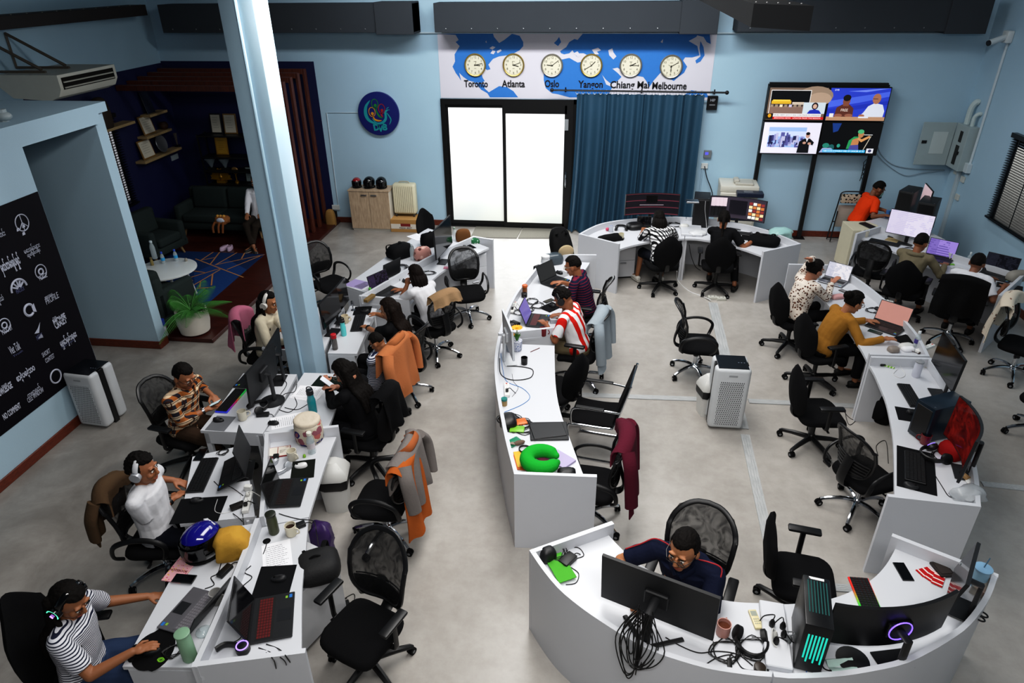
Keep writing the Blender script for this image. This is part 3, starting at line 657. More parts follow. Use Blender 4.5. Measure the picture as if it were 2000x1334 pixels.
def make_chair(kind, chrome, arms):
    r = bpy.data.objects.new('office_chair', None); COL.objects.link(r)
    star(r, chrome); seatpad(r)
    if kind == 'mesh': P = dict(w0=.40, w1=.46, z0=.55, z1=1.02, y0=-.235, y1=-.33, bulge=.045, curve=.055)
    elif kind == 'big': P = dict(w0=.44, w1=.52, z0=.53, z1=1.10, y0=-.235, y1=-.36, bulge=.04, curve=.06, sp=3.5)
    elif kind == 'high': P = dict(w0=.44, w1=.46, z0=.45, z1=1.25, y0=-.19, y1=-.25, bulge=-.03, curve=.07, sp=4)
    else: P = dict(w0=.40, w1=.43, z0=.44, z1=1.03, y0=-.24, y1=-.30, bulge=-.03, curve=.06, sp=4)
    B = lambda u, v, dy=0: backshape(u, v, **P)+Vector((0, dy, 0))
    if kind in ('shell', 'high'):
        def bs(u, v, dy):
            p = backshape(u, v, **P); k = .62+.38*math.sin(PI*min(1, ((v+1)/2*.72+.2))); k *= 1-.3*max(0, v-.55)/.45*.9; p.x *= k*1.12; return p+Vector((0, dy, 0))
        loop = []
        for j in range(36):
            a = 2*PI*j/36; c, s = math.cos(a), math.sin(a); loop.append(((abs(c)**.7)*(1 if c > 0 else -1), (abs(s)**.75)*(1 if s > 0 else -1)))
        rings = []
        for k, dy in ((.02, .02), (.6, .018), (.92, .014), (1, 0), (.94, -.018), (.6, -.028), (.02, -.03)): rings.append([bs(u*k, v*k, dy) for u, v in loop])
        MB().loft(rings).build('backrest', FAB, r, sharp=70)
        MB().tube(bez([(0, -.05, .4), (0, -.2, .4), (0, -.27, .46), (0, -.275, .6)], 4), .02, 8, flat=(.035, .012)).build('back_spine', PLA, r)
    else:
        loop = []
        for j in range(48):
            a = 2*PI*j/48; c, s = math.cos(a), math.sin(a); e = .38 if kind == 'mesh' else .5
            loop.append(((abs(c)**e)*(1 if c > 0 else -1), (abs(s)**e)*(1 if s > 0 else -1)))
        MB().tube([B(u, v) for u, v in loop], .017, 8, True, flat=(.02, .014)).build('back_frame', PLA, r)
        MB().grid(lambda a, b: backshape((a*2-1)*.98, (b*2-1)*.98, **P), 14, 14).build('back_mesh', NET2 if kind == 'big' else NET, r)
        m = MB(); m.grid(lambda a, b: backshape((a*2-1)*.93, -.96+.62*b, **P)+Vector((0, -.012, 0)), 12, 5, .008)
        for k in range(5): m.tube([backshape(u/5*.9, -.85+.13*k, **P)+Vector((0, -.022, 0)) for u in range(-5, 6)], .006, 5)
        m.tube(bez([(0, -.06, .4), (0, -.24, .41), (0, -.29, .5), B(0, -.3, -.02)], 4), .02, 8, flat=(.05, .014)); m.build('lumbar_support', PLA, r)
    if arms == 'loop':
        for s in (-1, 1):
            p = bez([(s*.22, -.2, .43), (s*.275, -.235, .5), (s*.285, -.2, .62), (s*.285, -.05, .675), (s*.285, .1, .665), (s*.283, .19, .6), (s*.275, .17, .49), (s*.22, .12, .42)], 5)
            MB().tube(p, .018, 8, flat=(.022, .014)).build('armrest', PLA, r)
    elif arms == 'pad':
        for s in (-1, 1):
            ar = MB().box(s*.29-.038, -.12, .665, s*.29+.038, .13, .695, .014, 2).build('armrest', PLA, r)
            MB().tube(bez([(s*.2, 0, .41), (s*.28, 0, .42), (s*.29, 0, .5), (s*.29, 0, .67)], 4), .018, 8, flat=(.022, .014)).build('arm_post', PLA, ar)
    return r
PROTO = {}; CH_ = {}
def chair(key, kind, chrome, arms, px, f, label, z=.1, group='office chairs'):
    p = at(*px, z); k = (kind, chrome, arms)
    if k in PROTO: r = copy_tree(PROTO[k])
    else: r = PROTO[k] = make_chair(*k)
    r.location = (p.x, p.y, 0); r.rotation_euler = (0, 0, R(f)); tag(r, label, 'chair', group); CH_[key] = r; r['_f'] = f; del r['_f']
    CH_[key] = (Vector((p.x, p.y, 0)), R(f)); return r
C = chair
C('e1', 'mesh', True, 'loop', (648, 592), -125, 'black mesh office chair behind the pillar, at the far left desk')
C('H', 'mesh', True, 'loop', (838, 655), 50, 'black mesh chair with beige jacket, woman in white blouse on it')
C('e3', 'mesh', True, 'loop', (914, 611), -160, 'empty black mesh chair by the far right desk of the left island')
C('B', 'mesh', True, 'loop', (500, 710), -85, 'black mesh chair with pink towel over its back')
C('C', 'mesh', False, 'pad', (385, 865), -100, 'black chair of the man in the plaid shirt')
C('D', 'mesh', True, 'loop', (311, 1058), -80, 'black mesh chair with brown jacket, man with silver headphones on it')
C('E', 'high', False, 'pad', (196, 1290), -75, 'tall black chair of the woman in the striped blouse')
C('I', 'shell', False, None, (776, 782), 80, 'black chair with a tan blazer over its back')
C('F', 'shell', False, 'pad', (716, 893), 80, 'black chair of the woman in black reading her phone')
C('G', 'mesh', True, 'loop', (772, 735), 75, 'black mesh chair of the long-haired woman in black')
C('e10', 'mesh', True, 'loop', (757, 1033), 88, 'empty black chair with grey and rust jackets over its back')
C('e11', 'big', False, 'pad', (722, 1290), 158, 'empty black mesh chair in front, facing the camera')
C('J', 'mesh', True, 'pad', (1160, 640), 80, 'black chair of the man in the navy striped polo')
C('K', 'mesh', True, 'pad', (1118, 722), 78, 'black chair with a grey hoodie over its back')
C('e14', 'shell', False, None, (1088, 812), 55, 'empty black shell chair pushed under the middle desk')
C('e16', 'mesh', True, 'loop', (1152, 1002), 86, 'black chair with a maroon jacket over its back')
C('e17', 'mesh', True, 'loop', (1356, 718), -92, 'empty black mesh chair standing alone in the middle of the floor')
C('S', 'big', False, 'pad', (1375, 1168), 160, 'large black mesh chair of the man in the navy polo shirt')
C('e19', 'shell', False, 'pad', (1548, 1190), -100, 'empty black shell chair inside the front horseshoe desk')
C('L', 'shell', False, None, (1286, 556), 14, 'black chair of the person in the black and white checked shirt')
C('M', 'shell', False, 'pad', (1390, 553), -6, 'black chair of the woman with the ponytail at the far desk')
C('Q', 'shell', False, None, (1575, 660), -70, 'black chair of the woman in the floral blouse')
C('R', 'shell', False, 'pad', (1600, 742), -70, 'black chair of the woman in the mustard sweater')
C('e24', 'shell', False, 'pad', (1583, 857), -85, 'empty black shell chair left of the backpack under the desk')
C('e25', 'mesh', True, 'loop', (1672, 983), -65, 'empty black mesh chair at the near end of the right desk')
C('e26', 'mesh', False, 'loop', (1690, 570), -28, 'empty black mesh chair with slotted back beside the cream pedestal')
C('O', 'shell', False, 'pad', (1775, 612), -30, 'black chair of the man in the olive hoodie')
C('P', 'mesh', True, 'pad', (1856, 642), -28, 'black chair of the man in the white T-shirt at the right wall')
C('e29', 'mesh', True, None, (1976, 722), -130, 'black chair with a floral cloth over its back at the right edge')
C('e34', 'shell', False, None, (856, 512), -118, 'black chair behind the far left desk, only its back showing')
C('e35', 'mesh', True, None, (2030, 838), -60, 'black chair cut off by the right edge, one caster showing')
# cantilever visitor chair
p = at(1158, 872, 0); cc = thing('cantilever_chair', 'black cantilever chair with chrome tube frame behind the middle desk', 'chair', (p.x, p.y, 0), R(80))
MB().grid(lambda u, v: (-.23+.46*u, .23-.46*v, .45-.02*math.sin(v*PI)+(.02 if v < .1 else 0)), 6, 10, .022).build('seat', FAB, cc)
MB().grid(lambda u, v: (-.23+.46*u, -.24-.13*v, .5+.46*v), 6, 10, .02).build('backrest', FAB, cc)
for s in (-1, 1):
    fr = MB().tube(bez([(s*.24, -.38, .98), (s*.24, -.25, .5), (s*.24, -.17, .44), (s*.24, .16, .43), (s*.24, .24, .38), (s*.24, .2, .06), (s*.24, .15, .015), (s*.24, -.26, .015)], 5), .013, 8).build('side_frame', CHROME, cc)
    ar = MB().tube(bez([(s*.25, .2, .44), (s*.27, .2, .6), (s*.27, .14, .66), (s*.27, -.12, .67), (s*.26, -.29, .66)], 5), .011, 8).build('armrest', CHROME, cc)
    MB().box(s*.27-.022, -.14, .668, s*.27+.022, .16, .69, .008).build('arm_pad', PLA, ar)
m = MB(); m.tube([(-.24, -.26, .015), (.24, -.26, .015)], .013, 8); m.tube([(-.24, .1, .43), (.24, .1, .43)], .012, 8); m.tube([(-.24, -.37, .95), (.24, -.37, .95)], .012, 8); m.build('crossbar', CHROME, cc)
# folded metal chair leaning at the back wall
p = at(1636, 466, 0); fc = thing('folding_chair', 'folding metal chair with a patterned backrest against the back wall', 'chair', (p.x, YB-.22, 0), PI)
for s in (-1, 1): MB().tube(bez([(s*.22, .15, .96), (s*.23, .1, .6), (s*.23, -.05, .02)], 5), .012, 8).build('leg', BLACK, fc)
for s in (-1, 1): MB().tube([(s*.2, .12, .62), (s*.21, .1, .02)], .011, 8).build('leg', BLACK, fc)
for q_ in (bez([(-.22, .15, .96), (-.15, .16, 1.0), (.15, .16, 1.0), (.22, .15, .96)], 4), [(-.23, -.04, .05), (.23, -.04, .05)], [(-.22, .06, .4), (.22, .06, .4)]): MB().tube(q_, .011, 8).build('crossbar', BLACK, fc)
MB().box(-.2, .12, .78, .2, .145, .95, .02, 2).build('backrest', floral('rings', '#b7ac98', ('#1a1917', '#231f1b'), 18, .3), fc)
MB().box(-.19, .03, .3, .19, .075, .72, .02, 2).build('seat', mat('#a59c92', .7), fc)
# ================================================================= people
def ell(c, ax, ay, rx, ry, n=18, e=.9):
    o = []
    for i in range(n):
        t = 2*PI*i/n; a, b = math.cos(t), math.sin(t); o.append(c+ax*(rx*(abs(a)**e)*(1 if a > 0 else -1))+ay*(ry*(abs(b)**e)*(1 if b > 0 else -1)))
    return o
SKIN = lambda c: mat(c, .55, bump=.05, bs=150, vary=.05)
HAIRM = lambda c: pattern('hair'+c, lambda nt, L, tc: m_mix(nt, L, nd(nt, 'ShaderNodeTexNoise', i_Scale=40.).outputs['Fac'], c, '#130e0b'), rough=.75, bump=.4, bs=90)
JEAN = mat('#2b3a55', .85, bump=.2, bs=200, vary=.15); BPANT = mat('#0f0f12', .85, bump=.2, bs=120); SHOEB = mat('#0c0c0d', .5)
PPL = {}; DBG = []
def ik(S, Wt, a, b, hint):
    d = Wt-S; L = d.length
    if L > (a+b)*.985: Wt = S+d*((a+b)*.985/L); d = Wt-S; L = d.length
    x = (a*a-b*b+L*L)/(2*L); h = math.sqrt(max(0, a*a-x*x)); n = d.normalized(); q_ = hint-n*hint.dot(n)
    q_ = q_.normalized() if q_.length > 1e-4 else Vector((0, 0, -1)); return S+n*x+q_*h, Wt
def hand(m, wrist, d, up, side, curl=.5, k=1.):
    d = d.normalized(); s = d.cross(up).normalized()*side; u = s.cross(d).normalized()*side
    if u.z < 0 and up.z > 0: u = -u
    s = s*1.
    pc = wrist+d*.05*k
    m.sphere(pc, (.042*k, .05*k, .017*k), 12, 8, (s, d, u)); m.caps(wrist-d*.01, pc-d*.01, .024*k, .026*k, 10)
    for i, (o, ln) in enumerate(((-.03, .062), (-.01, .074), (.01, .07), (.029, .054))):
        b = pc+s*(o*k)+d*(.036*k); f1 = (d+s*(o*2.5)-u*.25*curl).normalized(); f2 = (d*(1-curl*.5)-u*(.75*curl+.1)).normalized()
        a = b+f1*(ln*.55*k); m.caps(b, a, .0105*k, .0098*k, 8); m.caps(a, a+f2*(ln*.5*k), .0098*k, .0085*k, 8)
    b = pc-s*(.03*k)-d*(.022*k); a = b+(d*.7-s*.75-u*.15).normalized()*(.045*k); m.caps(b, a, .0135*k, .011*k, 8); m.caps(a, a+(d*.95-s*.1-u*.3).normalized()*(.032*k), .0108*k, .009*k, 8)
def person(key, label, hp, f, lean, hands, top, sleeve='short', pants=BPANT, yaw=0, pitch=20, hair='short', hc='#0a0807', skin='#a8724e', chairkey=None, side=0., fem=False, legs=None, shoes=SHOEB, feet='shoe', shorts=False, elbow=(None, None), glasses=None, phones=None, phm=None, pz=.54, fine=.0072, extra=None, L=.63, curl=.5, scale=1., palms=(None, None)):
    f = R(f); fwd = Vector((-math.sin(f), math.cos(f), 0)); rt = Vector((math.cos(f), math.sin(f), 0))
    L *= scale; zz = pz+L*math.cos(R(lean))*math.cos(R(side)); hw = at(*hp, zz)
    pel = hw-fwd*(L*math.sin(R(lean)))-rt*(L*math.sin(R(side))); pel = Vector((pel.x, pel.y, 0))
    if chairkey in CH_:
        c = CH_[chairkey][0]; dd = pel-c; print('SEAT', key, 'shift %.2f %.2f' % (dd.dot(fwd), dd.dot(rt)))
        for ob in COL.objects:
            if ob.parent is None and ob.get('category') == 'chair' and (ob.location-c).length < .001: ob.location = pel-fwd*.03; CH_[chairkey] = (ob.location.copy(), ob.rotation_euler.z)
    root = thing('person', label, 'person', pel, f)
    inv = (Matrix.Translation(pel) @ Matrix.Rotation(f, 4, 'Z')).inverted(); lo = lambda w: inv @ Vector(w)
    p0 = Vector((0, 0, pz)); h = lo(hw); dv = (h-p0).normalized(); X = Vector((1, 0, 0)); k = scale
    nb = p0+dv*(L*.755)+Vector((0, -.02, 0)); S2 = bez([p0-dv*.09, p0, p0+dv*(L*.34)+Vector((0, -.025, 0)), nb], 6)
    def spine(t): # 0 pelvis .. 1 neck base
        i = 6+t*12; a = min(17, int(i)); return S2[a].lerp(S2[a+1], i-a)
    bw = .9 if fem else 1.
    prof = ((-.45, .135, .10), (-.2, .165, .125), (0, .17, .125), (.3, .148*bw, .108), (.55, .155*bw, .118 if fem else .115), (.76, .172*bw, .110), (.9, .165*bw, .095), (.97, .11*bw, .075), (1.04, .062, .058))
    def torso(m, inf, t0=-.45, t1=1.1):
        rs = []
        for t, rx, ry in prof:
            if t < t0-1e-6 or t > t1+1e-6: continue
            c = spine(t) if t >= 0 else p0+dv*(.2*t); ax = X; ay = dv.cross(ax); ay = -ay if ay.y < 0 else ay
            rs.append(ell(c, ax, ay, (rx+inf)*k, (ry+inf)*k))
        m.loft(rs)
    sh = {}; el = {}; wr = {}; hd = {}
    for s, i in ((-1, 0), (1, 1)):
        sh[s] = spine(.915)+X*(s*(.168 if fem else .195)*k)
        tg = hands[i]
        if tg is None: tg = lo(Vector((0, 0, 0)))*0+Vector((s*.13, .3, .62)); tg = Vector((s*.12, .30, .66))
        elif len(tg) == 2: tg = lo(at(*tg, .80))
        elif len(tg) == 3 and tg[0] > 20: tg = lo(at(*tg))
        else: tg = Vector(tg)
        ht = elbow[i] or Vector((s*.6, -.3, -.85)); d0 = (tg-sh[s]); d0 = Vector((d0.x*.6-s*.1, max(.15, d0.y), min(d0.z*.35, -.02))).normalized()
        if palms[i]: d0 = Vector(palms[i]).normalized()
        w = tg-d0*.07; DBG.append((key, s, round((w-sh[s]).length, 2), tuple(round(q_, 2) for q_ in tg), tuple(round(q_, 2) for q_ in sh[s]))); el[s], wr[s] = ik(sh[s], w, .285*k, .255*k, Vector(ht)); hd[s] = (wr[s]-el[s]).normalized().lerp(d0, .6).normalized()
    # legs
    hip = {}; kn = {}; an = {}
    for s in (-1, 1):
        hip[s] = p0+X*(s*.09*k)+Vector((0, .03, -.02))
        if legs: kn[s], an[s] = [Vector(v) for v in legs[0 if s < 0 else 1]]
        else: kn[s] = hip[s]+Vector((s*.05, .41*k, 0)); an[s] = Vector((kn[s].x+s*.01, kn[s].y+.0, .10))
    # head
    Hm = Matrix.Translation(h) @ Matrix.Rotation(R(yaw), 4, 'Z') @ Matrix.Rotation(-R(pitch), 4, 'X') @ Matrix.Scale(1.12*k, 4)
    m = MB(); torso(m, -.012)
    m.caps(nb-dv*.05, Hm @ Vector((0, -.03, -.07)), .056*k, .052*k, 14)
    m.T = Hm; m.sphere((0, -.012, .018), (.074, .092, .098), 20, 14); m.sphere((0, .022, -.045), (.058, .066, .078), 18, 12); m.sphere((0, .066, -.098), (.026, .02, .02)); m.cone((0, .086, .018), (0, .106, -.026), .008, .014, 10); m.sphere((0, .1, -.028), (.017, .012, .011)); m.sphere((0, .08, -.068), (.024, .012, .012))
    for s in (-1, 1): m.sphere((s*.077, -.008, -.012), (.011, .022, .033), 10, 8); m.sphere((s*.034, .066, -.025), (.026, .022, .022)); m.sphere((s*.03, .076, .034), (.024, .012, .009))
    m.T = Matrix.Identity(4)
    for s in (-1, 1):
        m.caps(sh[s], el[s], .05*k, .04*k, 14); m.caps(el[s], wr[s], .041*k, .027*k, 14); hand(m, wr[s], hd[s], Vector((0, 0, 1)), s, curl, (.95 if fem else 1.03)*k)
        m.caps(hip[s], kn[s], .078*k, .055*k, 12); m.caps(kn[s], an[s], .053*k, .036*k, 12); fd = Vector((an[s].x-kn[s].x, .18, 0)).normalized(); m.caps(an[s]-Vector((0, 0, .04)), an[s]+fd*.13-Vector((0, 0, .065)), .035*k, .03*k, 10)
    mobj('body', fuse(m, fine, 2), SKIN(skin), root)
    # face
    for s in (-1, 1):
        e = MB(); e.T = Hm; e.sphere((s*.031, .083, .008), (.0125, .0075, .0065), 10, 8); e.m = 1; e.sphere((s*.031, .0885, .008), (.0058, .004, .0058), 8, 6); e.build('eye', [mat('#cfc8c0', .3), mat('#120a08', .2)], root)
        e = MB(); e.T = Hm; e.tube([(s*.014, .0905, .027), (s*.032, .091, .034), (s*.051, .079, .029)], [.003, .0038, .002], 6); e.build('eyebrow', HAIRM(hc), root)
    e = MB(); e.T = Hm; e.tube(bez([(-.024, .086, -.066), (-.008, .095, -.063), (.008, .095, -.063), (.024, .086, -.066)], 3), .0042, 6); e.tube(bez([(-.02, .087, -.071), (0, .094, -.074), (.02, .087, -.071)], 3), .0045, 6); e.build('lips', mat('#8c4a3c', .5), root)
    # clothes
    if sleeve != 'none':
        m = MB(); torso(m, .016, -.45, .93); c = spine(.97); m.loft([ell(spine(.88), X, dv.cross(X), .16*bw*k, .1*k), ell(c, X, dv.cross(X), .12*bw*k, .085*k), ell(spine(1.)+dv*.01, X, dv.cross(X), .075*k, .07*k)])
        for s in (-1, 1):
            m.caps(spine(.915)+X*(s*.08*k), sh[s]-dv*.005, .07*k, .064*k, 14)
            if sleeve == 'short':
                e = sh[s].lerp(el[s], .78); m.cone(sh[s], e, .066*k, .068*k, 16)
            else:
                m.caps(sh[s], el[s], .064*k, .053*k, 14); e = el[s].lerp(wr[s], .62 if sleeve == 'threeq' else .97); m.cone(el[s], e, .053*k, (.046 if sleeve == 'threeq' else .04)*k, 14)
        mobj('shirt', fuse(m, fine*1.25, 4, disp=.007), top, root)
    m = MB(); rs = [ell(p0+dv*(.2*t), X, Vector((0, 1, 0)), rx*k, ry*k) for t, rx, ry in ((-.5, .145, .12), (-.2, .18, .14), (0, .18, .138), (.28, .165, .128))]; m.loft(rs)
    for s in (-1, 1):
        m.caps(hip[s], hip[s].lerp(kn[s], .95 if shorts else 1), .092*k, .07*k, 14)
        if not shorts: m.cone(kn[s], kn[s].lerp(an[s], .9), .068*k, .06*k, 14)
        else: m.cone(hip[s].lerp(kn[s], .6), kn[s], .085*k, .085*k, 14)
    mobj('shorts' if shorts else 'trousers', fuse(m, fine*1.3, 3, disp=.006), pants, root)
    for s in (-1, 1):
        fd = Vector((an[s].x-kn[s].x, .22, 0)).normalized(); b = an[s]-Vector((0, 0, .055)); m = MB(); q0 = Vector((0, 0, 1)); sx = fd.cross(q0)
        m.loft([ell(b-fd*.075+q0*.01, sx, q0, .02, .03, 12), ell(b-fd*.06, sx, q0, .036, .04, 12), ell(b+fd*.02, sx, q0, .042, .045, 12), ell(b+fd*.1-q0*.01, sx, q0, .046, .03, 12), ell(b+fd*.17-q0*.018, sx, q0, .036, .022, 12), ell(b+fd*.19-q0*.02, sx, q0, .015, .012, 12)])
        m.m = 1; m.prism([(b+fd*a+sx*w)[:2] for a, w in ((-.08, .025), (.0, .043), (.1, .048), (.18, .034), (.195, 0), (.18, -.034), (.1, -.048), (0, -.043), (-.08, -.025))], b.z-.047, b.z-.03)
        m.build('shoe', [shoes, mat('#b9b6ae', .7) if shoes is not SHOEB else SHOEB], root, sharp=60)
    # hair
    m = MB(); m.T = Hm; vs = []; n, kk = 28, 18; th = {'short': .075, 'curly': .15, 'bald': .03}.get(hair, .10)
    def rad(d):
        face = d.y > .28-.25*max(0, d.z-.3) and d.z < .58; low = {'short': -.35, 'bald': -.35, 'curly': -.4}.get(hair, -.62)
        ear = abs(d.x) > .55 and d.z < (-.02 if hair in ('short', 'bald', 'curly') else -.9) and d.y > -.45
        if face or d.z < low or ear: return .86
        nz = noise.noise(d*6+Vector((len(key)*3., ord(key[0]), 0)))
        return 1+th+nz*(.06 if hair == 'curly' else .025)+(.04 if d.z > .6 and hair != 'bald' else 0)
    for j in range(kk+1):
        ph = PI*j/kk
        for i in range(n):
            t = 2*PI*i/n; d = Vector((math.sin(ph)*math.cos(t), math.sin(ph)*math.sin(t), math.cos(ph))); r_ = rad(d); vs.append(Vector((0, -.012, .018))+Vector((d.x*.076*r_, d.y*.094*r_, d.z*.1*r_)))
    m.add(vs, [(j*n+i, (j+1)*n+i, (j+1)*n+(i+1) % n, j*n+(i+1) % n) for j in range(kk) for i in range(n)])
    hi = Hm.inverted(); dn = hi.to_3x3() @ Vector((0, 0, -1)); dn.normalize()
    def lock(a, pts, r0, r1, w=1.): # falls from head point a through body-space points
        P = [Hm @ Vector(a)]+[Vector(p) for p in pts]; old = m.T; m.T = Matrix.Identity(4); Q = bez(P, 4); N = len(Q)
        m.tube(Q, [r0+(r1-r0)*i/(N-1) for i in range(N)], 10); m.sphere(Q[-1], r1, 10, 6); m.sphere(Q[0], r0, 10, 6); m.T = old
    bk = lambda t, x, o: spine(t)+X*x+dv.cross(X)*(o if dv.cross(X).y < 0 else -o)
    if hair == 'long':
        for x in (-.06, -.03, 0, .03, .06): lock((x, -.07, .0), [bk(1.02, x*1.3, .07), bk(.8, x*1.5, .13), bk(.5, x*1.5+.01*math.sin(x*90), .135)], .042*k, .016)
        for s in (-1, 1): lock((s*.07, -.02, .02), [Hm @ Vector((s*.088, -.01, -.07)), bk(.92, s*.1, -.04), bk(.7, s*.115, -.1)], .026*k, .01)
    elif hair == 'bob':
        for i in range(9):
            t = PI*(.06+.88*i/8)+PI; lock((.07*math.cos(t), .07*math.sin(t)*.9, .01), [Hm @ Vector((.092*math.cos(t), .10*math.sin(t)-.005, -.06)), Hm @ Vector((.088*math.cos(t), .095*math.sin(t)+.0, -.135))], .03*k, .02)
    elif hair == 'pony':
        m.sphere((0, -.115, .02), .034); lock((0, -.12, .02), [Hm @ Vector((0, -.15, -.05)), bk(.9, 0, .12), bk(.65, .01, .14)], .03, .012)
    elif hair == 'bun': m.sphere((0, -.118, .045), (.05, .042, .045)); m.sphere((.015, -.12, .06), .04)
    mobj('hair', fuse(m, fine*.9, 1, disp=.004 if hair != 'curly' else .008, dscale=45), HAIRM(hc), root)
    if glasses:
        m = MB(); m.T = Hm
        for s in (-1, 1): m.tube([(s*.032+.021*math.cos(t), .103, .004+.017*math.sin(t)) for t in [i*PI/8 for i in range(16)]], .0022, 6, True); m.tube([(s*.053, .1, .01), (s*.076, .06, .012), (s*.079, -.005, .01)], .002, 6)
        m.tube([(-.011, .104, .008), (.011, .104, .008)], .002, 6); m.build('glasses', mat(glasses, .3), root)
    if phones:
        m = MB(); m.T = Hm; pm = phones; m.tube([(.088*math.cos(t), -.008, .03+.093*math.sin(t)) for t in [PI*i/14 for i in range(15)]], .012, 8, flat=(.007, .019)); hb = m.build('headphones', pm, root)
        for s in (-1, 1):
            m = MB(); m.T = Hm; m.cyl((s*.074, -.008, -.008), (s*.104, -.008, -.012), .038, 18); m.tube([(s*.09, -.008, .035), (s*.1, -.008, .0)], .008, 6); ec = m.build('ear_cup', phm or pm, hb)
    PPL[key] = dict(root=root, Hm=Hm, wr=wr, hd=hd, el=el, sh=sh, spine=spine, inv=inv, dv=dv, nb=nb, lo=lo); return root
def watch(key, s, m_=BLACK):
    d = PPL[key]; w = d['wr'][s]; e = d['el'][s]; a = (e-w).normalized(); m = MB(); m.cyl(w+a*.02, w+a*.045, .034, 14); m.cbox(w+a*.033+Vector((0, 0, .034)), (.036, .036, .01), .004); m.build('wrist_watch', m_, d['root'])
P_ = person
ORP = plaid('plaid_o', '#a05e2e', '#2b2a33', '#dcc9ac', .085, thin='#3a1e14'); BWP = plaid('plaid_b', '#e4e4e6', '#141416', '#141416', .055)
POLO = stripes('polo', '#161a33', '#6d2036', .034, .3); NAVYT = mat('#12182e', .85, bump=.25, bs=60); WT = mat('#d2d2d6', .85, bump=.35, bs=22, vary=.04); BT = mat('#0d0d10', .85, bump=.3, bs=30)
BLO = stripes('blouse', '#d6d6dc', '#23263a', .0165, .4); MUST = mat('#966a2c', .85, bump=.3, bs=30, vary=.05); ORT = mat('#dd4312', .8, bump=.3, bs=30); OLV = mat('#736b57', .9, bump=.35, bs=30); CRM = mat('#c9c0ac', .85, bump=.35, bs=30)
def jerf(nt, L, tc):
    x = m_xyz(nt, L, tc); s = stripe(nt, L, m_math(nt, L, 'ADD', x[0], m_math(nt, L, 'MULTIPLY', x[2], .15)), .115, .45, .2); return m_mix(nt, L, s, '#e0e0e2', '#c9231a')
JER = pattern('jersey', jerf); FLO = floral('blouse_f', '#d9cfc4', ('#4a2c22', '#6b4433'), 26, .3)
P_('A', 'person in white shirt and dark trousers on the sofa, head hidden by the pillar', (500, 355), 182, -8, ((505, 437, .62), (481, 432, .62)), WT, 'long', mat('#2a231d', .9, bump=.2), pitch=10, skin='#8a5a3c', pz=.53, L=.66, fem=True, legs=(((-.08, .44, .5), (.03, .50, .15)), ((.1, .42, .52), (-.03, .56, .15))), shoes=mat('#191512', .6))
P_('B', 'woman in cream jacket and white headphones behind the pillar', (524, 590), -92, 10, ((556, 648, .95), (575, 668, .8)), CRM, 'long', mat('#c9c0ac', .85), yaw=0, pitch=14, hair='long', phones=mat('#d9d6d0', .4), chairkey='B', fem=True)
P_('C', 'man in brown and white plaid shirt looking at his phone', (359, 734), -100, 14, ((420, 780, .72), (416, 798, .70)), ORP, 'threeq', mat('#3a2b20', .85, bump=.2), yaw=-8, pitch=28, hair='short', glasses='#2a1512', chairkey='C', skin='#9c6646', fine=.006, curl=.7)
P_('D', 'man in white T-shirt and silver headphones leaning back in his chair', (278, 915), -82, 2, ((352, 944, .72), (350, 968, .72)), WT, 'short', mat('#10121c', .85, bump=.2), yaw=0, pitch=10, hair='curly', phones=mat('#d5d6da', .35), phm=mat('#b9bcc2', .35, .4), chairkey='D', skin='#9a6444', fine=.006, curl=.8)
P_('E', 'woman in striped blouse and black headset, hand on a mouse', (135, 1172), -78, 8, ((308, 1165, .66), (283, 1268)), BLO, 'short', JEAN, yaw=-18, pitch=32, hair='long', phones=GLOSSY, chairkey='E', fem=True, skin='#94603f', fine=.0055, legs=(((-.16, .43, .53), (-.14, .62, .12)), ((.1, .44, .53), (.1, .6, .12))))
P_('F', 'woman all in black with long dark hair looking down at her phone', (672, 727), 76, 16, ((634, 742, .92), (645, 758, .9)), BT, 'long', BPANT, pitch=42, hair='long', chairkey='F', fem=True, skin='#a8735a', fine=.006, glasses='#8a8078', curl=.7)
P_('G', 'woman in black top with long brown hair typing on a keyboard', (760, 604), 80, 8, ((709, 637), (717, 611)), BT, 'short', BPANT, pitch=20, hair='long', hc='#1e120c', chairkey='G', fem=True, skin='#a06b4a')
P_('H', 'woman in white blouse with a bob, chin resting on her hand', (812, 537), 56, 26, ((794, 553, .97), (775, 566)), WT, 'short', BPANT, pitch=22, hair='bob', hc='#170d0a', chairkey='H', fem=True, skin='#8f5b3d')
P_('I', 'child with dark hair slumped on the chair under the tan blazer', (736, 668), 80, -8, ((722, 705, .62), (728, 692, .62)), stripes('kid', '#c6c8d0', '#1c2440', .02, .5), 'short', BPANT, pitch=40, hair='short', chairkey='I', skin='#94603f', scale=.8, pz=.54)
P_('J', 'man in navy polo with thin red stripes at a laptop', (1119, 519), 76, 18, ((1092, 567), (1088, 553)), POLO, 'short', BPANT, pitch=22, hair='short', glasses='#b0a890', chairkey='J', skin='#9a6444')
P_('K', 'man in red and white football jersey and black headphones', (1099, 583), 74, 20, ((1060, 632), (1088, 617)), JER, 'short', mat('#6a5f4a', .85), pitch=42, hair='curly', phones=mat('#131315', .4), chairkey='K', skin='#8f5b3d', fine=.0065)
P_('L', 'person in black and white checked shirt and shorts, seen from behind', (1287, 428), 12, 32, ((1256, 449), (1300, 446)), BWP, 'short', mat('#11131c', .8), pitch=28, hair='bob', chairkey='L', shorts=True, skin='#8a5a3c', shoes=mat('#d5d3cc', .6), legs=(((-.22, .4, .5), (-.27, .36, .12)), ((.14, .42, .5), (.12, .3, .12))))
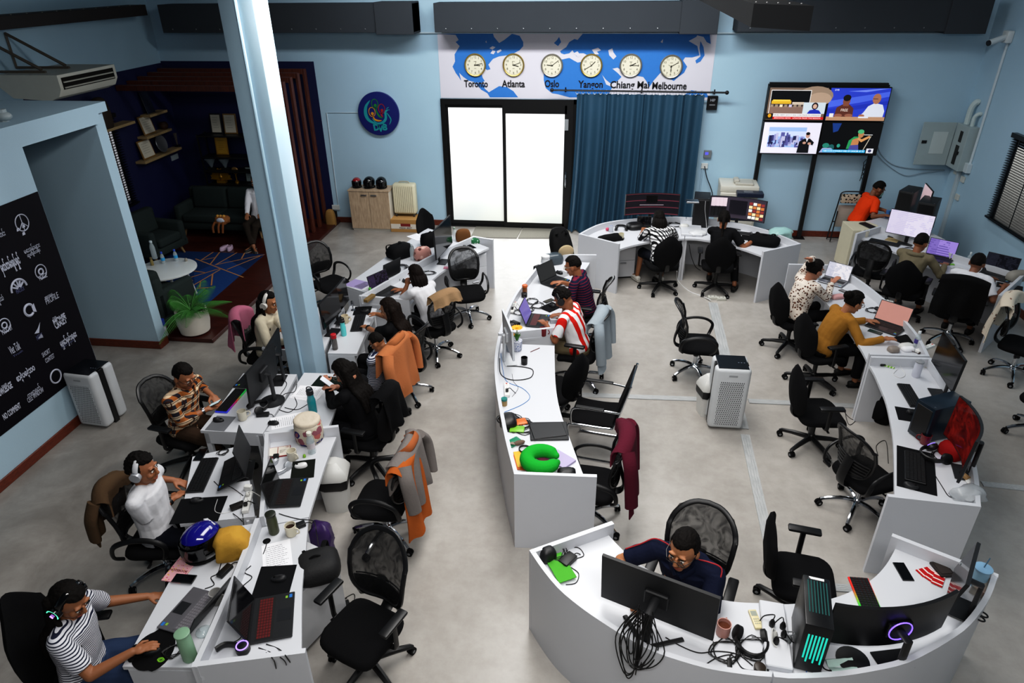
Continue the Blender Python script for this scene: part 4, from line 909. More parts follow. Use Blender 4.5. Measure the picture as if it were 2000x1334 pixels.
P_('M', 'woman with black ponytail in black T-shirt at a wide monitor', (1414, 428), -10, 22, ((1432, 452), (1478, 468)), BT, 'short', BPANT, pitch=16, hair='pony', chairkey='M', fem=True, skin='#8f5b3d', legs=(((-.1, .4, .5), (-.1, .4, .12)), ((.25, .3, .5), (.3, .05, .12))))
P_('N', 'man in orange T-shirt with a pale green face mask', (1716, 369), -82, 24, ((1735, 414, .8), (1738, 424, .8)), ORT, 'short', BPANT, pitch=30, hair='short', chairkey='N', skin='#7d5038')
P_('O', 'man in olive hoodie at a laptop by the right wall', (1799, 474), -40, 20, ((1815, 500), (1847, 517)), OLV, 'long', BPANT, pitch=16, hair='short', chairkey='O', skin='#8f5b3d', yaw=-10)
P_('P', 'man in white T-shirt at a laptop by the right wall', (1909, 514), -38, 36, ((1935, 545), (1963, 560)), WT, 'short', BPANT, pitch=16, hair='short', chairkey='P', skin='#7d5038', yaw=0)
P_('Q', 'woman in floral blouse with one hand on her head', (1592, 527), -66, 16, ((1582, 503, 1.36), (1634, 548, .95)), FLO, 'long', BPANT, pitch=20, hair='bun', hc='#0d0908', chairkey='Q', fem=True, skin='#a8735a', elbow=(Vector((-.6, .9, .2)), None), palms=((.3, -.5, .6), (.2, .8, .5)))
P_('R', 'woman in mustard sweater typing on a laptop', (1668, 590), -74, 26, ((1704, 628), (1738, 663)), MUST, 'long', BPANT, pitch=24, hair='bun', chairkey='R', fem=True, skin='#a06b4a', glasses='#3a2010', fine=.0065)
P_('S', 'man in navy polo shirt and glasses behind the big monitor', (1336, 1072), 152, 20, ((1304, 1146, .84), (1238, 1168)), NAVYT, 'short', BPANT, yaw=-4, pitch=14, hair='short', glasses='#141414', chairkey='S', skin='#a8724e', elbow=(Vector((-.9, .2, -.35)), Vector((.8, .1, -.5))), fine=.0052, scale=1.08)
sp_ = PPL['N']['root'].location; st = thing('stool', 'small dark stool under the man in the orange T-shirt', 'stool', (sp_.x, sp_.y, 0), .3); MB().lathe([(.15, .40), (.17, .41), (.17, .435), (.14, .445)], 20).build('seat', FAB, st); [MB().cone((.1*math.cos(a_), .1*math.sin(a_), .4), (.17*math.cos(a_), .17*math.sin(a_), 0), .014, .012, 8).build('leg', BLACK, st) for a_ in (.8, 2.37, 3.94, 5.5)]
watch('D', 1); watch('G', -1); watch('C', 1, STEEL); watch('S', -1)
# ================================================================= props library
def K(name, label, cat, px, z=T, rz=0., group=None):
    p = px if isinstance(px, Vector) else at(*px, z); return thing(name, label, cat, p, rz, group)
def angx(x0, y0, x1, y1, z=T):
    d = at(x1, y1, z)-at(x0, y0, z); return math.atan2(d.y, d.x)
def one(mb, name, mats, label, cat, px, z=T, rz=0., group=None, sharp=35):
    p = px if isinstance(px, Vector) else at(*px, z); return tag(mb.build(name, mats, None, p, rz, sharp), label, cat, group)
def scr(key, a, b, e=.9, sc_=9.):
    """a lit or sleeping display with soft blocks of interface"""
    def fn(nt, L, tc):
        x = m_xyz(nt, L, tc); n = nd(nt, 'ShaderNodeTexNoise', i_Scale=sc_*2.); L(tc.outputs['Object'], n.inputs['Vector']); pan = m_math(nt, L, 'LESS_THAN', x[0], -.06)
        s = m_math(nt, L, 'MULTIPLY', stripe(nt, L, x[2], .16/sc_, .5), m_math(nt, L, 'GREATER_THAN', n.outputs['Fac'], .5)); return m_mix(nt, L, m_math(nt, L, 'MULTIPLY', m_math(nt, L, 'MAXIMUM', s, m_math(nt, L, 'MULTIPLY', pan, .6)), .8), a, b)
    return pattern('scr'+key, fn, rough=.15, bump=0, emit=e)
OFF = mat('#0b0c0f', .08, vary=0, coat=.3)
KEYS = [mat('#141416', .5), mat('#4a0c0c', .5, emit=.5), mat('#b8b9bd', .4)]
def laptop(px, rz, label, w=.36, d=.25, op=108, screen=OFF, body=DARK, keys=None, lidm=None, z=T, keym=None, tilt=0, palm=None, stick=True, group='laptops'):
    o = K('laptop', label, 'laptop', px, z, rz, group); B = Matrix.Rotation(R(tilt), 4, 'X'); m = MB(); m.T = B
    m.box(-w/2, -d/2, .006, w/2, d/2, .02, .004); bs = m.build('laptop_base', body, o)
    m = MB(); m.T = B; m.box(-w/2+.02, -.01, .0202, w/2-.02, d/2-.03, .0212); m.build('key_bed', palm or mat('#0a0a0b', .6), bs)
    m = MB(); m.T = B; n = 14
    for j in range(5):
        for i in range(n):
            kw = (w-.05)/n; x = -w/2+.025+i*kw; y = d/2-.04-(j+1)*(d/2-.045)/5; m.box(x+.002, y+.002, .0212, x+kw-.002, y+(d/2-.045)/5-.002, .0232)
    m.build('keyboard', keys or KEYS[0], bs)
    m = MB(); m.T = B; m.box(-.05, -d/2+.015, .0203, .05, -.03, .0208); m.build('touchpad', mat('#1d1e21', .35), bs)
    if stick:
        m = MB(); m.T = B; m.box(w/2-.05, -d/2+.015, .0202, w/2-.02, -d/2+.035, .0207); m.m = 1; m.box(w/2-.05, -d/2+.045, .0202, w/2-.03, -d/2+.06, .0207); m.build('sticker', [mat('#2f6fb5', .4), mat('#7fae3a', .4)], bs)
    m = MB(); m.T = B @ Matrix.Translation((0, d/2-.004, .016)) @ Matrix.Rotation(-R(op-90), 4, 'X'); m.box(-w/2, -.001, 0, w/2, .008, d*.98, .003); ld = m.build('laptop_lid', lidm or body, o)
    m = MB(); m.T = B @ Matrix.Translation((0, d/2-.004, .016)) @ Matrix.Rotation(-R(op-90), 4, 'X'); m.box(-w/2+.008, -.0022, .018, w/2-.008, -.001, d*.98-.008); m.build('screen', screen, ld)
    return o
def monitor(px, rz, label, w=.6, h=.35, zc=.32, tilt=0, curve=0., screen=OFF, stand='plate', body=DARK, z=T, off=.05, group=None, back_ring=None):
    """user sits at local -y; px is the stand foot"""
    o = K('monitor', label, 'monitor', px, z, rz, group)
    def P(u, v, dy):
        x = (u-.5)*w; y = -off+dy-(curve*(2*u-1)**2 if curve else 0); p = Vector((x, y, zc+(v-.5)*h)); q_ = Matrix.Rotation(R(-tilt), 4, 'X'); c = Vector((0, -off, zc)); return q_ @ (p-c)+c
    n = 12 if curve else 1
    m = MB(); m.grid(lambda u, v: P(u, v, 0), n, 1, -.022 if False else .022); m.build('display_case', body, o)
    m = MB(); m.grid(lambda u, v: P(.008+.984*u, .025+.955*v, -.0015), n, 1); m.build('screen', screen, o)
    m = MB(); c = P(.5, .5, .022)
    m.cbox((c.x, c.y+.012, c.z), (.16, .03, .12), .008)
    m.tube([(0, c.y+.025, c.z), (0, .03, c.z), (0, .03, .02)] if stand != 'pole' else [(0, c.y+.02, c.z+.02), (0, .05, c.z+.03), (0, .06, .02)], .02, 8, flat=(.03, .016)); m.build('stand_neck', body, o)
    m = MB()
    if stand == 'round': m.lathe([(.125, 0), (.125, .008), (.05, .018), (.03, .03)], 28)
    elif stand in ('vee', 'pole'):
        for s in (-1, 1): m.tube([(0, .05, .012), (s*.2, -.13, .008)], .012, 6, flat=(.018, .008))
        m.cbox((0, .06, .012), (.06, .08, .02), .006)
    else: m.cbox((0, -.03, .006), (.22, .14, .011), .004)
    m.build('stand_foot', body, o)
    if back_ring: m = MB(); m.tube([(c.x+.075*math.cos(t), c.y+.03, c.z+.075*math.sin(t)) for t in [PI*k/12 for k in range(24)]], .004, 6, True); m.build('light_ring', back_ring, o)
    return o
def keyboard(px, rz, label, w=.43, d=.13, glow=None, z=T, body=DARK, tilt=3, rows=5, group='keyboards'):
    o = K('keyboard', label, 'keyboard', px, z, rz, group); m = MB(); m.box(-w/2, -d/2, .002, w/2, d/2, .018, .004); m.build('keyboard_case', glow or body, o); m = MB(); n = int(w/.021)
    for j in range(rows):
        for i in range(n):
            kw = (w-.016)/n; kh = (d-.016)/rows; x = -w/2+.008+i*kw; y = -d/2+.008+j*kh; m.box(x+.0016, y+.0016, .018, x+kw-.0016, y+kh-.0016, .025, )
    m.build('keycaps', mat('#121214', .5), o); return o
def mouse(px, rz, label, m_=DARK, z=T, s=1.):
    o = K('mouse', label, 'mouse', px, z, rz, 'computer mice'); m = MB(); n = 16; rs = []
    for t, k in ((0, 1), (.4, 1.), (.7, .85), (.9, .55), (1, .1)):
        rs.append([Vector(((.031*k)*math.cos(a)*s*(1-.12*math.sin(a)), .056*(k*.5+.5 if k > .5 else k)*math.sin(a)*s, .034*t*s-.006*t*math.sin(a)*s)) for a in [2*PI*i/n for i in range(n)]])
    m.loft(rs); m.build('shell', m_, o, sharp=60); m = MB(); m.cyl((-.004, .03, .029*s), (.004, .03, .029*s), .008, 10); m.build('scroll_wheel', RUBBER, o); return o
def mpad(px, rz, label, w=.25, d=.21, m_=None, z=T, r=.012):
    m = MB(); m.box(-w/2, -d/2, 0, w/2, d/2, .003, .0012); return one(m, 'mouse_pad', m_ or mat('#0c0d10', .85), label, 'mouse pad', px, z, rz, 'mouse pads')
def mug(px, label, m_, rz=0., liq=None, r=.044, h=.1, z=T):
    o = K('mug', label, 'mug', px, z, rz, 'mugs'); MB().lathe([(r*.82, 0), (r*.95, .008), (r, h), (r*.9, h), (r*.86, .01)], 20, caps=(True, True)).build('mug_body', m_, o)
    MB().tube(bez([(r*.95, 0, h*.8), (r+.026, 0, h*.75), (r+.03, 0, h*.4), (r*.93, 0, h*.22)], 4), .0055, 6).build('handle', m_, o)
    MB().lathe([(r*.87, h*.72), (.001, h*.72)], 16, caps=(False, False)).build('drink', mat(liq or '#2a160c', .15), o) if liq else None; return o
CLEAR = mat('#c9d6da', .08, alpha=.38); TEALB = mat('#1f8c96', .12, alpha=.8)
def bottle(px, label, h=.22, r=.034, body=CLEAR, cap='#e8e8ea', z=T, lab=None, neck=.5, loop=False, ch=.03, liq=None):
    o = K('bottle', label, 'bottle', px, z, 0, 'bottles'); hb = h-ch
    MB().lathe([(r*.9, 0), (r, .01), (r, hb*.68), (r*(.95 if neck > .8 else .8), hb*.82), (r*neck, hb*.95), (r*neck, hb)], 20).build('bottle_body', body, o)
    c = MB().lathe([(r*neck*1.12, hb), (r*neck*1.12, h-.004), (r*neck*.95, h)], 18).build('cap', mat(cap, .4), o)
    if lab: MB().lathe([(r*1.01, hb*.3), (r*1.01, hb*.6)], 20, caps=(False, False)).build('bottle_label', mat(lab, .5), o)
    if liq: MB().lathe([(r*.88, .012), (r*.9, hb*.5)], 16).build('drink', mat(liq, .1, alpha=.75), o)
    if loop: MB().tube([(r*neck*.9*math.cos(t), 0, h+.012+.022*math.sin(t)) for t in [PI*k/8-.3 for k in range(12)]], .006, 6).build('carry_loop', mat(cap, .5), c)
    return o
def phone(px, rz, label, z=T, m_=GLOSSY, w=.075, d=.155):
    o = K('phone', label, 'phone', px, z, rz, 'phones'); MB().box(-w/2, -d/2, 0, w/2, d/2, .009, .003).build('phone_case', DARK, o); MB().box(-w/2+.004, -d/2+.004, .009, w/2-.004, d/2-.004, .0097).build('screen', m_, o); return o
def scribble(m, w, d, z, n, seed=1):
    rnd = random.Random(seed)
    for i in range(n):
        y = d/2-.04-i*(d-.07)/n; x = -w/2+.025; e = w/2-.025-rnd.random()*.05
        while x < e: l = .008+rnd.random()*.022; m.box(x, y, z, min(x+l, e), y+.0035, z+.0003); x += l+.005
def paper(px, rz, label, w=.21, d=.297, n=14, z=T, m_=None, t=.0016):
    o = K('paper_sheet', label, 'paper', px, z, rz, 'papers'); MB().box(-w/2, -d/2, 0, w/2, d/2, t).build('sheet', m_ or PAPER, o)
    if n: m = MB(); scribble(m, w, d, t, n, len(label)); m.build('printed_text', mat('#5a5a60', .8), o)
    return o
def cable(pts, label, r=.0035, m_=None, z=T, name='cable', zs=None):
    P = []
    for i, p in enumerate(pts): zz = (z+r) if len(p) < 3 else p[2]; P.append(at(p[0], p[1], zz))
    m = MB(); m.tube(bez(P, 7), r, 6); return tag(m.build(name, m_ or CORDM), label, 'cable', 'cables')
def coil(px, label, s=.1, n=5, r=.003, m_=None, z=T, seed=1):
    rnd = random.Random(seed); P = []; a = rnd.random()*6
    for i in range(n*7): a += .9; k = s*(.55+.45*rnd.random()); P.append((k*math.cos(a)*1.3, k*math.sin(a), r+rnd.random()*.012))
    m = MB(); m.tube(bez(P, 3), r, 5); return one(m, 'cable', m_ or CORDM, label, 'cable', px, z, rnd.random()*3, 'cables')
def adapter(px, rz, label, w=.055, d=.12, h=.032, m_=BLACK, z=T):
    o = K('power_adapter', label, 'power adapter', px, z, rz, 'power adapters'); MB().box(-w/2, -d/2, 0, w/2, d/2, h, .006, 2).build('adapter_case', m_, o); MB().tube(bez([(0, d/2, h/2), (.01, d/2+.03, h/2), (.03, d/2+.05, .004)], 4), .004, 6).build('lead', CORDM, o); return o
def strip_(px, rz, label, n=4, z=T, w=.055, plugs=2, m_=None):
    o = K('power_strip', label, 'power strip', px, z, rz, 'power strips'); L = .06*n+.06; MB().box(-w/2, -L/2, 0, w/2, L/2, .035, .005).build('strip_case', m_ or mat('#d9d9d6', .4), o)
    m = MB()
    for i in range(n):
        y = -L/2+.06+i*.06
        for s in (-1, 1): m.cbox((s*.008, y, .0352), (.004, .012, .001)); m.cbox((0, y+.018, .0352), (.006, .006, .001))
    m.build('socket_slots', INK, o); MB().cbox((0, L/2-.025, .037), (.018, .014, .006), .002).build('switch', mat('#c0392b', .4), o)
    for i in range(plugs): m = MB(); y = -L/2+.06+i*.12; m.cbox((0, y, .05), (.03, .035, .03), .006); m.tube(bez([(0, y, .062), (.03, y, .075), (.06, y+.02, .03), (.09, y+.01, .004)], 4), .004, 6); m.build('plug', BLACK if i % 2 == 0 else mat('#c8c8c4', .5), o)
    return o
def headset(px, rz, label, m_=DARK, cup=None, glow=None, z=T, s=1., flat=True):
    o = K('headphones', label, 'headphones', px, z, rz, 'headphones on desks'); Mx = Matrix.Scale(s, 4)
    m = MB(); m.T = Mx; m.tube([(.085*math.cos(t), .02+.1*math.sin(t), .03) for t in [PI*k/14 for k in range(15)]], .011, 8, flat=(.009, .02)); m.build('headband', m_, o)
    for q_ in (-1, 1):
        m = MB(); m.T = Mx @ Matrix.Translation((q_*.075, -.02, .03)) @ Matrix.Rotation(q_*R(65), 4, 'Y'); m.lathe([(.03, -.02), (.043, -.014), (.043, .01), (.03, .016)], 20); ec = m.build('ear_cup', cup or m_, o)
        if glow: m = MB(); m.T = Mx @ Matrix.Translation((q_*.075, -.02, .03)) @ Matrix.Rotation(q_*R(65), 4, 'Y'); m.tube([(.033*math.cos(t), .033*math.sin(t), .0165 if q_ > 0 else -.0205) for t in [PI*k/10 for k in range(20)]], .003, 5, True); m.build('light_ring', glow, ec)
    return o
def tower(px, rz, label, w=.21, d=.44, h=.44, m_=DARK, z=T, glass=None):
    o = K('computer_tower', label, 'computer', px, z, rz, 'computer towers'); MB().box(-w/2, -d/2, .012, w/2, d/2, h, .008, 2).build('tower_case', m_, o)
    m = MB()
    for x in (-1, 1):
        for y in (-1, 1): m.cyl((x*(w/2-.03), y*(d/2-.04), 0), (x*(w/2-.03), y*(d/2-.04), .014), .016, 10)
    m.build('foot', RUBBER, o); MB().box(-w/2+.02, -d/2-.004, .05, w/2-.02, -d/2, h-.03, .002).build('front_panel', BLACK, o)
    m = MB(); m.cyl((w/2-.035, -d/2+.03, h), (w/2-.035, -d/2+.03, h+.003), .008, 10); m.build('power_button', STEEL, o)
    return o
def bag(px, rz, label, cat, sz, m_, z=T, name='bag', seed=1, straps=True, pocket=None, lump=.1, lean=0.):
    o = K(name, label, cat, px, z, rz); w, d, h = sz; rs = []
    for t in (0, .04, .15, .4, .65, .85, .95, 1):
        k = {0: .86, .04: .95, .15: 1, .4: 1.02, .65: .97, .85: .82, .95: .62, 1: .3}[t]; r_ = []
        for i in range(24):
            a = 2*PI*i/24; c, s = math.cos(a), math.sin(a); nz = 1+lump*noise.noise(Vector((c*1.5+seed*7, s*1.5, t*3)))
            r_.append(Vector((w/2*k*nz*abs(c)**.6*(1 if c > 0 else -1), d/2*k*nz*abs(s)**.6*(1 if s > 0 else -1)+lean*t*h, h*t*(1+.3*lump*noise.noise(Vector((c, s, seed)))))))
        rs.append(r_)
    MB().loft(rs).build('bag_body', m_, o, sharp=70)
    if pocket: MB().loft([[Vector((w*.36*k*math.cos(a), -d/2-.02*q_, h*.34+h*.26*k*math.sin(a))) for a in [2*PI*i/20 for i in range(20)]] for k, q_ in ((1., -.6), (1, .2), (.85, .8), (.1, 1))]).build('front_pocket', pocket, o, sharp=70)
    if straps:
        for s in (-1, 1): MB().tube(bez([(s*w*.2, d*.3, h*.9), (s*w*.28, d*.62, h*.75), (s*w*.3, d*.6, h*.3), (s*w*.3, d*.4, h*.08)], 4), .012, 6, flat=(.02, .006)).build('strap', mat('#0a0a0b', .8), o)
        MB().tube(bez([(-.04, .0, h*.98), (0, .0, h*1.08), (.04, .0, h*.98)], 4), .008, 6).build('grab_handle', mat('#0a0a0b', .8), o)
    return o
def drape(key, label, cat, m_, wid=.5, front=.3, back=.5, top=1.05, name='jacket', yb=-.30, seed=1, sleeves=None, flare=.1, coll=None, rx=0.):
    """cloth hung over the backrest of chair `key`"""
    p, rz = CH_[key]; o = thing(name, label, cat, p, rz)
    def fn(u, v):
        s = v*(front+back+.08); x = (u-.5)*wid; n_ = noise.noise(Vector((u*3.3+seed*5, v*2.2, seed))); n2 = noise.noise(Vector((u*9+seed, v*3, 2)))
        if s < front: y, z = yb+.075+.03*n_, top-(front-s); q_ = (front-s)/max(.01, front)
        elif s < front+.08: t = (s-front)/.08; y, z = yb+.075-.11*t, top+.022*math.sin(PI*t); q_ = 0
        else: q_ = (s-front-.08)/back; y, z = yb-.035-.05*q_-.03*q_*math.sin(u*14+seed)+.035*n_*q_-.01, top-(s-front-.08)
        z -= .07*(2*abs(u-.5))**2; x *= 1+flare*q_; y += .06*(2*u-1)**2*.9; z += .03*n2*q_
        return (x+rx+.03*n_*q_, y, z)
    mobj('cloth', MB().grid(fn, 30, 34, .012).mesh('cloth', m_, 80), m_, o)
    if sleeves:
        for s in (-1, 1):
            x = s*wid*.52+rx; MB().tube(bez([(x*.85, yb+.0, top-.06), (x*1.08, yb-.03, top-.16), (x*1.1, yb-.05, top-sleeves*.6), (x*1.04, yb-.07, top-sleeves)], 5), [.05]*8+[.055]*4+[.05]*4, 12, flat=(.062, .04)).build('sleeve', m_, o, sharp=70)
    if coll: MB().tube(bez([(-wid*.25+rx, yb+.09, top-.05), (-wid*.18+rx, yb-.02, top+.035), (wid*.18+rx, yb-.02, top+.035), (wid*.25+rx, yb+.09, top-.05)], 5), .02, 8, flat=(.012, .035)).build('collar', coll, o)
    return o
def ledkeys(key, cols):
    def fn(nt, L, tc):
        x = m_xyz(nt, L, tc)[0]; r = nd(nt, 'ShaderNodeValToRGB'); e = r.color_ramp.elements; e[0].color = lin(cols[0]); e[1].color = lin(cols[-1])
        for i, c in enumerate(cols[1:-1]): q_ = e.new((i+1)/(len(cols)-1)); q_.color = lin(c)
        mr = nd(nt, 'ShaderNodeMapRange'); mr.inputs['From Min'].default_value = -.2; mr.inputs['From Max'].default_value = .2; L(x, mr.inputs[0]); L(mr.outputs[0], r.inputs[0]); return r.outputs[0]
    return pattern('led'+key, fn, rough=.4, bump=0, emit=.3)
# ================================================================= things on the desks
LCD = mat('#d9d3e6', .3, emit=.75, vary=.02)
# -- third pair of desks (plaid shirt / woman in black)
a = angx(472, 762, 432, 808)
keyboard((452, 784), a, 'black keyboard with rainbow lit keys before the man in plaid', glow=ledkeys('rb', ['#1fae4a', '#1fae4a', '#b0202a', '#8a1f8a', '#2a35c0']))
mpad((431, 827), a, 'grey mouse pad beside the rainbow keyboard', .24, .2, mat('#6d6f73', .8)); mouse((427, 822), a, 'dark mouse on the grey pad beside the rainbow keyboard', z=T+.003)
mug((475, 819), 'cream mug beside the rainbow keyboard', mat('#cfcabb', .4), .6)
monitor((532, 784), a, 'black monitor seen from behind between the plaid shirt man and the papers', .62, .36, .33, 4, stand='round', off=.06)
monitor((550, 744), a+.15, 'second dark monitor standing just behind the first one before the pillar', .56, .34, .33, 4, stand='plate', off=.05)
laptop((492, 742), a, 'dark laptop half hidden behind the monitor, before the pillar', op=115, tilt=0)
headset((502, 800), a+1, 'black headphones lying behind the monitor of the plaid shirt man', BLACK)
adapter((514, 812), a+.2, 'black power adapter beside the monitor foot of the plaid shirt man')
for i, q_ in enumerate(([(540, 790), (555, 770), (575, 765), (580, 750)], [(545, 800), (565, 805), (580, 790), (572, 770)], [(548, 770), (560, 750), (550, 738)], [(556, 796), (580, 800), (600, 790)])): cable(q_, ['black cable curling from the monitor foot to the pillar', 'black cable looping beside the round monitor foot', 'thin black cable behind the round monitor foot', 'short black cable reaching the stack of papers'][i])
b = angx(560, 795, 598, 745)
for k in range(5): paper((600+k*1.2, 771-k*1.5), b-.15+.04*k, 'sheet of printed paper in the stack under the turquoise bottle', z=T+.002*k, n=14 if k == 4 else 0)['group'] = 'stack of papers by the turquoise bottle'
paper((560, 822), b+.5, 'printed sheet beside the mouse at the near end of that desk', n=12)
bottle((612, 806), 'large turquoise water bottle with black loop lid', .27, .042, TEALB, '#24282c', loop=True, neck=.75, ch=.05, liq='#2aa0aa')
mouse((534, 828), b, 'small black mouse near the edge between the two desks'); mpad((640, 748), b+1.5, 'black mouse pad with green print by the woman in black', .3, .25, mat('#0c1a14', .8))
o = phone((638, 747), b, 'white phone in the hands of the woman in black', z=.96, m_=mat('#cfd3da', .2, emit=.2)); o.rotation_euler.x = .7
o = phone((420, 789), a, 'phone in red case in the hands of the man in plaid', z=.75, m_=mat('#b9d6dd', .2, emit=.4)); o.rotation_euler.x = .5
# -- fourth pair
c = ang(640, 880, 560, 890)
o = K('lunch_bag', 'drawstring lunch bag printed with pink and navy leaf shapes', 'bag', (606, 858), T, c); MB().lathe([(.115, 0), (.128, .02), (.132, .1), (.125, .18), (.115, .2)], 28).build('bag_body', floral('lunch', '#bdb4a4', ('#2d2a66', '#a8605c', '#8a5560'), 9, .34), o, sharp=70); MB().lathe([(.116, .195), (.124, .225), (.11, .245), (.07, .235), (.03, .242)], 28).build('gathered_top', mat('#cbbfae', .85, bump=.5, bs=25), o, sharp=70)
bottle((610, 884), 'clear plastic bottle with white cap before the lunch bag', .23, .036, CLEAR, '#d6d3c8', lab='#c3bcc0', neck=.6)
o = K('desk_calendar', 'small red-edged desk calendar beside the lunch bag', 'calendar', (543, 884), T, ang(543, 884, 545, 860)); MB().box(-.11, -.075, 0, .11, .075, .012, .002).build('base_card', mat('#8c1f24', .6), o); m = MB(); m.box(-.105, -.07, .012, -.003, .066, .014); m.box(.003, -.07, .012, .105, .066, .014); m.build('page', mat('#d9d2c6', .7), o); text('10', .03, mat('#8c1f24'), (.08, .05, .0145), (0, 0, 0), o, 'date'); m = MB(); m.T = Matrix.Translation((.053, -.01, 0)); scribble(m, .12, .12, .014, 6); m.build('printed_text', mat('#55504c'), o)
mug((572, 897), 'white mug with pink handle beside the clear bottle', mat('#d6d0c0', .4), -.4)
one(MB().lathe([(.012, 0), (.014, .02), (.008, .03)], 12), 'eraser', mat('#7fae2a', .5), 'tiny green toy standing beside the clear bottle', 'toy', (595, 893))
mpad((592, 917), c, 'black mouse pad under the white mouse, near the lunch bag', .26, .2, mat('#10140f', .8)); mouse((588, 911), c, 'white mouse on a black pad near the lunch bag', mat('#dcdcdc', .3), z=T+.003)
headset((548, 914), c+1, 'silver headphones lying beside the white mouse', mat('#b5b8bd', .35, .5), s=.95)
adapter((540, 894), c, 'small black plug adapter behind the silver headphones', .04, .05, .035)
laptop((566, 964), ang(600, 962, 530, 966), 'black laptop facing right on the narrow lipped desk of the left island', .36, .25, 97, keys=mat('#1c0808', .6), group=None)
o = bottle((536, 1040), 'olive green travel tumbler on the narrow lipped desk', .2, .04, mat('#3c4127', .45), '#23261c', neck=.92, ch=.02)
mug((570, 1044), 'cream mug of coffee beside the olive tumbler', mat('#d2ccb8', .4), -.2, '#2a160c')
adapter((582, 1030), ang(582, 1030, 620, 1026)+.4, 'black power adapter behind the coffee mug')
cable([(545, 1003), (560, 1008), (585, 1014), (612, 1018), (618, 1040, .7), (622, 1065, .4)], 'black laptop charging cable running off the right edge of the lipped desk')
one(MB().lathe([(.03, 0), (.03, .002)], 16), 'cable_hole', RUBBER, 'dark round cable hole in the narrow lipped desk', 'cable grommet', (521, 1057)); cable([(522, 1057), (518, 1072), (514, 1082)], 'short black cable coming out of the cable hole')
paper((541, 1086), ang(541, 1086, 560, 1060)+.6, 'printed sheet below the olive tumbler', n=11)
# -- fifth pair
c = ang(620, 1190, 540, 1195)
mpad((536, 1136), c, 'black mouse pad under the near laptop of the left island', .3, .26); mouse((545, 1132), c, 'black mouse on the pad behind the nearest laptop', z=T+.003)
laptop((534, 1208), ang(600, 1195, 520, 1210), 'black laptop with red lit keys nearest the camera', .38, .27, 110, keys=KEYS[1], group=None)
RGB = ledkeys('ring', ['#d0405a', '#8a5ad8', '#3a6cf0', '#38c8a0']); 
o = K('headphones', 'black headset with rainbow ring at the near corner of the left island', 'headphones', (476, 1272), T, .3); MB().tube(bez([(-.17, .02, .03), (-.12, .05, .03), (-.04, .03, .03), (0, 0, .03)], 4), .02, 8, flat=(.014, .024)).build('headband', BLACK, o); m = MB(); m.lathe([(.03, .005), (.045, .01), (.045, .05), (.03, .058)], 22); ec = m.build('ear_cup', BLACK, o); m = MB(); m.tube([(.036*math.cos(t), .036*math.sin(t), .058) for t in [PI*k/12 for k in range(24)]], .0045, 6, True); m.build('light_ring', mat('#9a7cf0', .3, emit=1.6), ec)
cable([(448, 1190), (455, 1212), (475, 1222), (470, 1245), (455, 1255)], 'thin black cable curling left of the nearest laptop'); cable([(490, 1105), (478, 1118), (492, 1128), (470, 1150), (488, 1160)], 'black mouse cable looping behind the nearest laptop')
cable([(505, 1265), (530, 1275), (555, 1290, .85), (560, 1310, .6), (552, 1330, .5)], 'black cable running over the near end panel'); cable([(520, 1258), (545, 1268), (560, 1284, .85), (570, 1305, .65), (545, 1318, .6), (535, 1290, .85), (520, 1275)], 'tangled black cable loop hanging over the near end panel', .004)
# -- man in white T-shirt
c = angx(398, 894, 393, 962); u = ang(365, 930, 440, 925)
keyboard((396, 929), u, 'long black keyboard before the man in white T-shirt', .46, .15)
laptop((460, 918), u+.12, 'black laptop propped open on a stand before the man in white T-shirt', .4, .27, 103, tilt=24, z=T+.08, group=None, keym=None, keys=mat('#2a2b2e', .5))
o = K('laptop_stand', 'black folding laptop stand under the propped laptop', 'stand', (466, 922), T, u+.12); MB().box(-.14, -.12, 0, .14, .13, .008, .003).build('stand_foot', BLACK, o); m = MB(); m.tube([(-.12, .1, .006), (-.12, .0, .06), (-.12, .07, .16)], .006, 6); m.tube([(.12, .1, .006), (.12, .0, .06), (.12, .07, .16)], .006, 6); m.build('stand_arm', BLACK, o)
phone((392, 889), u+1.5, 'black phone at the far corner of the desk of the man in white', w=.08, d=.17)
coil((437, 884), 'small tangle of black charger cable behind the long keyboard', .05, 3)
mpad((389, 996), u, 'large black mouse pad before the man in white T-shirt', .3, .38); mouse((386, 979), u, 'black mouse on the large pad of the man in white', z=T+.003)
strip_((484, 984), angx(488, 965, 480, 1000)+PI/2, 'white power strip with red switches beside the large mouse pad', 3); adapter((464, 991), u+.5, 'black charger with orange corners beside the power strip', .06, .11, m_=mat('#15110f', .5))
one(MB().box(-.03, -.02, 0, .03, .02, .05, .004), 'plug_cube', mat('#d5d5d2'), 'white cube charger at the top of the power strip', 'charger', (486, 957))
cable([(418, 940), (432, 952), (448, 950), (475, 968)], 'keyboard cable crossing the desk of the man in white'); cable([(425, 975), (420, 998), (440, 1002), (462, 990), (470, 965), (440, 955)], 'thin white looped cable beside the power strip', .0025, CORDW)
cable([(455, 1003), (470, 1015, .74), (485, 1035, .5)], 'black cord dropping off the desk edge above the yellow bag'); cable([(474, 1004), (476, 1025, .7), (480, 1050, .45)], 'second black cord dropping off the desk above the yellow bag')
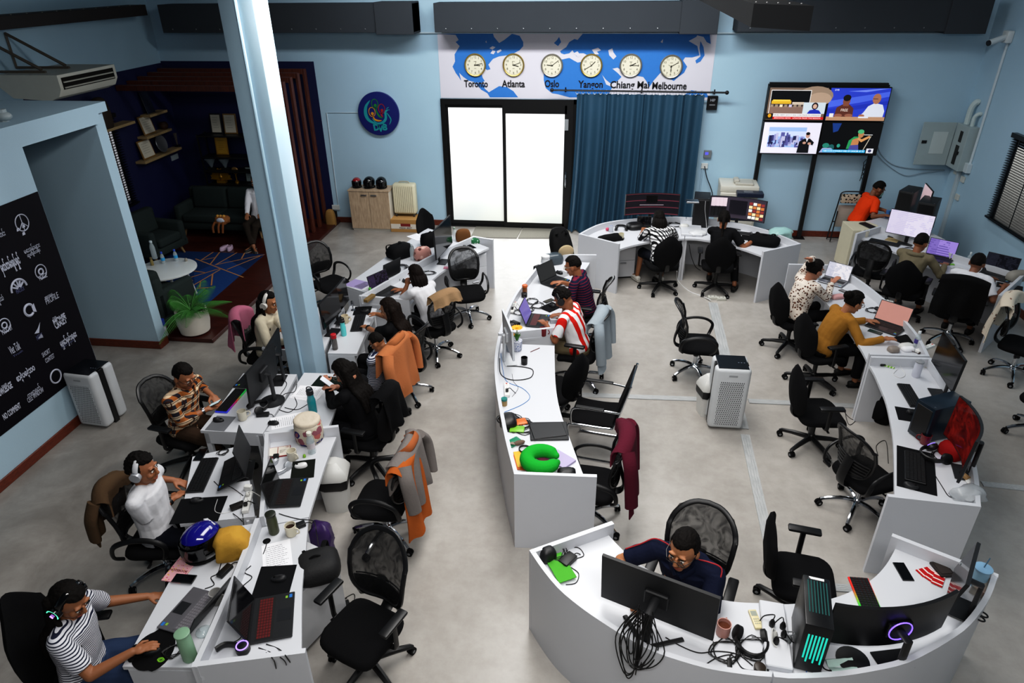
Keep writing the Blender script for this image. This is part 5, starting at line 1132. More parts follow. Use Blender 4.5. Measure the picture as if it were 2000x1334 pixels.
# -- woman in the striped blouse
hl = K('motorcycle_helmet', 'glossy blue and black motorcycle helmet beside the yellow bag', 'helmet', (402, 1080), T, R(150))
def helmet(o, m1, m2, s=1., visor=True):
    m = MB(); vs = []; n, k_ = 28, 14
    for j in range(k_+1):
        ph = PI*.80*j/k_
        for i in range(n): t = 2*PI*i/n; q_ = 1+.05*math.cos(t)*(ph > 1.2); vs.append((.125*s*math.sin(ph)*math.cos(t)*q_, .152*s*math.sin(ph)*math.sin(t), .13*s+.13*s*math.cos(ph)))
    fs = [(j*n+i, (j+1)*n+i, (j+1)*n+(i+1) % n, j*n+(i+1) % n) for j in range(k_) for i in range(n)]; m.add(vs, fs)
    for i, f in enumerate(m.f):
        if i//n > 5: m.mi[i] = 1
    m.build('shell', [m1, m2], o, sharp=80)
    if visor: MB().grid(lambda u, v: (.131*s*math.cos(.35+2.44*u), .160*s*math.sin(.35+2.44*u), .06*s+.10*s*v), 14, 4, .004).build('visor', GLOSSY, o)
    MB().tube([(.11*s*math.cos(t), .135*s*math.sin(t), .02*s) for t in [2*PI*k/24 for k in range(24)]], .012*s, 6, True).build('rim_trim', RUBBER, o)
helmet(hl, mat('#150f7a', .12, coat=1.), GLOSSY, 1.05); m = MB(); m.T = Matrix.Translation((0, -.10, .235)) @ Matrix.Rotation(.5, 4, 'X'); m.box(-.05, -.006, .0, .05, .006, .006); m.box(.03, -.006, 0, .055, .03, .006); m.build('logo_stripe', mat('#d8d8de', .3), hl)
bag((456, 1080), .4, 'crumpled yellow cloth bag tied at the top beside the helmet', 'bag', (.25, .22, .22), mat('#b88f3c', .8, bump=.4, bs=20), straps=False, lump=.3, seed=3, name='cloth_bag')
o = K('notebook', 'pink flowered notebook under the black phone', 'notebook', (353, 1113), T, ang(353, 1113, 385, 1085)+.25); MB().box(-.075, -.12, 0, .075, .12, .012, .002).build('cover', floral('nb', '#dba9b0', ('#c85a70', '#d8b46a'), 40, .25), o); text('NOTEBOOK', .026, mat('#7a3a28'), (0, -.02, .0125), (0, 0, .0), o, bold=.0005)
phone((360, 1131), ang(360, 1131, 385, 1133), 'black phone lying on the pink notebook', z=T+.012, w=.078, d=.16)
laptop((373, 1196), ang(310, 1175, 385, 1197), 'silver laptop with black palm rest, screen seen edge-on', .36, .25, 119, body=mat('#7d7b80', .35, .6), keys=mat('#8a878c', .4, .4), palm=mat('#77757a', .4, .5), lidm=DARK)
adapter((440, 1118), ang(430, 1130, 455, 1105), 'black power adapter before the yellow bag')
mug((426, 1176), 'grey mug tucked behind the silver laptop', mat('#9c9b99', .4)); 
o = bottle((372, 1285), 'tall frosted green tumbler at the corner beside the silver laptop', .24, .045, mat('#8fb596', .5, alpha=.9), '#7f9f85', neck=.95, ch=.012); 
one(MB().lathe([(.05, 0), (.05, .012), (.02, .03), (.018, .034)], 20), 'tumbler_lid', CLEAR, 'clear plastic cup lid beside the green tumbler', 'lid', (398, 1235))
m = MB(); m.prism([(.15*math.cos(t)*(1.12 if math.sin(t) > 0 else 1), .13*math.sin(t)) for t in [PI*k/16 for k in range(32)]], 0, .003); m.sphere((0, -.12, .008), (.07, .03, .012), 14, 8); o = one(m, 'mouse_pad', mat('#08080a', .85), 'round black mouse pad with green logo at the lower left', 'mouse pad', (300, 1270), T, ang(260, 1275, 330, 1262))
m = MB(); m.T = Matrix.Translation((.085, .06, .0032)); m.tube([(.012*math.cos(t), .018*math.sin(t), .0) for t in [PI*k/8 for k in range(16)]], .003, 5, True); m.tube([(.008+.012*math.cos(t), .006+.018*math.sin(t), .0) for t in [PI*k/8 for k in range(16)]], .003, 5, True); m.build('logo', mat('#7ac02a', .5), o)
mouse((297, 1273), ang(260, 1275, 330, 1262), 'black mouse under the hand of the woman in stripes', z=T+.003)
coil((340, 1273), 'tangle of thin black mouse cable beside the green tumbler', .06, 4)
cable([(432, 1100), (425, 1120), (412, 1128), (418, 1142), (400, 1150)], 'black laptop cord before the helmet'); 
# -- woman typing / cream jacket
u = ang(740, 630, 690, 632)
keyboard((700, 632), u, 'black keyboard under the hands of the long-haired woman', .44, .14); mpad((708, 607), u, 'black mouse pad of the long-haired woman', .25, .22); mouse((713, 609), u, 'black mouse on the pad of the long-haired woman', z=T+.003)
monitor((664, 626), angx(657, 640, 678, 612), 'glossy black monitor facing the long-haired woman beside the pillar', .5, .32, .33, 3, stand='plate', off=.05)
monitor((646, 650), u-.25, 'slim black monitor seen edge-on right against the pillar', .5, .33, .34, 3, stand='plate', off=.05)
mug((675, 630), 'cream patterned mug behind the turquoise flask', mat('#cbbfa4', .5)); bottle((672, 655), 'turquoise steel flask with black lid', .21, .033, mat('#5fc3c4', .4), '#141416', neck=.8, loop=True); bottle((655, 682), 'smoky water bottle with red lid next to the turquoise flask', .2, .033, mat('#5c5654', .15, alpha=.75), '#b3202a', neck=.9, ch=.05)
o = K('webcam_light', 'small silver clip lamp standing beside the glossy monitor', 'lamp', (690, 606), T, u); MB().lathe([(.03, 0), (.03, .006), (.006, .01), (.006, .07)], 14).build('stem', STEEL, o); m = MB(); m.T = Matrix.Translation((0, 0, .1)) @ Matrix.Rotation(R(80), 4, 'X'); m.lathe([(.034, -.012), (.036, .012), (.03, .014)], 18); m.build('lamp_head', STEEL, o)
mpad((548, 672), u, 'dark red mouse pad before the woman in cream jacket', .24, .2, mat('#4a1016', .8))
# -- far left pair
u = ang(850, 575, 770, 545)
laptop((757, 572), ang(815, 585, 745, 562), 'black laptop of the woman in white blouse, red sticker on its corner', .36, .25, 104, screen=scr('h', '#120e18', '#3a2f4a', .35, 14.))
monitor((862, 512), angx(840, 517, 868, 486), 'large black monitor with sleeping screen on the far right desk of the left island', .74, .44, .40, 2, stand='plate', off=.06)
keyboard((886, 487), ang(905, 500, 870, 478), 'black keyboard behind the large sleeping monitor', .44, .14); mpad((908, 484), ang(930, 495, 895, 475), 'black mouse pad at the far end of the far right desk', .3, .22); mouse((904, 482), ang(930, 495, 895, 475), 'black mouse on the pad at the far end of the far right desk', z=T+.003)
bottle((888, 468), 'clear bottle with grey green cap behind the large monitor', .21, .033, CLEAR, '#7d8f80'); bottle((879, 474), 'pink bottle behind the large monitor', .13, .032, mat('#c48a96', .4), '#b77b86', neck=.8)
bag((905, 470), .4, 'brown paper bag at the far end of the left island', 'bag', (.24, .12, .2), mat('#6e4a2c', .8), straps=False, name='paper_bag', lump=.05); bag((931, 474), .3, 'green and white tissue pack at the far end of the left island', 'tissue pack', (.2, .12, .09), floral('tis', '#2c6b46', ('#d9dcd4', '#9fbfa8'), 22, .3), straps=False, name='tissue_pack')
one(MB().box(-.05, -.035, 0, .05, .035, .02, .01, 2), 'phone_case', mat('#c47f95', .4), 'small pink case on the far right desk beside the empty chair', 'case', (873, 524)); coil((838, 534), 'black cables beside the large monitor foot', .09, 5)
mouse((790, 550), .6, 'black mouse beside the elbow of the woman in white'); 
o = K('tape_box', 'kraft box and white tube on the lip beside the long-haired woman', 'box', (722, 585), LIP, ang(722, 585, 740, 588)); MB().box(-.1, -.03, 0, .1, .03, .04, .003).build('kraft_box', mat('#7a6238', .7), o)
laptop((752, 538), ang(690, 525, 760, 545), 'black laptop facing left on the far left desk', .36, .25, 100); adapter((775, 547), .7, 'black adapter beside the laptop on the far left desk'); headset((786, 527), .8, 'grey headphones on the far left desk', mat('#4a4b4e', .4))
bag((783, 500), .9, 'black backpack lying on the far left desk', 'backpack', (.42, .3, .2), mat('#0c0c0e', .8, bump=.3), seed=5, name='backpack'); bag((826, 506), .5, 'pink and brown patterned pouch beside the black backpack', 'pouch', (.26, .16, .2), floral('pouch', '#b98a82', ('#5a3a34', '#d8b3a8'), 14, .32), straps=False, name='pouch')
bottle((806, 507), 'tall clear bottle beside the pink pouch', .26, .034, CLEAR, '#c8d0d4'); bag((842, 480), .7, 'black shoulder bag behind the large monitor', 'bag', (.34, .2, .22), mat('#0a0a0b', .8), seed=8, name='shoulder_bag')
paper((700, 555), 1.2, 'lilac folder of papers on the far left desk', .24, .32, 0, m_=mat('#9d8fb8', .6)); paper((716, 560), 1.0, 'white sheet beside the lilac folder', n=8); bottle((724, 578), 'small bottle with green cap at the near end of the far left desk', .12, .024, mat('#c7cfa8', .3, alpha=.7), '#58a53c', neck=.7)
paper((815, 463), .9, 'pile of printed leaflets at the far end of the far left desk', n=6)
# -- middle island, far half
u = ang(1115, 560, 1075, 545)
laptop((1085, 552), ang(1130, 565, 1070, 545), 'black laptop of the man in the navy striped polo', .36, .25, 112, screen=mat('#15171b', .15)); mpad((1095, 536), u, 'grey mouse pad behind the laptop of the man in navy', .24, .2, mat('#8f9092', .8)); mouse((1092, 534), u, 'black mouse on the grey pad behind the man in navy', z=T+.003, s=1.15)
one(MB().box(-.06, -.03, 0, .06, .03, .12, .02, 2), 'speaker', DARK, 'small black speaker at the outer lip beside the white jar', 'speaker', (1049, 533), T, u); bottle((1065, 524), 'big white screw top jar beside the backpack', .2, .065, mat('#d3d5d8', .35), '#dfe0e2', neck=.85)
bag((1080, 514), .4, 'clear plastic box with dark lid behind the white jar', 'box', (.3, .2, .16), mat('#46525a', .2, alpha=.75), straps=False, name='plastic_box', lump=.02)
bag((1100, 503), ang(1100, 503, 1150, 520)+PI-.5, 'black backpack with beige front panel on the far end of the middle desk', 'backpack', (.34, .24, .40), mat('#0d0d0e', .8, bump=.25), pocket=mat('#a8977a', .8), name='backpack', seed=2, lean=.6)
bottle((1025, 572), 'small bottle with orange lid at the outer lip of the middle desk', .12, .034, mat('#7a4a22', .3), '#c05a14', neck=1.); bottle((1024, 580), 'dark round jar before the orange lidded bottle', .06, .04, mat('#1c1816', .3), '#15120f', neck=.9)
for i, q_ in enumerate(((1040, 590), (1030, 607), (1050, 598), (1014, 612))): coil(q_, 'tangle of black cables by the outer lip, %s' % ['beside the dark jar', 'behind the purple laptop', 'before the power bank phone', 'above the power strip'][i], .09, 4, seed=i)
strip_((1003, 603), ang(1000, 612, 1008, 592), 'white power strip along the outer lip behind the purple laptop', 4)
laptop((1052, 628), ang(1100, 630, 1035, 624), 'black laptop with purple lit screen before the man in the football jersey', .36, .25, 112, screen=mat('#6b62a0', .2, emit=.4), keys=mat('#5a2626', .5)); adapter((1006, 633), u, 'black adapter left of the purple laptop', .07, .12)
mpad((1076, 600), u, 'black mouse pad between the two men in striped shirts', .26, .2); mouse((1078, 598), u, 'black mouse between the two men in striped shirts', z=T+.003); phone((1072, 588), u+1.5, 'dark phone beside the laptop of the man in navy')
mug((1061, 655), 'dark red mug on the divider beside the football jersey man', mat('#7c2a30', .35), -.2); one(MB().box(-.06, -.04, 0, .06, .04, .05, .006, 2), 'power_bank', mat('#a8aab0', .3, .3), 'silver box beside the trackpad hand of the football jersey man', 'box', (1083, 629), T, .2)
o = K('small_can', 'small dark can beside the sunflowers', 'can', (1000, 643), T); MB().lathe([(.03, 0), (.03, .07), (.026, .075)], 16).build('can_body', mat('#3a2f2a', .4), o)
paper((1016, 646), .3, 'loose leaflets beside the small dark can', .15, .21, 5); 
# sunflowers
def sunpot(px, label, pot, k=1.):
    o = K('flower_pot', label, 'flower pot', px, T, 0, 'artificial sunflowers'); MB().lathe([(.032*k, 0), (.042*k, .02), (.046*k, .1*k), (.038*k, .1*k)], 18).build('pot', pot, o)
    m = MB(); 
    for i in range(16): a = i*2.4; m.tube([(0, 0, .09*k), (.02*math.cos(a), .02*math.sin(a), .14*k), (.04*math.cos(a), .04*math.sin(a), .15*k+.01*(i % 3))], [.006, .008, .002], 5)
    m.tube([(0, 0, .08), (0, 0, .21*k)], .005, 6); m.build('leaves', mat('#3d7a2a', .6), o)
    m = MB(); 
    for i in range(18): a = i*2*PI/18; m.T = Matrix.Translation((0, 0, .215*k)) @ Matrix.Rotation(a, 4, 'Z') @ Matrix.Rotation(-.25, 4, 'Y'); m.sphere((.042, 0, 0), (.03, .011, .003), 8, 5)
    m.T = Matrix.Identity(4); fl = m.build('petals', mat('#e0a01c', .6), o); MB().sphere((0, 0, .218*k), (.02, .02, .009), 12, 6).build('flower_disc', mat('#c07a10', .8), fl)
sunpot((1010, 684), 'yellow artificial sunflower in a patterned white pot beside the divider', floral('pot', '#c6c9d4', ('#3a4a78', '#6a7aa8'), 60, .3), 1.3); sunpot((995, 686), 'yellow artificial sunflower half behind the monitor edge', mat('#8f949c', .5), .95)
# near half
monitor((990, 706), ang(1050, 700, 985, 703)+.12, 'white backed monitor seen edge-on behind the sunflowers', .56, .36, .34, 2, stand='plate', body=mat('#c4c7cb', .35), off=.03)
o = K('pen_cup', 'small black cup standing alone on the middle desk', 'cup', (1024, 711), T); MB().lathe([(.032, 0), (.036, .005), (.038, .085), (.034, .085), (.031, .01)], 20).build('cup_body', mat('#0c0c0e', .3), o)
one(MB().cyl((-.07, 0, .004), (.07, 0, .004), .004, 8), 'pencil', mat('#5a2020', .5), 'dark red pencil lying beside the divider', 'pencil', (1045, 684), T, angx(1035, 688, 1056, 679))
cable([(976, 700), (978, 730), (1000, 742), (1035, 738), (1040, 722), (1015, 716), (990, 715)], 'thick black cable looping in front of the white monitor', .005); cable([(978, 690), (982, 722), (990, 745), (1020, 758), (1035, 775), (1020, 790), (985, 805)], 'blue network cable curving along the outer lip', .003, mat('#3f78b8', .4)); cable([(1000, 730), (1003, 745), (1012, 758), (1000, 775)], 'thin black cable beside the white power strip on the middle desk', .002)
strip_((990, 764), ang(990, 780, 988, 745), 'white power strip behind the black cup on the middle desk', 3, plugs=1); o = K('candle_jar', 'small jar with teal lid at the outer lip', 'jar', (985, 791), T); MB().lathe([(.03, 0), (.031, .05), (.028, .06)], 16).build('jar_body', mat('#a58a5a', .2, alpha=.8), o); MB().lathe([(.032, .06), (.032, .08)], 16).build('lid', mat('#17706a', .4), o)
for i, (q_, s_) in enumerate((((996, 822), .13), ((1012, 832), .12), ((1024, 838), .11))): coil(q_, 'coil of thick black cable at the outer lip, %s' % ['beside the teal lidded jar', 'over the orange booklet', 'beside the closed laptop'][i], s_, 5, .004, seed=i+7)
bag((992, 828), .2, 'black camera charger pouch under the cables', 'pouch', (.16, .2, .09), BLACK, straps=False, name='pouch', seed=4)
for i, (px, cl, lb) in enumerate((((1010, 840), '#6fae2e', 'green snack packet under the black cables'), ((1015, 826), '#c8641c', 'orange packet under the black cables'), ((1004, 865), '#1f7a5a', 'teal figurine packet beside the feathered toy'))): one(MB().box(-.07, -.05, 0, .07, .05, .02, .008, 2), 'snack_packet', mat(cl, .35), lb, 'packet', px, T, .4*i)
o = K('laptop', 'closed black laptop with a tablet lying across it', 'laptop', (1072, 845), T, ang(1072, 860, 1068, 820)); MB().box(-.18, -.13, 0, .18, .15, .022, .006).build('laptop_base', DARK, o); MB().box(-.165, -.11, .022, .15, .115, .03, .004, rot=(0, 0, .16)).build('laptop_lid', mat('#1a1a1c', .4), o)
o = K('feather_toy', 'grey feathered toy beside the closed laptop', 'toy', (1014, 868), T, .5); MB().sphere((0, 0, .02), (.06, .025, .022), 12, 8).build('toy_body', mat('#6b5a50', .9), o); m = MB(); m.grid(lambda a, b: (-.05-.09*a, (.5-b)*.05*(1-a), .03+.02*a), 4, 4); m.build('feather', mat('#857a70', .9), o)
headset((1028, 882), 1., 'black wire glasses and earphone tangle beside the neck pillow', BLACK, s=.6)
for i, (px, cl, lb) in enumerate((((1018, 903), '#b5541c', 'orange booklet under the left end of the green pillow'), ((1024, 897), '#cda32c', 'yellow booklet under the green neck pillow'), ((1068, 895), '#b04a70', 'pink booklet inside the green neck pillow'), ((1095, 899), '#a79cc0', 'lilac card at the right end of the green pillow'))): one(MB().box(-.08, -.11, 0, .08, .11, .008+.004*i), 'booklet', mat(cl, .5), lb, 'booklet', px, T, .3*i)
def pill(px):
    P = [(.13*math.cos(t), .115*math.sin(t)*1.05, .065) for t in [R(40)+R(280)*k/20 for k in range(21)]]; P = [(P[0][0]+.03, P[0][1]-.03, .06)]+P+[(P[-1][0]+.03, P[-1][1]+.03, .06)]
    n = len(P); m = MB(); m.tube(P, [.03]+[.055+.012*math.sin(PI*k/(n-3)) for k in range(n-2)]+[.03], 14); m.sphere(P[0], .032, 12, 8); m.sphere(P[-1], .032, 12, 8); o = K('neck_pillow', 'bright green U-shaped neck pillow on the end of the middle desk', 'pillow', px, T+.03, ang(1040, 905, 1095, 900)+PI/2-.1); mobj('cushion', fuse(m, .007, 6), mat('#1c9a32', .9, bump=.2, bs=60), o)
pill((1058, 908)); bag((1106, 927), .2, 'black soft pouch at the near corner of the middle desk', 'pouch', (.16, .1, .06), BLACK, straps=False, name='pouch', seed=6)
# -- front horseshoe, left half
bag((1070, 1092), .6, 'black desk gadget in the left corner of the horseshoe desk', 'speaker', (.12, .1, .11), mat('#131315', .5), straps=False, name='speaker', lump=.05); one(MB().grid(lambda u_, v: ((u_-.5)*.14, (v-.5)*.26, .025+.012*noise.noise(Vector((u_*4, v*5, 1)))), 8, 12, .006), 'cloth', mat('#4f9e36', .85), 'bright green cloth in the left corner of the horseshoe desk', 'cloth', (1094, 1112), T, .5)
adapter((1109, 1097), ang(1109, 1097, 1122, 1085), 'black power brick beside the bright green cloth', .08, .13, .04)
cable([(1120, 1092), (1140, 1085), (1130, 1070), (1110, 1072), (1108, 1085)], 'black cord looping behind the power brick'); cable([(1115, 1108), (1130, 1120), (1125, 1138), (1105, 1142)], 'black cord running from the power brick along the lip'); coil((1085, 1082), 'small coil of cord on the black desk gadget', .08, 4, z=T+.02)
u = ang(1330, 1120, 1255, 1235)+R(8)
mon = monitor((1264, 1256), u, 'large black monitor seen from behind on the horseshoe desk', .76, .43, .30, 6, stand='pole', off=.14, body=mat('#0f1013', .5))
def bundle(px, label, n=13, w=.1, h=.5):
    o = K('cable', label, 'cable', px, 1.08, u); m = MB(); rnd = random.Random(3)
    for i in range(n):
        x0, x1 = rnd.uniform(-w, w), rnd.uniform(-w, w); hh = h*rnd.uniform(.6, 1.05); yy = rnd.uniform(0, .05); q_ = rnd.uniform(.6, 1.5)*w
        m.tube(bez([(x0*.5, yy, rnd.uniform(-.05, .03)), (x0-q_*.5, yy+.05, -hh*.5), (x0*.6-q_*.3, yy+.09, -hh*.9), (x1*.5+q_*.2, yy+.09, -hh), (x1+q_*.5, yy+.05, -hh*.5), (x1*.5, yy, rnd.uniform(-.05, .03))], 6), .0042, 6)
    m.build('cable_bundle', CORDM, o); return o
bundle((1262, 1190), 'thick bundle of black cables hanging from the large monitor over the lip')
cable([(1300, 1245), (1330, 1262), (1365, 1275), (1400, 1272), (1440, 1278), (1470, 1300)], 'black cable lying along the lip right of the large monitor', .004); cable([(1375, 1300), (1400, 1285), (1430, 1280), (1450, 1305), (1475, 1310)], 'second black cable lying below the pink mug', .004); coil((1418, 1273), 'loop of black cable below the pink mug', .1, 4, .004)
mug((1411, 1238), 'dusty pink mug of tea right of the large monitor', mat('#b98a80', .4), 1.2, '#5a3222', .046, .1)
o = K('remote_control', 'cream remote control beside the white cable box', 'remote', (1475, 1212), T, ang(1470, 1198, 1482, 1228)+PI); MB().box(-.027, -.075, 0, .027, .075, .022, .006, 2).build('remote_case', mat('#cfc39a', .4), o); m = MB(); m.box(-.02, .02, .022, .02, .06, .023); [m.cbox((x*.013, -.005-j*.018, .0225), (.008, .008, .002)) for x in (-1, 0, 1) for j in range(3)]; m.build('button', mat('#8f948a', .5), o)
headset((1466, 1252), ang(1466, 1240, 1470, 1275), 'black over-ear headphones with a blue light beside the remote', BLACK, glow=None, s=1.15); coil((1470, 1268), 'black headphone cord under the over-ear headphones', .1, 4)
one(MB().lathe([(.035, 0), (.036, .03), (.03, .034)], 18), 'tape_roll', mat('#2a2018', .4), 'dark round tin at the lip below the headphones', 'tin', (1483, 1308)); adapter((1425, 1306), angx(1410, 1304, 1440, 1310), 'flat black stylus case at the lip', .03, .14, .015)
ST = at(1513, 1250, T+.045)
for i, (x, y, cl) in enumerate(((1507, 1222, BLACK), (1528, 1227, BLACK), (1512, 1245, mat('#c6c6c2')), (1530, 1243, BLACK), (1515, 1256, BLACK), (1540, 1253, mat('#6d7072', .5)))):
    m = MB(); m.lathe([(.018, 0), (.02, .025), (.012, .05), (.006, .06)], 12); m.tube(bez([(0, 0, .055), (.01, .02, .08), (-.04, .05, .03), (-.07, .03, .0)], 4), .004, 6); one(m, 'power_plug', cl, 'plug in the white cable box, %s' % ['black one at its far end', 'black one next to the computer tower', 'white one in the middle', 'black one in the middle by the tower', 'black one with the lying cord', 'grey one by the tower corner'][i], 'plug', (x, y), T+.045, i)
# -- front horseshoe, right half
u = ang(1560, 1150, 1590, 1250)
tw = tower((1572, 1262), ang(1600, 1265, 1560, 1255)+PI/2, 'open black computer tower with teal lights on the horseshoe desk', .16, .40, .42, m_=mat('#0c0d10', .35)); TL = mat('#1fbfa8', .3, emit=.8)
m = MB(); [m.box(-.06+.02*i, .2005, .1+.03*(i % 2), -.05+.02*i, .202, .34) for i in range(6)]; m.build('teal_light', TL, tw); m = MB(); [m.box(-.06+.018*i, -.16, .4205, -.053+.018*i, .1, .422) for i in range(7)]; m.build('vent_slots', mat('#1a4a48', .4, emit=.25), tw); MB().box(-.045, -.19, .4205, .045, -.17, .422).build('sticker', mat('#d8d8d8', .5), tw)
for i, q_ in enumerate(([(1560, 1300), (1580, 1296), (1600, 1312), (1640, 1318), (1690, 1314)], [(1592, 1290), (1600, 1278), (1610, 1306), (1640, 1310), (1680, 1306)], [(1540, 1275), (1520, 1285), (1500, 1300), (1495, 1312)])): cable(q_, ['black cable along the lip behind the tower', 'second black cable behind the tower', 'grey cable from the tower across the white box'][i], .0045, None if i < 2 else mat('#8f9290', .5))
cable([(1586, 1250, 1.0), (1590, 1275, .85), (1580, 1300), (1575, 1312)], 'blue cable hanging down behind the tower', .004, mat('#2f5f9f', .4))
u = ang(1688, 1140, 1755, 1275)
monitor((1748, 1298), u+.18, 'curved black monitor with a purple light ring seen from behind', .80, .35, .25, 3, .075, stand='plate', off=.10, body=mat('#0b0b0d', .4), back_ring=mat('#7a5cff', .3, emit=2.))
MB_ = mat('#0a0a0b', .5); one(MB().lathe([(.1, 0), (.1, .008), (.04, .02)], 24), 'coaster', MB_, 'black round pad between tower and curved monitor', 'pad', (1665, 1290))
o = one(MB().grid(lambda a_, b_: ((a_-.5)*.17, (b_-.5)*.1, .012+.012*math.sin(b_*PI*3)+.01*noise.noise(Vector((a_*3, b_*3, 0)))), 10, 8, .002), 'face_mask', mat('#b8cfc8', .8, alpha=.9), 'crumpled pale green face mask at the lip behind the tower', 'mask', (1643, 1302), T, .2)
keyboard((1691, 1170), ang(1680, 1140, 1705, 1200)+PI/2+PI, 'compact black keyboard lit red and green on the horseshoe desk', .36, .14, glow=ledkeys('rg', ['#1fae3a', '#38b838', '#c03020', '#e02828']))
phone((1764, 1117), ang(1756, 1103, 1773, 1132), 'black phone lying alone on the right half of the horseshoe desk', w=.082, d=.17)
for i, (x, y) in enumerate(((1808, 1117), (1822, 1127), (1832, 1134))): one(MB().box(-.06, -.035, .002*i, .06, .035, .004+.002*i, .001), 'snack_wrapper', stripes('wrap', '#a8191c', '#dcd0cc', .045, .25, 0), 'red and white wrapper sheet, %s' % ['uppermost by the wallet', 'middle one below the wallet', 'lowest one toward the monitor'][i], 'wrapper', (x, y), T, .4+.3*i)
o = K('wallet', 'dark brown wallet beside the red wrappers', 'wallet', (1840, 1114), T, .2); MB().box(-.055, -.07, 0, .055, .07, .02, .005, 2).build('wallet_body', mat('#1d1512', .5), o); MB().box(-.04, -.05, .02, .04, .05, .0215, .002).build('window_pocket', mat('#2e2622', .3), o)
bottle((1866, 1153), 'dark green bottle behind the side monitor', .24, .035, mat('#1c4a40', .35), '#17332c', neck=.8)
monitor((1884, 1194), ang(1820, 1150, 1900, 1185), 'slim portrait-angled side monitor at the right end of the horseshoe desk', .46, .30, .27, 12, stand='plate', off=.1, screen=mat('#3a3c40', .1))
o = bottle((1907, 1142), 'pale blue lidded cup with a straw behind the side monitor', .17, .05, mat('#8fb3c8', .35), '#83a9c4', neck=1.04, ch=.012); MB().tube([(0, 0, .17), (.02, .01, .25)], .004, 6).build('straw', mat('#4a6a80', .4), o)
o = K('bead_box', 'clear box of beads and trinkets at the lip of the horseshoe desk', 'box', (1915, 1150), T, .9); MB().box(-.1, -.05, 0, .1, .05, .07, .006).build('box_body', mat('#b8b2a8', .15, alpha=.5), o); m = MB(); rnd = random.Random(2); [m.sphere((rnd.uniform(-.08, .08), rnd.uniform(-.035, .035), rnd.uniform(.02, .06)), .013, 8, 6) for i in range(26)]; ob = m.build('bead', floral('bead', '#a86a5a', ('#d8c8a8', '#6a3a30', '#c09a48'), 30, .35), o); ob['kind'] = 'stuff'
one(MB().lathe([(.02, 0), (.022, .03), (.014, .045)], 12), 'small_bottle', mat('#c05a1c', .4), 'tiny orange bottle below the bead box', 'bottle', (1916, 1160))
o = K('scissors', 'black handled scissors hanging at the lip behind the side monitor', 'scissors', (1900, 1196), T, .8)
for s in (-1, 1): MB().tube([(s*.025+.02*math.cos(t), -.05+.03*math.sin(t), .008) for t in [PI*k/8 for k in range(16)]], .006, 6, True).build('handle', BLACK, o)
MB().tube([(-.01, -.02, .008), (0, .09, .008)], .006, 6, flat=(.009, .002)).build('blade', STEEL, o)
# -- right island, near half
u = angx(1751, 866, 1751, 968)
mpad((1789, 917), u, 'long black desk mat at the near end of the right desk', .62, .30); keyboard((1786, 914), u, 'black gaming keyboard on the long desk mat', .44, .16, z=T+.003); mouse((1779, 951), u, 'black mouse on the long desk mat', z=T+.003, s=1.1)
mug((1805, 866), 'red mug behind the gaming keyboard', mat('#6e1a1c', .3), PI*.9); headset((1828, 892), 1.9, 'black headset with a violet light behind the gaming keyboard', BLACK, glow=mat('#8a6cff', .3, emit=1.5), s=1.2); coil((1842, 892), 'black headset cord behind the gaming keyboard', .1, 4)
REDS = pattern('reds', lambda nt, L, tc: m_mix(nt, L, m_math(nt, L, 'POWER', nd(nt, 'ShaderNodeTexNoise', i_Scale=3.2, i_Distortion=1.2).outputs['Fac'], 2.2), '#0c0508', '#b02a20'), rough=.12, bump=0, emit=.22)
monitor((1886, 925), angx(1886, 840, 1906, 935)+.06, 'curved monitor with a red picture facing left on the right desk', .70, .42, .34, 3, .09, screen=REDS, stand='plate', off=.06)
mon2 = monitor((1838, 772), angx(1822, 725, 1858, 782), 'black sleeping monitor with a webcam on the right desk', .62, .36, .40, 3, screen=mat('#101114', .12), off=.05); m = MB(); m.cbox((0, -.05, .6), (.09, .03, .025), .008); m.cyl((0, -.066, .6), (0, -.06, .6), .009, 10); m.build('webcam', BLACK, mon2)
tower((1822, 848), ang(1790, 850, 1850, 835), 'dark blue computer tower between the two monitors of the right desk', .2, .42, .38, m_=mat('#12202c', .3)); bag((1856, 890), .4, 'red cloth pouch behind the red mug', 'pouch', (.16, .2, .14), mat('#8c1414', .8), straps=False, name='pouch', seed=9)
keyboard((1777, 774), angx(1763, 752, 1790, 797), 'slim black keyboard beside the white tumbler', .43, .13); mpad((1773, 810), angx(1763, 790, 1775, 830), 'black mouse pad beside the dark blue tower', .24, .2); mouse((1781, 806), ang(1745, 815, 1800, 805), 'black mouse beside the dark blue tower', z=T+.003, s=1.1)
bottle((1788, 735), 'white insulated tumbler with clear lid on the right desk', .19, .042, mat('#c9cbd6', .35), '#8f9296', neck=.95, ch=.015); one(MB().box(-.03, -.022, 0, .03, .022, .025, .01, 2), 'earbud_case', BLACK, 'small black earbud case beside the candy wrapper', 'case', (1723, 714), T, .3); one(MB().box(-.05, -.018, 0, .05, .018, .008, .003), 'candy_wrapper', stripes('candy', '#7ab53a', '#d8d8c8', .03, .4, 0), 'green candy wrapper on the right desk', 'wrapper', (1737, 717), T, -.6)
cable([(1752, 722), (1745, 731), (1758, 738), (1768, 732), (1760, 718), (1750, 700)], 'thin white cable loop beside the white tumbler', .003, CORDW); paper((1812, 712), .9, 'notepad under the sleeping monitor', .18, .25, 8, m_=mat('#b9b2a4', .7))
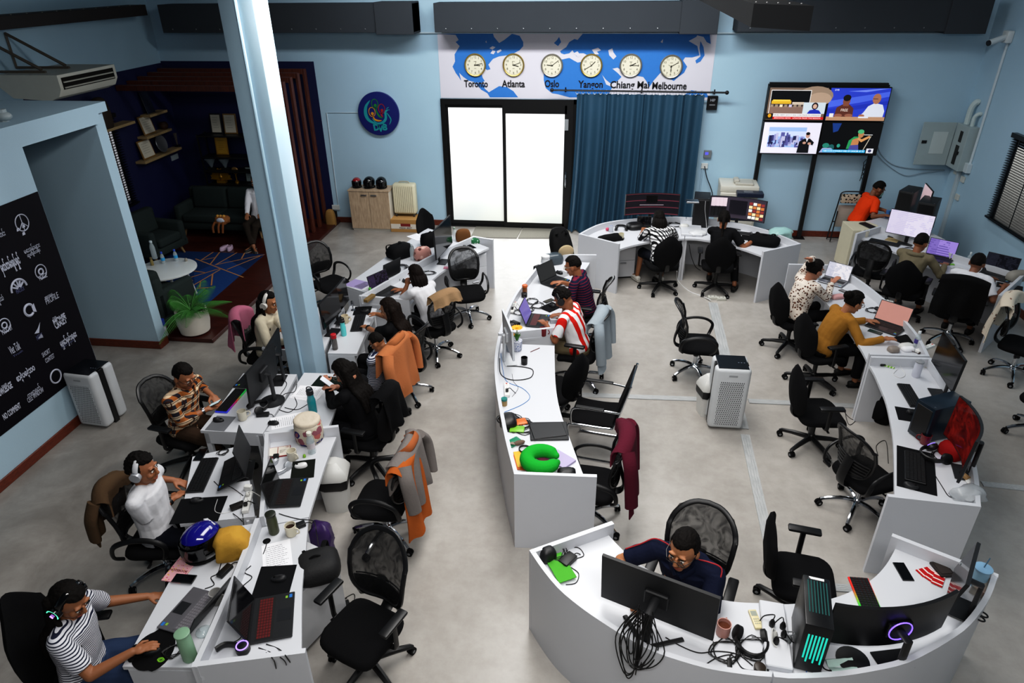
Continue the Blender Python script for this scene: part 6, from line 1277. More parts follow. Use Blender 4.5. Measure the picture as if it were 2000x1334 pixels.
bag((1887, 975), .3, 'pile of clear plastic bags at the near corner of the right desk', 'plastic bag', (.24, .16, .12), mat('#c5c9cc', .2, alpha=.55), straps=False, name='plastic_bag', lump=.4, seed=11); cable([(1826, 928), (1840, 950), (1852, 968), (1866, 974)], 'black cable beside the pile of plastic bags'); one(MB().lathe([(.045, 0), (.05, .01), (.03, .03)], 18), 'lid', mat('#d5d5d2', .3), 'white round lid on the plastic bags', 'lid', (1898, 943)); adapter((1884, 935), .4, 'wooden toy block behind the red monitor', .04, .07, .04, m_=mat('#9a7a52', .6))
# -- right island, far half
laptop((1728, 641), ang(1690, 665, 1745, 625), 'black laptop with a salmon screen before the mustard sweater', .38, .26, 112, screen=mat('#b0837a', .25, emit=.45)); mpad((1768, 664), .5, 'black mouse pad beside the right hand of the woman in mustard', .24, .2); phone((1709, 649), .9, 'dark green phone beside the laptop of the woman in mustard', m_=mat('#1e3a36', .3)); mouse((1716, 606), .6, 'large black mouse behind the laptop of the woman in mustard', s=1.15); coil((1745, 607), 'tangle of black charger cables at the lip above the salmon screen', .12, 5, .003); coil((1705, 607), 'black cables and plugs at the lip beside the woman in mustard', .09, 4)
strip_((1737, 595), ang(1720, 585, 1750, 605), 'white power strip with black plugs along the right lip', 4); strip_((1806, 683), ang(1790, 690, 1815, 680), 'white power strip beside the clear bottle', 4, plugs=0); bottle((1788, 677), 'clear bottle with a violet label at the right lip', .2, .03, CLEAR, '#d5d8da', lab='#4a3f8a')
bag((1769, 680), .3, 'bundle of white chargers beside the clear bottle', 'charger', (.16, .1, .06), mat('#d0d0cd', .4), straps=False, name='charger', seed=12); bag((1744, 686), .2, 'round trinket box on the divider beside the mustard sleeve', 'box', (.12, .1, .06), mat('#8a8078', .4), straps=False, name='trinket_box'); bag((1772, 684), .2, 'white paper box on the divider of the right desk', 'box', (.14, .1, .05), PAPER, straps=False, name='paper_box', lump=.02)
o = K('sunglasses', 'brown sunglasses behind the white power strip', 'sunglasses', (1800, 693), T, .4); [MB().sphere((s*.033, 0, .02), (.028, .004, .022), 12, 8).build('lens', mat('#3a2418', .1), o) for s in (-1, 1)]; m = MB(); m.tube([(-.01, 0, .026), (.01, 0, .026)], .003, 6); [m.tube([(s*.06, 0, .026), (s*.065, .12, .01)], .003, 6) for s in (-1, 1)]; m.build('temples', mat('#2a1a12', .3), o)
laptop((1626, 552), ang(1590, 575, 1645, 535), 'silver laptop with a web page open before the floral blouse', .33, .23, 110, screen=scr('q', '#c9c6cc', '#8f93a8', .55, 10.), body=mat('#77797e', .35, .6), keys=KEYS[0]); phone((1650, 570), .6, 'black phone leaning beside the silver laptop'); bag((1636, 582), .4, 'pink pencil pouch beside the floral blouse', 'pouch', (.2, .1, .05), mat('#c79a9a', .7), straps=False, name='pouch', seed=13); bottle((1597, 545), 'glass cup at the elbow of the floral blouse', .1, .035, CLEAR, '#b8c0c2', neck=1.)
o = bag((1714, 815), ang(1714, 815, 1690, 830)+PI, 'black backpack on the floor under the right desk', 'backpack', (.36, .28, .5), mat('#0a0a0b', .8, bump=.25), z=0., name='backpack', seed=14, pocket=mat('#101012', .8))
for i, q_ in enumerate(([(1640, 790, .004), (1655, 812, .004), (1670, 820, .004), (1680, 805, .004)], [(1715, 890, .004), (1712, 870, .004), (1730, 862, .004), (1735, 905, .004)], [(1650, 800, .004), (1660, 830, .004), (1690, 800, .004)])): cable(q_, ['black cable on the floor left of the backpack', 'black cable on the floor below the backpack', 'second black cable on the floor left of the backpack'][i], z=0, zs=1)
# -- far centre horseshoe
EDIT = pattern('edit', lambda nt, L, tc: m_mix(nt, L, stripe(nt, L, m_xyz(nt, L, tc)[2], .13, .12, .3), '#16141a', '#5a2a34'), rough=.2, bump=0, emit=.7)
mL = monitor((1268, 437), ang(1285, 470, 1262, 420), 'very wide curved monitor with a dark editing timeline at the far desk', 1.02, .42, .42, 0, .09, screen=EDIT, off=.06); MB().box(-.12, -.066, .44, .12, -.064, .58).build('preview_window', mat('#020203', .3), mL); MB().box(-.45, -.08, .4, .45, -.079, .405).build('timeline_bar', mat('#c8b8c0', .3, emit=.7), mL)
mR = monitor((1436, 446), ang(1415, 485, 1444, 425), 'very wide curved monitor with thumbnails and edit panels at the far desk', 1.02, .42, .42, 0, .09, screen=mat('#3a3540', .2, emit=.5), off=.06); m = MB(); rnd = random.Random(5)
for j in range(5):
    for i in range(4): m.m = rnd.randint(0, 3); x = .2+i*.072; yy = -.064-.09*((x+.06)/.51)**2; m.box(x, yy-.004, .25+j*.066, x+.06, yy, .25+j*.066+.05)
m.build('thumbnail', [mat(c_, .3, emit=.8) for c_ in ('#d8c090', '#b06a3a', '#d8d8d0', '#7a3030')], mR); m = MB(); [(setattr(m, 'm', 0 if k < 4 else 1), m.box(-.49+.07*(k % 4), -.066-.09*((-.49+.07*(k % 4))/.51)**2, .44 if k < 4 else .24, -.42+.07*(k % 4), -.062-.09*((-.42+.07*(k % 4))/.51)**2, .6 if k < 4 else .42)) for k in range(8)]; m.build('preview_window', [mat('#b8a8b0', .3, emit=.8), mat('#15151a', .3)], mR); m = MB(); m.box(-.16, -.075, .3, .16, -.07, .57); m.build('edit_panel', mat('#1b1a22', .3, emit=.3), mR)
mL.scale = (.88,)*3; mR.scale = (.87,)*3
tower((1366, 437), ang(1366, 470, 1366, 430), 'tall black computer tower between the two wide monitors', .26, .42, .5); o = K('shelf_tray', 'small grey tray on the tall black computer tower', 'tray', (1352, 395), T+.5, 0); MB().box(-.1, -.08, 0, .1, .08, .03, .005).build('tray_body', STEEL, o)
cable([(1378, 393, 1.26), (1377, 410, 1.1), (1379, 430, .9), (1380, 448)], 'white cable hanging down the front of the tall tower', .004, CORDW); laptop((1258, 445), ang(1262, 470, 1256, 430), 'small dark box screen under the wide curved monitor', .24, .16, 100); coil((1318, 440), 'black cables right of the dark editing monitor', .14, 5); coil((1330, 434), 'more black cables by the white plugs of the far desk', .1, 4); coil((1300, 437), 'black cables behind the checked shirt', .1, 4)
bag((1336, 446), 0, 'white cluster of plugs beside the tall tower', 'plug', (.14, .1, .08), mat('#cfcfcb', .4), straps=False, name='power_plug', lump=.3); bag((1362, 458), .3, 'crumpled white plastic on the cable box of the far desk', 'plastic bag', (.26, .18, .07), mat('#c8cacc', .3), straps=False, name='plastic_bag', lump=.4, seed=15)
headset((1213, 449), 0, 'black headphones on the left end of the far desk', BLACK, s=1.1); bag((1240, 446), .3, 'black cap beside the headphones of the far desk', 'cap', (.28, .24, .1), BLACK, straps=False, name='cap', seed=16); mug((1193, 453), 'white tumbler with blue lid at the left end of the far desk', mat('#c5c8d0', .4), 2, '#2a4a9a', .04, .11); mug((1213, 467), 'cream mug beside the black cloth bag', mat('#cbc4a8', .4), 1.); bag((1192, 469), .5, 'black cloth bag at the left end of the far desk', 'bag', (.44, .2, .09), mat('#0c0c0d', .9), straps=False, name='cloth_bag', lump=.35, seed=17); one(MB().sphere((0, 0, .03), (.03, .025, .03), 10, 8), 'toy', mat('#c04a68', .5), 'small pink toy beside the blue lidded tumbler', 'toy', (1186, 451))
bag((1491, 476), -.3, 'black backpack lying on the right end of the far desk', 'backpack', (.48, .34, .14), mat('#0c0c0e', .85, bump=.3), seed=18, name='backpack'); bag((1524, 464), .2, 'pale green plastic bag at the right end of the far desk', 'plastic bag', (.36, .24, .16), mat('#a9cfcb', .25, alpha=.8), straps=False, name='plastic_bag', lump=.4, seed=19); keyboard((1440, 456), ang(1425, 475, 1440, 440), 'black keyboard before the woman with the ponytail', .44, .14); mpad((1466, 466), ang(1450, 480, 1466, 450), 'black mouse pad under the hand of the woman with the ponytail', .3, .22); mouse((1478, 469), -.3, 'black mouse under the hand of the woman with the ponytail', z=T+.003); coil((1478, 455), 'black cables right of the thumbnails monitor', .1, 4)
# -- far right row
DOC = scr('doc', '#cbc4d8', '#b3abc6', .68, 6.)
monitor((1768, 476), ang(1735, 498, 1770, 462), 'monitor showing a white document on the far right desk', .62, .38, .33, 4, screen=DOC, off=.05); keyboard((1727, 475), ang(1715, 490, 1740, 465), 'black keyboard before the white document monitor', .44, .14); paper((1753, 470), .9, 'brown envelope behind the keyboard of the document monitor', .23, .32, 0, m_=mat('#a8946c', .8)); phone((1744, 463), 1., 'black phone on the brown envelope', z=T+.004); o = mug((1690, 462), 'white mug with a black letter C on the far right desk', mat('#cfcabc', .4), 2.5); text('C', .06, INK, (-.015, -.043, .05), (PI/2, 0, -.3), o, bold=.002); coil((1775, 488), 'black cables before the document monitor', .1, 4)
laptop((1830, 508), ang(1812, 530, 1842, 495), 'laptop with a lilac picture before the man in olive hoodie', .38, .26, 104, screen=scr('o', '#8f7cc0', '#5a4a90', .6, 5.)); bottle((1890, 515), 'clear spray bottle beside the laptop of the man in white', .18, .03, CLEAR, '#c8d0d2', neck=.4); coil((1870, 527), 'white earphone cable between the two right wall laptops', .09, 4, .003, CORDW); one(MB().box(-.04, -.025, 0, .04, .025, .012, .004), 'phone_stand', mat('#6fae3a', .5), 'small green object beside the lilac laptop', 'toy', (1858, 517))
laptop((1943, 541), ang(1918, 562, 1955, 526), 'laptop with a dark editing screen before the man in white at the right wall', .40, .27, 104, screen=scr('p', '#12131a', '#2a2c38', .5, 8.)); o = paper((1972, 560), -.5, 'black drawing tablet under the hand of the man in white', .3, .2, 0, m_=BLACK); 
bag((1985, 547), .3, 'grey card box at the right edge of the far right desk', 'box', (.3, .16, .14), mat('#8f8c84', .7), straps=False, name='card_box', lump=.02); bag((1986, 538), .3, 'black pouch behind the drawing tablet', 'pouch', (.2, .12, .07), BLACK, straps=False, name='pouch', seed=21)
tower((1800, 450), ang(1780, 470, 1805, 440), 'large black computer tower behind the white document monitor', .26, .46, .52); tower((1765, 424), ang(1740, 440, 1770, 420), 'black computer tower with a red dot beside the salmon screen', .24, .46, .5); monitor((1800, 436), ang(1745, 425, 1800, 420)-.5, 'monitor with a pale salmon screen turned to the man in orange', .52, .40, .42, 2, screen=mat('#cdb4b8', .25, emit=.5), off=.05); bottle((1732, 425), 'small blue bottle before the man in orange', .13, .035, mat('#3f6fa8', .4), '#3f6fa8', neck=.9); keyboard((1700, 444), ang(1685, 446, 1740, 440), 'black keyboard on the cream pedestal before the man in orange', .42, .13)
# mask and headphones of the man in orange
d_ = PPL['N']; m = MB(); m.T = d_['Hm']; m.grid(lambda a_, b_: (.075*math.sin((a_-.5)*2.6), -.01+.118*math.cos((a_-.5)*2.1)+.006*math.sin(b_*PI), -.115+.1*b_), 12, 6); m.build('face_mask', mat('#9fc9bb', .8), d_['root']); m = MB(); m.tube([d_['nb']+Vector((.085*math.cos(t), .06+.09*math.sin(t), .0)) for t in [PI*k/10 for k in range(21)]], .014, 8, True); m.build('headphones', BLACK, d_['root'])
d_ = PPL['E']; m = MB(); m.T = d_['Hm']; m.tube([(.106, -.008+.034*math.cos(t), -.012+.034*math.sin(t)) for t in [PI*k/10 for k in range(11)]], .0035, 6); m.m = 1; m.tube([(.106, -.02, -.03), (.106, .0, -.034)], .004, 6); m.build('headset_light', [mat('#58e0b0', .3, emit=1.6), mat('#c88aff', .3, emit=2.)], d_['root'])
# hood of the olive hoodie, piping of the navy polo
d_ = PPL['O']; m = MB(); m.tube(bez([d_['nb']+Vector(v) for v in ((-.085, .06, -.02), (-.1, -.03, .0), (-.05, -.095, .015), (.05, -.095, .015), (.1, -.03, .0), (.085, .06, -.02))], 5), .032, 10); m.build('hood', OLV, d_['root'])
d_ = PPL['S']
for s in (-1, 1):
    a_, b_ = d_['sh'][s], d_['el'][s]; up = Vector((s*.45, .1, 1)).normalized(); n0 = d_['nb']
    m = MB(); m.tube(bez([n0+Vector((s*.07, .0, .035)), a_.lerp(n0, .4)+up*.088, a_+up*.084, a_.lerp(b_, .35)+up*.079, a_.lerp(b_, .76)+up*.079], 5), .005, 6); m.build('red_piping', mat('#a01f28', .6), d_['root'])
m = MB(); m.tube(bez([d_['nb']+Vector(v) for v in ((-.02, .13, -.06), (-.085, .06, .0), (-.07, -.05, .02), (.07, -.05, .02), (.085, .06, .0), (.02, .13, -.06))], 5), .016, 8, flat=(.008, .024)); m.build('collar', NAVYT, d_['root'])
d_ = PPL['S']; q_ = d_['spine'](.66); m = MB(); m.sphere(q_+Vector((-.075, .142, .0)), (.018, .006, .012), 10, 6); m.m = 1; m.sphere(q_+Vector((-.095, .138, -.008)), (.013, .006, .01), 10, 6); m.build('chest_emblem', [mat('#1f8f86', .6), mat('#8a9a2a', .6)], d_['root'])
d_ = PPL['C']; m = MB(); m.tube(bez([d_['nb']+Vector(v) for v in ((-.03, .12, -.06), (-.085, .05, .0), (-.07, -.05, .02), (.07, -.05, .02), (.085, .05, .0), (.03, .12, -.06))], 5), .016, 8, flat=(.008, .026)); m.build('collar', ORP, d_['root'])
d_ = PPL['K']; m = MB(); m.T = Matrix.Identity(4)
sp = d_['spine']; X_ = Vector((1, 0, 0)); dv = d_['dv']; nrm = X_.cross(dv); nrm = nrm if nrm.y < 0 else -nrm
o = text('A', .06, mat('#1a1a1a'), sp(.82)+nrm*.13+X_*(.03), Matrix([(-1, 0, 0), (0, 0, 0), (0, 0, 1)]).to_3x3() if False else Euler((PI/2-.5, 0, 0)), d_['root'], 'lettering')
# ================================================================= cloth on chairs
drape('I', 'tan blazer hung over the chair back beside the long-haired woman', 'jacket', mat('#b07048', .9, bump=.25, bs=60, vary=.04), .58, .25, .62, 1.1, sleeves=.5, coll=mat('#a5663f', .9), yb=-.3, seed=2)
drape('B', 'pink towel hung over the chair of the woman in cream', 'towel', mat('#b06a80', .95, bump=.5, bs=120), .36, .25, .4, 1.05, 'towel', seed=3); drape('e10', 'grey jacket hung over the empty chair with the rust jacket', 'jacket', mat('#77716e', .9, bump=.3, bs=50), .52, .28, .5, 1.08, sleeves=.5, seed=4, coll=mat('#9a5a36', .9), rx=.03)
drape('e10', 'rust orange jacket under the grey jacket on the empty chair', 'jacket', mat('#a85a28', .9, bump=.3, bs=50), .48, .1, .72, 1.05, seed=5, rx=-.04)
drape('K', 'pale grey hoodie hung over the chair of the football jersey man', 'hoodie', mat('#8f989f', .9, bump=.3, bs=50), .54, .1, .62, 1.04, 'hoodie', sleeves=.55, seed=6, yb=-.26); drape('e16', 'maroon jacket hung over the empty chair at the near end of the middle desk', 'jacket', mat('#561a2b', .9, bump=.3, bs=50), .5, .12, .68, 1.08, sleeves=.6, seed=7)
drape('D', 'brown jacket hung over the chair of the man in white T-shirt', 'jacket', mat('#54412f', .9, bump=.4, bs=30), .38, .1, .42, 1.04, seed=8, sleeves=.4); drape('F', 'black bag and scarf hung over the chair of the woman reading her phone', 'scarf', mat('#0d0d0f', .9, bump=.4), .34, .12, .38, 1.08, 'scarf', seed=9)
drape('H', 'beige jacket hung over the chair of the woman in white blouse', 'jacket', mat('#93795c', .9, bump=.3), .42, .1, .12, 1.05, seed=10); drape('e29', 'cream cloth with small flowers hung over the chair at the right edge', 'cloth', floral('fc', '#cfc4b4', ('#5a4038', '#8a6a5a'), 11, .16), .6, .12, .5, 1.05, 'cloth_cover', seed=11); drape('P', 'black jacket hung over the chair of the man in white at the right wall', 'jacket', mat('#0b0b0c', .9, bump=.3), .54, .1, .5, 1.06, seed=12)
# ================================================================= wall televisions
yt = YB-.24
tvs = [((1499, 170), (1493, 229), 'upper left wall television showing a news report with red banner'), ((1617, 173), (1607, 236), 'upper right wall television showing two men talking before a blue backdrop'), ((1491, 237), (1482, 299), 'lower left wall television showing a pale city view and a man in black'), ((1607, 240), (1596, 302), 'lower right wall television showing a singer on a dark stage')]
tx0, tx1 = 2.88, 4.90; tz0, tz1 = 1.60, 2.78; p = atY(1484, 301, yt); q1 = atY(1719, 305, yt); q2 = atY(1500, 168, yt); q3 = atY(1736, 172, yt); tx0 = (p.x+q2.x)/2; tx1 = (q1.x+q3.x)/2; tz0 = p.z; tz1 = q2.z
TW, THt = (tx1-tx0)/2, (tz1-tz0)/2
E_ = lambda c, e=.75: mat(c, .4, emit=e, vary=.03)
class Pic:
    def __init__(s, W, H): s.W, s.H, s.m, s.ms, s.k = W, H, MB(), [], 0; s.m.T = ROTY
    def col(s, c):
        mm = E_(c)
        if mm not in s.ms: s.ms.append(mm)
        s.m.m = s.ms.index(mm); s.k += 1; return .0003*s.k
    def rect(s, c, u0, v0, u1, v1): z = s.col(c); s.m.add([((a-.5)*s.W, (b-.5)*s.H, z) for a, b in ((u0, v0), (u1, v0), (u1, v1), (u0, v1))], [(0, 1, 2, 3)])
    def oval(s, c, u, v, ru, rv): z = s.col(c); s.m.add([((u-.5+ru*math.cos(t))*s.W, (v-.5+rv*math.sin(t))*s.H, z) for t in [2*PI*i/20 for i in range(20)]], [tuple(range(20))])
    def poly(s, c, pts): z = s.col(c); s.m.add([((a-.5)*s.W, (b-.5)*s.H, z) for a, b in pts], [tuple(range(len(pts)))])
    def txt(s, c, t, u, v, sz, width=None): z = s.col(c); addtext(s.m, t, sz*s.H, Matrix.Translation(((u-.5)*s.W, (v-.5)*s.H, z+.0004)), width=width*s.W if width else None)
def tvpic(i, W, H):
    P = Pic(W, H); r = random.Random(i)
    if i == 0:
        P.rect('#6b5a4e', 0, 0, 1, 1); P.oval('#8a7766', .8, .75, .3, .3); P.oval('#a08a78', .88, .66, .2, .2); P.rect('#d8d4d0', .03, .17, .72, .93); P.rect('#07070a', .04, .55, .71, .91); P.rect('#7a6258', .04, .18, .71, .44); P.rect('#3a3030', .04, .42, .71, .56); P.rect('#c89a2a', .06, .5, .4, .6); P.rect('#e0b848', .08, .58, .38, .63); [P.rect(r.choice(('#d8c8a8', '#8a7a6a', '#b0a8c0')), .05+.08*k, .4, .1+.08*k, .48) for k in range(8)]; P.rect('#b8a898', .42, .48, .62, .56)
        P.rect('#b8c4cc', .62, .2, 1, .55); P.oval('#20141a', .82, .44, .055, .11); P.oval('#c09a88', .82, .43, .035, .07); P.poly('#20309a', [(.7, .2), (.74, .31), (.82, .34), (.9, .31), (.95, .2)]); P.rect('#d8d4d4', .12, .1, .95, .2); P.txt('#3a3a48', 'ISRAELI ARMY SAYS IT WILL CONTINUE ITS OFFENSIVE', .53, .15, .06, .8); P.rect('#c01818', .12, .02, 1, .095); P.txt('#f0e0e0', 'BREAKING NEWS   UPDATES FROM THE REGION', .55, .055, .05, .8); P.rect('#1a1410', 0, .02, .12, .2); P.oval('#c88a1a', .06, .13, .03, .06)
    elif i == 1:
        P.rect('#2c3fb0', 0, 0, 1, 1); P.poly('#4a62d0', [(0, .4), (.5, .55), (1, .75), (1, .9), (.4, .72), (0, .6)]); P.poly('#2334a0', [(0, .2), (.5, .35), (1, .5), (1, .62), (.5, .48), (0, .35)]); P.poly('#6a7edc', [(.3, .9), (.8, .98), (1, 1), (.6, .88)])
        P.poly('#5a3026', [(.13, .1), (.15, .4), (.24, .5), (.36, .5), (.44, .38), (.45, .1)]); P.oval('#7a4a38', .3, .6, .062, .15); P.oval('#15100e', .3, .7, .066, .1); P.rect('#7a4a38', .25, .45, .35, .52); P.txt('#d8ccc0', 'FREE', .29, .32, .12, .12); P.oval('#8a5a48', .2, .16, .07, .05); P.oval('#8a5a48', .38, .16, .07, .05)
        P.poly('#c8ccd8', [(.54, .1), (.62, .25), (.68, .45), (.78, .55), (.92, .5), (.97, .3), (.96, .1)]); P.oval('#9a6a52', .8, .68, .07, .16); P.rect('#101018', .735, .67, .82, .685); P.oval('#9a6a52', .6, .15, .05, .05)
        P.rect('#a88468', 0, 0, 1, .12); P.rect('#d8d4d0', .05, .1, .12, .22); P.rect('#d0d0d8', .55, .08, .72, .13); P.txt('#d8dcf0', 'DVB', .1, .94, .07)
    elif i == 2:
        P.rect('#d6d2e0', 0, 0, 1, 1); P.rect('#8fa8d8', .1, .2, .76, .85); P.rect('#b8c4e0', .1, .55, .76, .72)
        for k in range(60): u = .1+r.random()*.62; h = .05+r.random()*.2; v = .2+r.random()*.25; P.rect(r.choice(('#3a3a6a', '#55558a', '#8484b0', '#a8a8c8', '#24244a')), u, v, min(.76, u+.02+r.random()*.05), v+h)
        P.poly('#0e0e14', [(.64, .03), (.66, .4), (.74, .5), (.84, .5), (.92, .38), (.9, .28), (.84, .34), (.85, .03)]); P.oval('#b08878', .79, .6, .035, .085); P.oval('#14100e', .79, .66, .037, .05); P.poly('#d8d8e0', [(.77, .5), (.79, .38), (.81, .5)]); P.oval('#b08878', .75, .36, .03, .04); P.oval('#b08878', .84, .34, .03, .04)
    else:
        P.rect('#030305', 0, 0, 1, 1); P.poly('#1a3a7a', [(.14, 1), (.18, .7), (.26, .75), (.3, 1)]); P.oval('#2a7a6a', .1, .28, .06, .08); P.oval('#1f5a5a', .2, .22, .05, .1); P.oval('#2f8a7a', .32, .28, .03, .06); P.poly('#8f9ac0', [(0, .05), (.05, .2), (.2, .2), (.3, .05)])
        P.poly('#2a8a55', [(.46, .18), (.48, .45), (.56, .58), (.66, .58), (.64, .42), (.66, .18)]); P.poly('#b07a50', [(.52, .2), (.54, .48), (.62, .54), (.66, .42), (.65, .2)]); P.poly('#c08a5a', [(.62, .5), (.7, .4), (.84, .56), (.82, .62), (.7, .5), (.64, .56)]); P.oval('#a87850', .67, .66, .05, .12); P.oval('#4aa070', .66, .74, .055, .07); P.rect('#c8c8c8', .72, .63, .87, .65); P.poly('#b0a898', [(.84, .6), (.855, .6), (.76, .1), (.745, .1)]); P.poly('#4a4a8a', [(.5, .15), (.52, .3), (.66, .32), (.68, .15)])
        P.rect('#2a9acc', .06, .06, .8, .15); P.txt('#f0f4f8', "R&B ICON D'ANGELO DIES OF CANCER AT 51", .43, .105, .07, .7); P.rect('#d8d8e0', .82, .05, .94, .2); P.oval('#3a3a5a', .88, .125, .03, .05)
    return P
for i, (a, b, lb) in enumerate(tvs):
    cx = tx0+TW*(i % 2+.5); cz = tz0+THt*(1.5-i//2); o = thing('television', lb, 'television', (cx, yt, cz), 0, 'wall televisions'); w, h = TW-.012, THt-.012
    MB().box(-w/2, 0, -h/2, w/2, .06, h/2, .004).build('television_case', BLACK, o); P = tvpic(i, w-.03, h-.035); m = P.m; ms = P.ms
    s_o = m.build('screen_picture', ms, o); s_o.location = (0, -.002, 0)
rk = thing('television_stand', 'tall black four-pole rack carrying the wall televisions', 'stand', (tx0, yt, 0))
for x in (.04, TW, 2*TW-.06): m = MB(); m.box(x-.035, .08, 0, x+.035, .14, tz1+.02); m.box(x-.1, .04, 0, x+.1, .2, .012); m.build('pole', BLACK, rk)
m = MB(); m.box(.02, .07, tz1-.02, 2*TW-.05, .13, tz1+.05); m.box(.02, .065, (tz0+tz1)/2-.03, 2*TW-.05, .12, (tz0+tz1)/2+.03); m.box(.0, .065, tz0+.06, 2*TW-.02, .12, tz0+.1); m.build('crossbar', BLACK, rk)
for i, (ps, rr) in enumerate((([(1700, 250), (1712, 262), (1714, 280), (1705, 290), (1696, 300)], .008), ([(1712, 275), (1720, 300), (1745, 322), (1790, 330), (1845, 332)], .007), ([(1706, 290), (1725, 315), (1765, 342), (1800, 338), (1845, 333)], .006))):
    m = MB(); m.tube(bez([atY(x, y, YB-.02) for x, y in ps], 6), rr, 6); tag(m.build('cable', mat('#8fa0ac', .5)), ['grey cable looping beside the lower right television', 'upper pale cable sagging from the televisions to the switch box', 'lower pale cable sagging from the televisions to the switch box'][i], 'cable')
m = MB(); P0 = atY(1693, 318, YB-.1); m.tube([P0+Vector((.05*math.cos(k*.9)*(1+.3*math.sin(k)), .02, -.012*k+.08*math.sin(k*.9))) for k in range(26)], .006, 5); tag(m.build('cable', CORDM), 'tangle of black cables under the lower right television', 'cable')
# printer
p = at(1444, 358, 1.12); o = thing('photocopier', 'cream and navy office photocopier against the back wall', 'photocopier', (p.x, YB-.38, 0), R(-4)); CRMP = mat('#c9c6bb', .45)
MB().box(-.33, -.3, .03, .33, .32, .78, .01).build('paper_cabinet', CRMP, o); MB().box(-.33, -.28, .78, .33, .32, 1.0, .015).build('copier_body', CRMP, o); MB().box(-.34, -.25, 1.0, .34, .32, 1.12, .02, 2).build('document_feeder', CRMP, o); m = MB(); m.box(-.08, -.18, 1.12, .24, .1, 1.16, .01); m.box(-.1, -.1, 1.13, .0, .12, 1.2, .02); m.build('paper_tray', mat('#b3b0a6', .5), o)
m = MB(); m.box(-.06, -.46, .98, .4, -.26, 1.06, .01); m.build('control_panel', mat('#1a2338', .4), o); m = MB(); m.box(.06, -.43, 1.06, .22, -.31, 1.063); m.build('touch_screen', mat('#3f4a5a', .2), o); MB().box(-.2, -.31, .5, .36, -.28, .86, .004).build('front_door', mat('#1d2334', .4), o)
for k in range(3): dr = MB().box(-.3, -.315, .06+.15*k, .3, -.295, .19+.15*k, .004).build('drawer', mat('#bdbab0', .5), o)
# devices beside the curtain
p = atY(1391, 201, YB-.04); o = thing('alarm_box', 'black alarm box with white letters right of the curtain', 'alarm box', (p.x, YB-.05, p.z)); MB().box(-.09, -.02, -.12, .09, .05, .12, .006).build('box_body', BLACK, o); text('HIP', .06, mat('#c8ccd4', .5), (0, -.022, .05), ROTY, o, bold=.002); MB().box(-.05, -.022, -.04, .05, -.02, -.02).build('keypad_label', mat('#7a7c80', .5), o)
p = atY(1382, 301, YB-.03); o = thing('access_reader', 'grey door access reader with a violet screen', 'access reader', (p.x, YB-.04, p.z)); MB().box(-.07, -.01, -.07, .07, .04, .07, .006).build('reader_body', mat('#8f959a', .4, .4), o); MB().box(-.05, -.012, -.01, .01, -.01, .04).build('screen', mat('#5a5ad0', .3, emit=.8), o)
def socket(px, label, w=.09, Y=YB): p = atY(*px, Y-.02); o = MB().box(-w/2, -.03, -.05, w/2, .0, .05, .004).build('wall_socket', mat('#d2d5d3', .4), None, (p.x, Y-.001, p.z)); tag(o, label, 'socket', 'wall sockets'); return p
p = socket((1376, 324), 'white wall socket below the access reader', .12); m = MB(); m.tube(bez([(p.x, YB-.04, p.z), (p.x+.06, YB-.06, p.z-.2), (p.x+.2, YB-.06, p.z-.5), (p.x+.22, YB-.05, p.z-.75)], 5), .008, 6); tag(m.build('cable', CORDM), 'black plug cable hanging from the socket below the access reader', 'cable'); m = MB(); m.tube([(p.x-.03, YB-.012, p.z-.05), (p.x-.03, YB-.012, .1)], .014, 6); tag(m.build('conduit_pipe', BLUE), 'pale blue conduit pipe under the socket right of the curtain', 'pipe')
socket((656, 405), 'white wall socket above the brown carton at the slatted corner', .16); 
m = MB(); p = atY(655, 410, YB); m.box(-.05, -.07, -.14, .05, -.03, .0, .02, 2); tag(m.build('power_adapter', BLACK, None, (p.x, YB, p.z)), 'black adapter plugged in the socket beside the slats', 'power adapter')
# switch box, conduits and security camera in the right corner
b0 = atX(1866, 237, XR-.17); b1 = atX(1862, 318, XR-.17); yf = YB-.14; yn_ = yf-.46; o = thing('switch_box', 'open grey electrical switch box high in the right corner', 'electrical box', (XR, 0, 0)); GREY = mat('#9fadaf', .45)
zt_, zb_ = b0.z, b0.z-.74; m = MB(); m.box(-.17, yn_, zb_, -.0, yf, zt_, .006); m.build('box_body', GREY, o); MB().box(-.72, yf-.02, zb_, -.18, yf, zt_, .003).build('door_panel', GREY, o); MB().box(-.52, yf-.024, zb_+.2, -.28, yf-.02, zt_-.16).build('paper_sheet', mat('#b9c4c4', .7), o)
for nm_, q_ in (('breaker', (-.178, yn_+.16, zb_+.08, -.168, yn_+.27, zb_+.4)), ('breaker', (-.178, yn_+.16, zb_+.46, -.168, yn_+.25, zb_+.64)), ('breaker', (-.2, yn_+.12, zb_+.26, -.168, yn_+.18, zb_+.31)), ('latch', (-.68, yf-.03, zb_+.38, -.6, yf-.02, zb_+.43))): MB().box(*q_).build(nm_, BLACK, o)
for k, (yy, hh) in enumerate(((yf-.14, .36), (yf-.33, .2))): m = MB(); m.tube(bez([(-.08, yy, zt_), (-.08, yy, zt_+hh*.7), (-.04, yy-.02, zt_+hh), (0, yy-.03, zt_+hh)], 5), .05-.016*k, 10); m.build('pipe_elbow', mat('#b9c8c8', .4), o)
ca_, cb_ = atX(1955, 78, XR-.02), atX(1884, 305, XR-.02); ym_ = yn_-.06; m = MB(); m.tube([(XR-.02, ym_, 3.55), (XR-.02, ym_, zb_+.1)], .022, 8); m.box(XR-.08, ym_-.06, zb_, XR, ym_+.06, zb_+.16, .006); tag(m.build('conduit_pipe', mat('#c3cfd4', .4)), 'white conduit pipe from the security camera down to the switch box', 'pipe')
